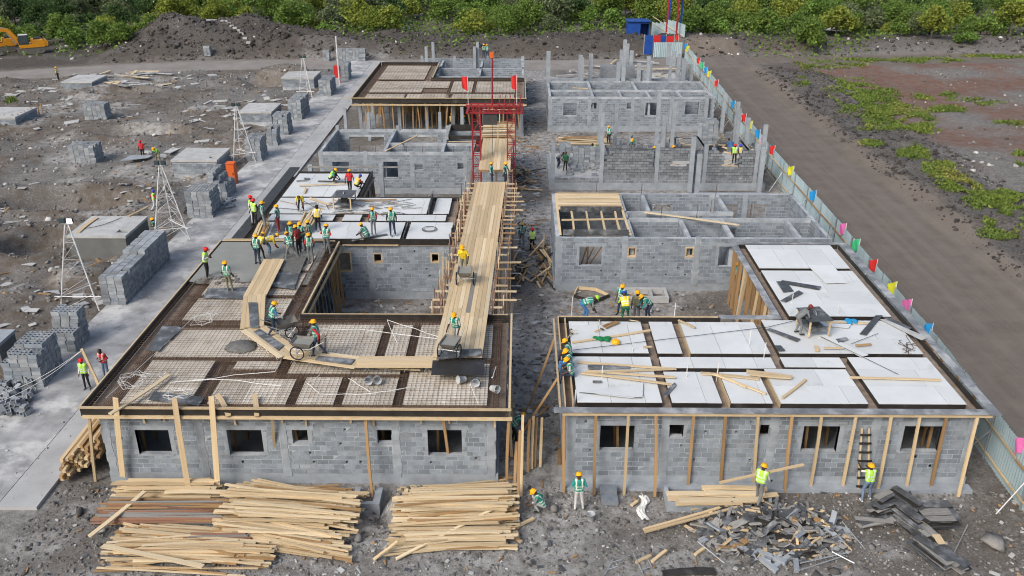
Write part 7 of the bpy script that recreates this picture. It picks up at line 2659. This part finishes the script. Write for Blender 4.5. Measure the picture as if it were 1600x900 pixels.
# white rope tangles and conduit
def tangle(px, py, rx_, ry_, n, label, z=3.4):
    mb = MB()
    c = at(px, py, z)
    sx, sy = (at(px + rx_, py, z) - c).length, (at(px, py - ry_, z) - c).length
    p = None
    a = 0
    pts = []
    for i in range(n):
        a += rnd.uniform(.3, 1.1)
        r = rnd.uniform(.35, 1)
        pts.append(c + Vector((sx * r * math.cos(a), sy * r * math.sin(a), rnd.uniform(0, .16))))
    mb.path(pts, .0065, 4)
    return tag(mb.build('rope_tangle', M['plastic']), label, 'rope')


tangle(210, 595, 26, 14, 44, 'white rope tangle at the left of the rebar deck')
tangle(278, 618, 24, 10, 44, 'white rope tangle on the dark sheet')
tangle(320, 500, 22, 12, 30, 'loose white rope loops on the rebar deck wing')
tangle(254, 588, 8, 5, 26, 'small pinkish white bundle beside the slanting board')
for pts, lb in (([(0, 618), (70, 592), (140, 550)], 'upper white rope sagging from the post to the left edge'), ([(0, 632), (75, 607), (140, 550)], 'lower white rope sagging from the post to the left edge')):
    mb = MB()
    e = Vector((q0.x - .33, q0.y - .1, 2.0))
    s = at(pts[0][0] - 30, pts[0][1] + 8, .9)
    P_ = [s.lerp(e, i / 8) - Vector((0, 0, .28 * math.sin(math.pi * i / 8))) for i in range(9)]
    tag(mb.path(P_, .01, 4).build('rope', M['plastic']), lb, 'rope')
for i, pts in enumerate(([(165, 622), (250, 545), (330, 470)], [(265, 598), (350, 592), (440, 603)], [(440, 560), (430, 580), (300, 594)], [(480, 515), (560, 515), (690, 530)], [(500, 615), (580, 616), (640, 605)], [(545, 590), (578, 612)], [(690, 528), (605, 500), (620, 535)], [(500, 585), (480, 600), (500, 615)], [(735, 600), (748, 632)], [(775, 572), (770, 590), (768, 590)])):
    mb = MB()
    P_ = [at(x, y, 3.38 + .02 * i) for x, y in pts]
    Q_ = []
    for a, b in zip(P_[:-1], P_[1:]):
        Q_ += [a.lerp(b, k / 4) + Vector((0, rnd.uniform(-.06, .06), 0)) for k in range(4)]
    Q_.append(P_[-1])
    tag(mb.path(Q_, .013, 4).build('conduit', M['plastic']), ['long white conduit along the left edge of the rebar deck', 'white conduit running level above the front boards', 'curved white conduit beside the plank walk', 'white conduit behind the brown barrow worker', 'white conduit below the buckets, level', 'short slanting white conduit left of the buckets', 'bent white conduit in the back middle of the rebar deck', 'short bent white conduit in the front middle', 'white conduit near the front right corner', 'white conduit end at the right edge of the rebar deck'][i], 'conduit')


def bucket(px, py, z, label, m='pvc', rz=0, lie=True):
    q = at(px, py, z)
    t = thing('bucket', label, 'bucket', (0, 0, 0), 'rubber buckets')
    mb = MB()
    mb.lathe([(.11, 0), (.15, .3), (.158, .3), (.158, .285), (.135, .28), (.1, .03)], n=14, caps=False)
    mb.lathe([(.11, -.002), (.01, -.002)], n=14, caps=False)
    mb.lathe([(.1, .03), (.005, .03)], n=14, caps=False)
    mb.build('shell', M[m], t, smooth=True)
    MB().path([(.155 * math.cos(a), .02 + .1 * math.sin(a) * 0, .29 + .12 * math.sin(a)) for a in np.linspace(0, math.pi, 8)], .006, 4).build('handle', M['steel'], t)
    t.location = q + Vector((0, 0, .13 if lie else 0))
    t.rotation_euler = (rad(80) if lie else 0, 0, rad(rz))
    return t


bucket(578, 596, 3.37, 'grey bucket lying beside another, left of the pair')
bucket(590, 595, 3.37, 'grey bucket lying beside another, right of the pair', rz=10)
bucket(727, 597, 3.37, 'pinkish bucket lying by the runway end', 'concrete_light', rz=-60)
bucket(746, 599, 3.37, 'grey bucket with its mouth open to the camera by the runway', rz=-10)
bucket(768, 611, 3.37, 'bucket at the right edge of the rebar deck', 'concrete_light', rz=50)
bucket(923, 813, .02, 'pale bucket lying in the rubble before the white deck house', rz=170, lie=False)
q = at(376, 540, 3.38)
mb = MB()
r5 = random.Random(9)
n5 = 18
mb.v.append((q.x, q.y, 3.52))
for k, (rr, zz) in enumerate(((.18, 3.51), (.34, 3.45), (.5, 3.38), (.56, 3.33))):
    for i in range(n5):
        a = 2 * math.pi * i / n5
        e = rr * (1 + r5.uniform(-.12, .12))
        mb.v.append((q.x + 1.15 * e * math.cos(a), q.y + e * math.sin(a), zz + r5.uniform(-.02, .02)))
for i in range(n5):
    mb.f.append((0, 1 + i, 1 + (i + 1) % n5))
    for k in range(3):
        mb.f.append((1 + k * n5 + i, 1 + (k + 1) * n5 + i, 1 + (k + 1) * n5 + (i + 1) % n5, 1 + k * n5 + (i + 1) % n5))
mb.mi = [0] * len(mb.f)
tag(mb.build('mortar_heap', M['slurry'], smooth=True), 'small round heap of fresh concrete on the rebar deck', 'heap', kind='thing')

# ------------------------------------------------------------------ things on the white decks
def saw_table(px, py, z, label, w, d, rz=0):
    q = at(px, py, z)
    t = thing('saw_table', label, 'table', (0, 0, 0), 'site made saw tables')
    MB().box(-w / 2, w / 2, -d / 2, d / 2, .72, .75).build('table_top', M['film_grey'], t)
    for x in (-w / 2 + .08, w / 2 - .08):
        for y in (-d / 2 + .08, d / 2 - .08):
            MB().bar((x, y, 0), (x, y, .718), .06, .06).build('leg', M['wood'], t)
    MB().box(-w / 2 + .1, w / 2 - .1, -d / 2 + .1, d / 2 - .1, .22, .25).build('shelf', M['film_grey'], t)
    MB().box(-.18, .18, -.12, .12, .26, .5).build('motor', M['darkmetal'], t)
    mb = MB()
    mb.tube((-.01, 0, .74), (.01, 0, .74), .16, n=20)
    mb.build('saw_blade', M['steel'], t)
    t.location = q
    t.rotation_euler = (0, 0, rad(rz))


saw_table(1269, 516, ZD, 'grey topped saw table on wooden legs beside the bent man in grey', 1.0, 1.3, 8)
saw_table(539, 322, ZD, 'grey topped saw table among offcuts on the crowded white deck', 1.15, 1.3, -4)
LP = [((894, 535), (1016, 516), .1, 'wood', 'long pale plank lying across the near left white panels'), ((902, 566), (1057, 577), .11, 'wood', 'longest plank of the fan on the front left panel'), ((907, 584), (1056, 577), .1, 'wood', 'plank of the fan pointing straight right'), ((908, 584), (1050, 602), .1, 'wood', 'lowest plank of the fan on the front panels'), ((916, 581), (1055, 591), .1, 'wood', 'plank in the middle of the fan on the front panels'), ((1095, 583), (1186, 592), .15, 'wood', 'stout plank crossing the middle trench'), ((1115, 585), (1197, 616), .09, 'wood', 'thin plank slanting to the trench'), ((1138, 592), (1166, 606), .09, 'wood', 'short thin plank beside the slanting one'), ((1166, 581), (1238, 590), .16, 'wood', 'upper of two stout planks by the small corridor panel'), ((1170, 586), (1236, 592), .15, 'wood', 'lower of two stout planks by the small corridor panel'), ((1222, 622), (1259, 593), .1, 'wood', 'short plank slanting upwards on the front middle panel'), ((1328, 590), (1470, 594), .1, 'wood', 'lone plank lying level on the right front panel'),
      ((1060, 501), (1086, 513), .09, 'wood', 'short stick on the back middle panel'), ((1337, 541), (1361, 539), .1, 'wood_old', 'brown offcut below the saw table'), ((1286, 545), (1318, 545), .08, 'wood', 'pale batten below the saw table'), ((1290, 503), (1356, 505), .1, 'wood', 'batten lying behind the saw table'), ((942, 510), (963, 503), .1, 'wood_old', 'first short block of the sawn bundle near the blue helmet man'), ((946, 513), (967, 504), .1, 'wood_old', 'second short block of the sawn bundle near the blue helmet man'), ((1005, 543), (1019, 543), .08, 'wood', 'small crosswise batten on the left trench'),
      ((467, 291), (543, 288), .1, 'wood', 'long batten on the rear white panel'), ((497, 283), (541, 284), .16, 'film_grey', 'dark strip under the crouching worker'), ((463, 283), (480, 282), .1, 'wood_grey', 'short grey board at the rear left of the deck'), ((475, 302), (478, 294), .12, 'wood', 'small upright offcut on the rear panel'), ((484, 310), (515, 321), .12, 'wood', 'plank with a broken end left of the saw table'), ((550, 314), (620, 313), .12, 'wood_old', 'brown plank right of the saw table'), ((550, 376), (605, 366), .16, 'film_grey', 'dark board held by the crouching carpenter'), ((1275, 541), (1277, 549), .15, 'wood', 'tiny offcut near the trench crossing')]
for i, (p, q, w, m, lb) in enumerate(LP):
    a, b = at(*p, 3.36), at(*q, 3.36)
    z = 3.36 + .012 * (i % 5)
    plank(None, (a.x, a.y, z), (b.x, b.y, z), w, .045, m, name='plank' if (b - a).length > 1.2 else 'offcut', label=lb, cat='plank' if (b - a).length > 1.2 else 'offcut')
SH = [([(1213, 440), (1228, 440), (1240, 455), (1224, 457)], 'film_grey', 'grey strip of the zigzag on the rear white panel, left'), ([(1222, 438), (1283, 448), (1280, 453), (1218, 442)], 'film_grey', 'grey strip of the zigzag on the rear white panel, top'), ([(1219, 470), (1248, 454), (1255, 458), (1228, 472)], 'film_grey', 'grey strip of the zigzag on the rear white panel, bottom'),
      ([(1197, 515), (1203, 513), (1251, 530), (1245, 534)], 'film_grey', 'grey board on the trench left of the saw table'), ([(1368, 493), (1379, 493), (1354, 524), (1343, 522)], 'film_grey', 'blue grey sheet leaning on the right panels'), ([(1380, 496), (1392, 497), (1425, 513), (1408, 516)], 'film_grey', 'dark sheet at the right rim behind the pale board'), ([(1375, 499), (1383, 499), (1450, 528), (1440, 532)], 'concrete_light', 'long pale board reaching over the right rim'),
      ([(1262, 415), (1302, 415), (1323, 442), (1290, 443)], 'white', 'loose white panel lying askew on the rear deck'), ([(1280, 525), (1290, 524), (1357, 555), (1345, 558)], 'white', 'long white strip lying askew below the saw table'), ([(1287, 505), (1330, 507), (1326, 513), (1285, 509)], 'white', 'white offcut panel behind the saw table'), ([(918, 571), (984, 570), (984, 576), (919, 577)], 'film_grey', 'dark grey strip under the plank fan'), ([(926, 595), (940, 595), (940, 598), (926, 598)], 'film_grey', 'small grey block on the front left panel'), ([(1036, 615), (1054, 598), (1057, 602), (1040, 622)], 'film_grey', 'grey offcut leaning over the left trench'), ([(1306, 530), (1322, 527), (1326, 531), (1310, 536)], 'film_grey', 'grey scrap right of the saw table'), ([(1210, 540), (1220, 540), (1227, 548), (1216, 549)], 'film_grey', 'grey scrap left of the saw table'),
      ([(907, 613), (1005, 598), (1004, 620), (985, 622)], 'white', 'loose white sheet over the front left panel'),
      ([(430, 345), (470, 345), (462, 364), (420, 368)], 'film_grey', 'slate grey sheet pile beside the carpenters'), ([(440, 350), (475, 348), (470, 362), (450, 366)], 'film', 'black sheet on the slate grey pile'), ([(475, 278), (484, 278), (483, 281), (476, 281)], 'film_grey', 'small grey scrap at the rear of the crowded deck')]
for i, (pts, m, lb) in enumerate(SH):
    sheet4(pts, 3.345 + .006 * (i % 4) + (.02 if m == 'film' else 0), m, 'sheet', lb, 'sheet', .016)
t = thing('timber_pile', 'sheaf of pale battens lying before the bareheaded worker on the white deck', 'timber pile', at(475, 355, ZD), 'piles of sawn timber')
for i in range(26):
    a, b = at(460 + i * 1.1 + rnd.uniform(-3, 3), 372 - i * .4, 3.36), at(478 + i * .9 + rnd.uniform(-4, 4), 338 + rnd.uniform(-3, 3), 3.36)
    z = 3.38 + rnd.random() * .3
    plank(t, (a.x, a.y, z), (b.x, b.y, z + .03), .08, .05, rnd.choice(['wood', 'wood', 'wood_pale']))
t = thing('timber_pile', 'short sheaf of battens at the black deck edge', 'timber pile', at(405, 370, ZD), 'piles of sawn timber')
for i in range(14):
    a, b = at(396 + i * 1.3, 372 - rnd.uniform(0, 2), 3.36), at(406 + i * 1.2, 352 + rnd.uniform(-3, 3), 3.36)
    z = 3.38 + rnd.random() * .15
    plank(t, (a.x, a.y, z), (b.x, b.y, z + .03), .08, .05, rnd.choice(['wood', 'wood', 'wood_old']))
ch = thing('offcut_litter', 'dark offcut strips littering the panels round the saw table', 'offcuts', at(560, 325, ZD))
for i in range(60):
    q = at(rnd.uniform(445, 650), rnd.uniform(314, 335), 3.36)
    a = rnd.gauss(0, .5)
    d = Vector((math.cos(a), math.sin(a), 0)) * rnd.uniform(.2, .8)
    plank(ch, q - d, q + d, .03, .02, rnd.choice(['film_grey', 'wood_grey', 'wood_old', 'film']), name='strip', kind='panel')
q = at(671, 358, 3.36)
mb = MB()
for k in range(3):
    mb.ring((q.x, q.y, 3.36 + k * .02), .4 - k * .03, .012, 26)
tag(mb.build('wire_coil', M['darkmetal']), 'thin wire coil lying on the right white panel', 'coil')
for p, q, lb, m in (((895, 547), (1200, 511), 'dark string line stretched across the left white panels', 'cord_dark'), ((1200, 511), (1245, 500), 'dark string line end by the saw table', 'cord_dark'), ((905, 613), (1003, 622), 'thin dark rod on the front left panel', 'darkmetal'), ((1283, 526), (1404, 585), 'long dark rod lying below the saw table', 'darkmetal'), ((1330, 537), (1372, 521), 'thin dark rod right of the saw table', 'darkmetal')):
    a, b = at(*p, 3.37), at(*q, 3.37)
    tag(MB().tube(a, b, .013, n=4).build('rod' if m != 'cord_dark' else 'string', M[m]), lb, 'rod' if m != 'cord_dark' else 'string')
mb = MB()
for i in range(9):
    q = at(1420 + rnd.uniform(-9, 9), 540 + rnd.uniform(-8, 8), 3.36)
    d = Vector((rnd.gauss(0, .2), rnd.gauss(0, .45), 0))
    mb.path([q - d, q + d, q + d + Vector((.12, 0, .03))], .012, 4)
tag(mb.build('rebar_offcuts', M['rebar']), 'small bundle of bent rebar offcuts on the right white panel', 'rebar')
for i, (px, py) in enumerate(((937, 504), (896, 519), (890, 525), (990, 502), (935, 517))):
    q = at(px, py, 3.36)
    t = thing('hammer', ['first', 'second', 'third', 'fourth', 'yellow handled'][i] + ' hammer from the left row of tools on the white deck', 'hammer', q)
    a = rnd.uniform(0, 3)
    d = Vector((math.cos(a), math.sin(a), 0)) * .2
    MB().tube(q - d + Vector((0, 0, .03)), q + d + Vector((0, 0, .03)), .022, n=5).build('handle', M['wood'] if i < 4 else M['digger'], t)
    n = Vector((-d.y, d.x, 0)).normalized() * .09
    MB().bar(q + d - n + Vector((0, 0, .03)), q + d + n + Vector((0, 0, .03)), .05, .05).build('head', M['darkmetal'], t)
q = at(941, 530, 3.36)
t = thing('net_bag', 'crumpled green net lying on the long plank', 'net', q)
mb = MB()
for i in range(22):
    s = rnd.uniform(.06, .13)
    mb.lathe([(s, 0), (s * .8, s * .5), (s * .1, s * .8)], (q.x + rnd.uniform(-.28, .28), q.y + rnd.uniform(-.1, .1), 3.36), 6)
mb.build('netting', mat('green_net', (.01, .17, .06), None, 8, .8), t)
q = at(962, 535, 3.36)
t = thing('hard_hat', 'spare yellow hard hat lying on the white panel', 'helmet', q)
o = bpy.data.objects.new('shell', HAT)
o.parent = t
o.scale = (1.4, 1.4, 1.2)
col.objects.link(o)
o.material_slots[0].link = 'OBJECT'
o.material_slots[0].material = cloth(COL['hyellow'], .4)
q = at(1330, 503, 3.37)
mb = MB()
for i in range(12):
    s = rnd.uniform(.06, .14)
    mb.lathe([(s, 0), (s * .8, s * .6), (s * .1, s)], (q.x + rnd.uniform(-.18, .18), q.y + rnd.uniform(-.12, .12), 3.36), 6)
tag(mb.build('blue_bag', M['bluecloth']), 'crumpled bright blue plastic bag behind the saw table', 'bag')
mb = MB()
for px, py, h_ in ((1072, 590, .7), (1120, 588, .6), (1170, 540, .7), (1193, 560, .7), (1053, 497, .7), (940, 590, .5), (893, 490, .8), (1234, 492, 1.0), (898, 628, .5), (1308, 490, .4), (988, 548, .5)):
    q = at(px, py, 3.3)
    o = MB().tube((q.x, q.y, 3.0), (q.x + .02, q.y, 3.3 + h_), .016, n=5).build('conduit_riser', M['plastic'])
    tag(o, 'white conduit riser standing out of the deck ' + {1072: 'beside the middle corridor panel', 1120: 'by the stout plank', 1170: 'at the back middle trench', 1193: 'at the trench crossing', 1053: 'at the back edge, middle', 940: 'over the front left panel', 893: 'behind the bending worker', 1234: 'left of the man in grey', 898: 'at the front left corner', 1308: 'behind the saw table', 988: 'in the left cross trench'}[px], 'conduit')

# ------------------------------------------------------------------ odds and ends on the ground
rg = thing('precast_cells', 'three celled precast concrete frame on the dusty ground', 'frame', (6, 42, 0))
p0, p1 = at(968, 464, .3), at(1045, 464, .3)
mb = MB()
mb.box(p0.x, p1.x, p0.y - .1, p0.y + .1, 0, .32).box(p0.x, p1.x, p0.y + 1.0, p0.y + 1.2, 0, .32)
for i in range(4):
    x = lerp(p0.x, p1.x - .18, i / 3)
    mb.box(x, x + .18, p0.y + .1, p0.y + 1.0, 0, .32)
mb.build('frame', M['concrete_light'], rg)
pf = thing('wooden_frame', 'five sided timber frame with black edges on the ground', 'frame', (4, 42, 0))
pp = [at(x, y, .1) for x, y in ((897, 462), (903, 450), (930, 452), (952, 462), (928, 472))]
for i in range(5):
    plank(pf, pp[i], pp[(i + 1) % 5], .06, .18, ('wood', 'wood', 'wood', 'film', 'film')[i], name='side')
db = thing('board_litter', 'broken boards tossed against the roofless house corner', 'boards', (1, 45, 0))
for i in range(26):
    q = at(rnd.uniform(838, 866), rnd.uniform(385, 450), .1)
    d = Vector((rnd.gauss(0, .4), rnd.gauss(0, .6), rnd.uniform(0, .4)))
    q.z = .08 + abs(d.z)
    plank(db, q - d, q + d, .1, .04, rnd.choice(['wood', 'wood', 'film', 'wood_old']), name='board')
db = thing('board_litter', 'broken boards lying under the runway edge in the alley', 'boards', (0, 46, 0))
for i in range(26):
    q = at(rnd.uniform(802, 822), rnd.uniform(395, 440), .1)
    d = Vector((rnd.gauss(0, .3), rnd.gauss(0, .7), rnd.uniform(0, .3)))
    q.z = .08 + abs(d.z)
    plank(db, q - d, q + d, .1, .04, rnd.choice(['wood', 'wood', 'film', 'wood_old', 'wood_pale']), name='board')
db = thing('board_litter', 'boards heaped in the alley beside the hoist', 'boards', (0, 60, 0))
for i in range(24):
    q = at(rnd.uniform(803, 826), rnd.uniform(262, 298), .1)
    d = Vector((rnd.gauss(0, .6), rnd.gauss(0, .4), rnd.uniform(0, .2)))
    q.z = .08 + abs(d.z)
    plank(db, q - d, q + d, .13, .05, rnd.choice(['wood', 'wood', 'wood_old', 'film']), name='board')
db = thing('board_litter', 'planks and sheets littered beside the low far tank', 'boards', (-42, 97, 0))
for i in range(26):
    q = at(rnd.uniform(160, 250), rnd.uniform(112, 136), .2)
    d = Vector((rnd.gauss(0, 1.2), rnd.gauss(0, .6), 0))
    q.z = gz(q.x, q.y) + .15
    plank(db, q - d, q + d, rnd.uniform(.15, .6), .05, rnd.choice(['wood', 'wood_grey', 'concrete_light', 'wood_pale']), name='board')
plank(None, at(800, 494, .05), at(803, 464, 1.0), .18, .04, 'wood_grey', name='board', label='grey board sticking up at the back corner of the rebar deck', cat='board')
sheet4([(188, 252), (232, 247), (240, 243), (205, 243)], .05, 'concrete', 'mortar_board', 'flat mortar board on the rubble beside the red shirted man', 'board', .05)
for i, (px, py, s, lb) in enumerate(((1436, 855, 0, ''), (505, 800, .0, ''), (125, 800, .35, 'dark boulder at the end of the concrete road'), (560, 842, .32, 'grey boulder between the two timber heaps'), (865, 795, .3, 'flat stone behind the crouching worker'), (1068, 813, .35, 'grey stone under the slanting planks'), (1275, 905, .4, 'broken concrete lump at the bottom edge'), (1555, 850, .5, 'square concrete lump by the fence brace'))):
    if not s:
        continue
    q = at(px, py, .1)
    v, f = rocks(np.array([q.x]), np.array([q.y]), np.array([s * 1.3]), .1, np.array([.05]))
    if i in (6, 7):
        v = v * 1.0
        v[:, 2] = np.round(v[:, 2] / .12) * .12
    o = big_mesh('boulder', v, f, M['rock'], 'thing', lb, 'boulder')
for (p, q, lb) in (((1548, 778), (1600, 738), None), ((1490, 865), (1512, 820), 'thin steel rod leaning by the fence'), ((945, 897), (958, 873), 'bent steel bar frame at the bottom edge, left'), ((990, 865), (1006, 899), 'bent steel bar frame at the bottom edge, right')):
    if lb:
        a, b = at(*p, .08), at(*q, .1)
        mb = MB().tube(a, b, .02, n=5)
        if 'frame' in lb:
            n = Vector((.35, .15, 0))
            mb.tube(a.lerp(b, .3), a.lerp(b, .3) + n, .015, n=4).tube(a.lerp(b, .75), a.lerp(b, .75) + n, .015, n=4).tube(a.lerp(b, .3) + n, a.lerp(b, .75) + n, .015, n=4)
        tag(mb.build('steel_bar', M['steel']), lb, 'steel bar')
mb = MB()
r5 = random.Random(3)
nn = 12
g_ = [[(at(998 + i * 2.1 + r5.uniform(-1, 1) + 4 * math.sin(j * .7), 776 + j * 3.4, 0).xy, .03 + .12 * r5.random() * math.sin(math.pi * i / 6)) for i in range(7)] for j in range(nn)]
for row in g_:
    for xy, z in row:
        mb.v.append((xy.x, xy.y, z))
for j in range(nn - 1):
    for i in range(6):
        a = j * 7 + i
        mb.f.append((a, a + 1, a + 8, a + 7))
        mb.mi.append(0)
tag(mb.build('plastic_sheet', M['plastic']), 'crumpled white plastic strip on the dusty ground', 'plastic')
pp = thing('standpipe', 'two grey drain pipes standing at the house wall', 'pipe', at(437, 735, 0))
for px, py, dx in ((423, 735, 0), (443, 738, .1)):
    q = at(px, py, .0)
    MB().tube((q.x, q.y, 0), (q.x + dx, q.y, .8), .05, n=8).build('pipe', M['pvc'], pp)
mx = thing('manhole', 'small open concrete box in the ground between the timber heaps', 'manhole', at(570, 785, 0))
q = at(572, 782, 0)
mb = MB()
mb.box(q.x - .45, q.x + .55, q.y - .45, q.y - .28, -.3, .2).box(q.x - .45, q.x - .25, q.y - .279, q.y + .5, -.3, .2).box(q.x + .3, q.x + .55, q.y - .279, q.y + .5, -.3, .2)
mb.build('rim', M['concrete'], mx)
bs = thing('block_steps', 'two concrete blocks piled as a step at the wall of the white deck house', 'blocks', at(950, 775, 0))
q = at(950, 776, 0)
MB().box(q.x - .3, q.x + .3, q.y - .1, q.y + .25, 0, .35).build('block', M['block'], bs)
MB().box(q.x - .28, q.x + .32, q.y - .5, q.y - .12, 0, .18).build('block', M['block'], bs)

# ------------------------------------------------------------------ excavators at the far left
def excavator(label, x, y, rz, boom=1.0):
    e = thing('excavator', label, 'excavator', (0, 0, 0), 'parked excavators')
    for s in (-1, 1):
        mb = MB()
        pr = []
        for a in range(0, 181, 30):
            pr.append((-1.5 + -.45 * math.sin(rad(a)), .47 + .45 * math.cos(rad(a))))
        for a in range(0, 181, 30):
            pr.append((1.5 + .45 * math.sin(rad(a)), .47 - .45 * math.cos(rad(a))))
        mb.prism(pr, 'y', s * 1.0 - .28, s * 1.0 + .28)
        tr = mb.build('track', M['trackmetal'], e)
        mb = MB()
        for i in range(14):
            xx = -1.75 + i * .27
            mb.box(xx, xx + .14, s * 1.0 - .31, s * 1.0 + .31, .9, .96)
        mb.build('track_shoe', M['trackmetal'], tr)
    MB().box(-1.0, 1.0, -.75, .75, .5, .95).build('undercarriage', M['darkmetal'], e)
    MB().prism([(-2.0, 1.0), (1.5, 1.0), (1.5, 1.5), (-.3, 1.55), (-.4, 2.1), (-1.9, 2.05), (-2.2, 1.7), (-2.2, 1.2)], 'y', -1.3, 1.3).build('engine_house', M['digger'], e)
    MB().prism([(-2.55, 1.1), (-2.21, 1.05), (-2.21, 2.0), (-2.4, 1.95), (-2.6, 1.7)], 'y', -1.25, 1.25).build('counterweight', M['digger'], e)
    MB().box(-1.6, -.7, -.9, .2, 2.08, 2.35).build('engine_cover', M['darkmetal'], e)
    cb = MB().prism([(.1, 1.56), (1.55, 1.52), (1.6, 2.2), (1.35, 2.95), (.15, 2.95)], 'y', .35, 1.3).build('cab', M['darkmetal'], e)
    MB().box(.25, 1.3, 1.302, 1.32, 1.75, 2.8).build('side_window', M['glass'], cb)
    MB().prism([(1.62, 2.25), (1.66, 2.25), (1.4, 2.9), (1.36, 2.9)], 'y', .42, 1.22).build('windscreen', M['glass'], cb)
    MB().box(.1, 1.4, .33, 1.32, 2.96, 3.04).build('cab_roof', M['whitesteel'], cb)
    MB().prism([(.9, 1.5), (1.5, 1.4), (2.9, 3.5), (4.9, 3.75), (5.2, 3.4), (5.1, 3.95), (4.6, 4.15), (2.6, 4.0), (2.2, 3.6)], 'y', -.25, .12).build('boom', M['digger'], e)
    MB().prism([(4.7, 4.25), (5.15, 4.3), (5.5, 3.6), (5.0, .9), (4.7, .9), (4.95, 3.4)], 'y', -.2, .08).build('stick', M['digger'], e)
    MB().prism([(4.6, 1.0), (5.15, 1.0), (5.0, .25), (4.5, .05), (4.0, .2), (4.05, .55), (4.35, .5)], 'y', -.55, .4).build('bucket', M['trackmetal'], e)
    mb = MB()
    mb.tube((1.8, -.07, 1.5), (3.0, -.07, 3.5), .09, n=8)
    mb.tube((3.0, -.07, 4.05), (4.7, -.07, 4.4), .09, n=8)
    mb.build('hydraulic_ram', M['steel'], e)
    e.location = (x, y, gz(x, y) + .05)
    e.rotation_euler = (0, 0, rad(rz))
    e.scale = (.82, .82, .82)
    return e


q = at(48, 84)
excavator('yellow excavator parked with its boom folded down, right of two', q.x - .2, q.y + .6, 212)
q = at(2, 86)
excavator('yellow excavator cut by the left edge of the picture', q.x - 1.2, q.y + 2.5, 215)

# far oddments
st = thing('stone_steps', 'pale stepping stones climbing the spoil heap to a white slab', 'steps', (-38, 118, 3))
a, b = Vector((-35.2, 116.5, 0)), Vector((-39.8, 121.5, 0))
for i in range(9):
    p = a.lerp(b, i / 8)
    MB().box(p.x - .28, p.x + .28, p.y - .2, p.y + .2, gz(p.x, p.y) - .1, gz(p.x, p.y) + .16).build('step', M['concrete_light'], st)
p = Vector((-42.4, 122.8, 0))
MB().box(p.x - 1.4, p.x + 1.2, p.y - .6, p.y + .6, gz(p.x, p.y) - .3, gz(p.x, p.y) + .25).build('slab', M['concrete_light'], st)
rw = thing('ruined_wall', 'broken brownish wall of a ruin among the far trees on the right', 'ruin', at(1457, 33, 0))
q = at(1457, 34, 0)
MB().prism([(q.x - 2, 0), (q.x + 2, 0), (q.x + 2, 2.2), (q.x - .5, 2.6), (q.x - 1.6, 3.2), (q.x - 2, 3.0)], 'y', q.y - .2, q.y + .2).build('wall', M['wood_red'], rw)
MB().prism([(q.x - 2.4, 0), (q.x - 2.02, 0), (q.x - 2.02, 3.3), (q.x - 2.4, 2.6)], 'y', q.y - .25, q.y + 1.5).build('wall', M['concrete_light'], rw)
for px, py, lb in ((1247, 53, 'rusty scrap sheets dumped in the scrub beyond the road'), (1310, 58, 'white scrap sheet dumped beside the far road'), (1148, 36, 'wrecked pale car body dumped among the bushes')):
    q = at(px, py, 0)
    t = thing('dumped_scrap', lb, 'scrap', q)
    z = gz(q.x, q.y)
    for i in range(7):
        d = Vector((rnd.uniform(.5, 1.4), rnd.uniform(-.6, .6), rnd.uniform(-.3, .5)))
        c = Vector((q.x + rnd.uniform(-1, 1), q.y + rnd.uniform(-.6, .6), z + .7 + rnd.uniform(0, .7)))
        plank(t, c - d, c + d, rnd.uniform(.5, 1.1), .05, rnd.choice(['concrete_light', 'white', 'wood_red'] if px == 1247 else ['concrete_light', 'white', 'film_grey']), name='sheet', kind='panel')
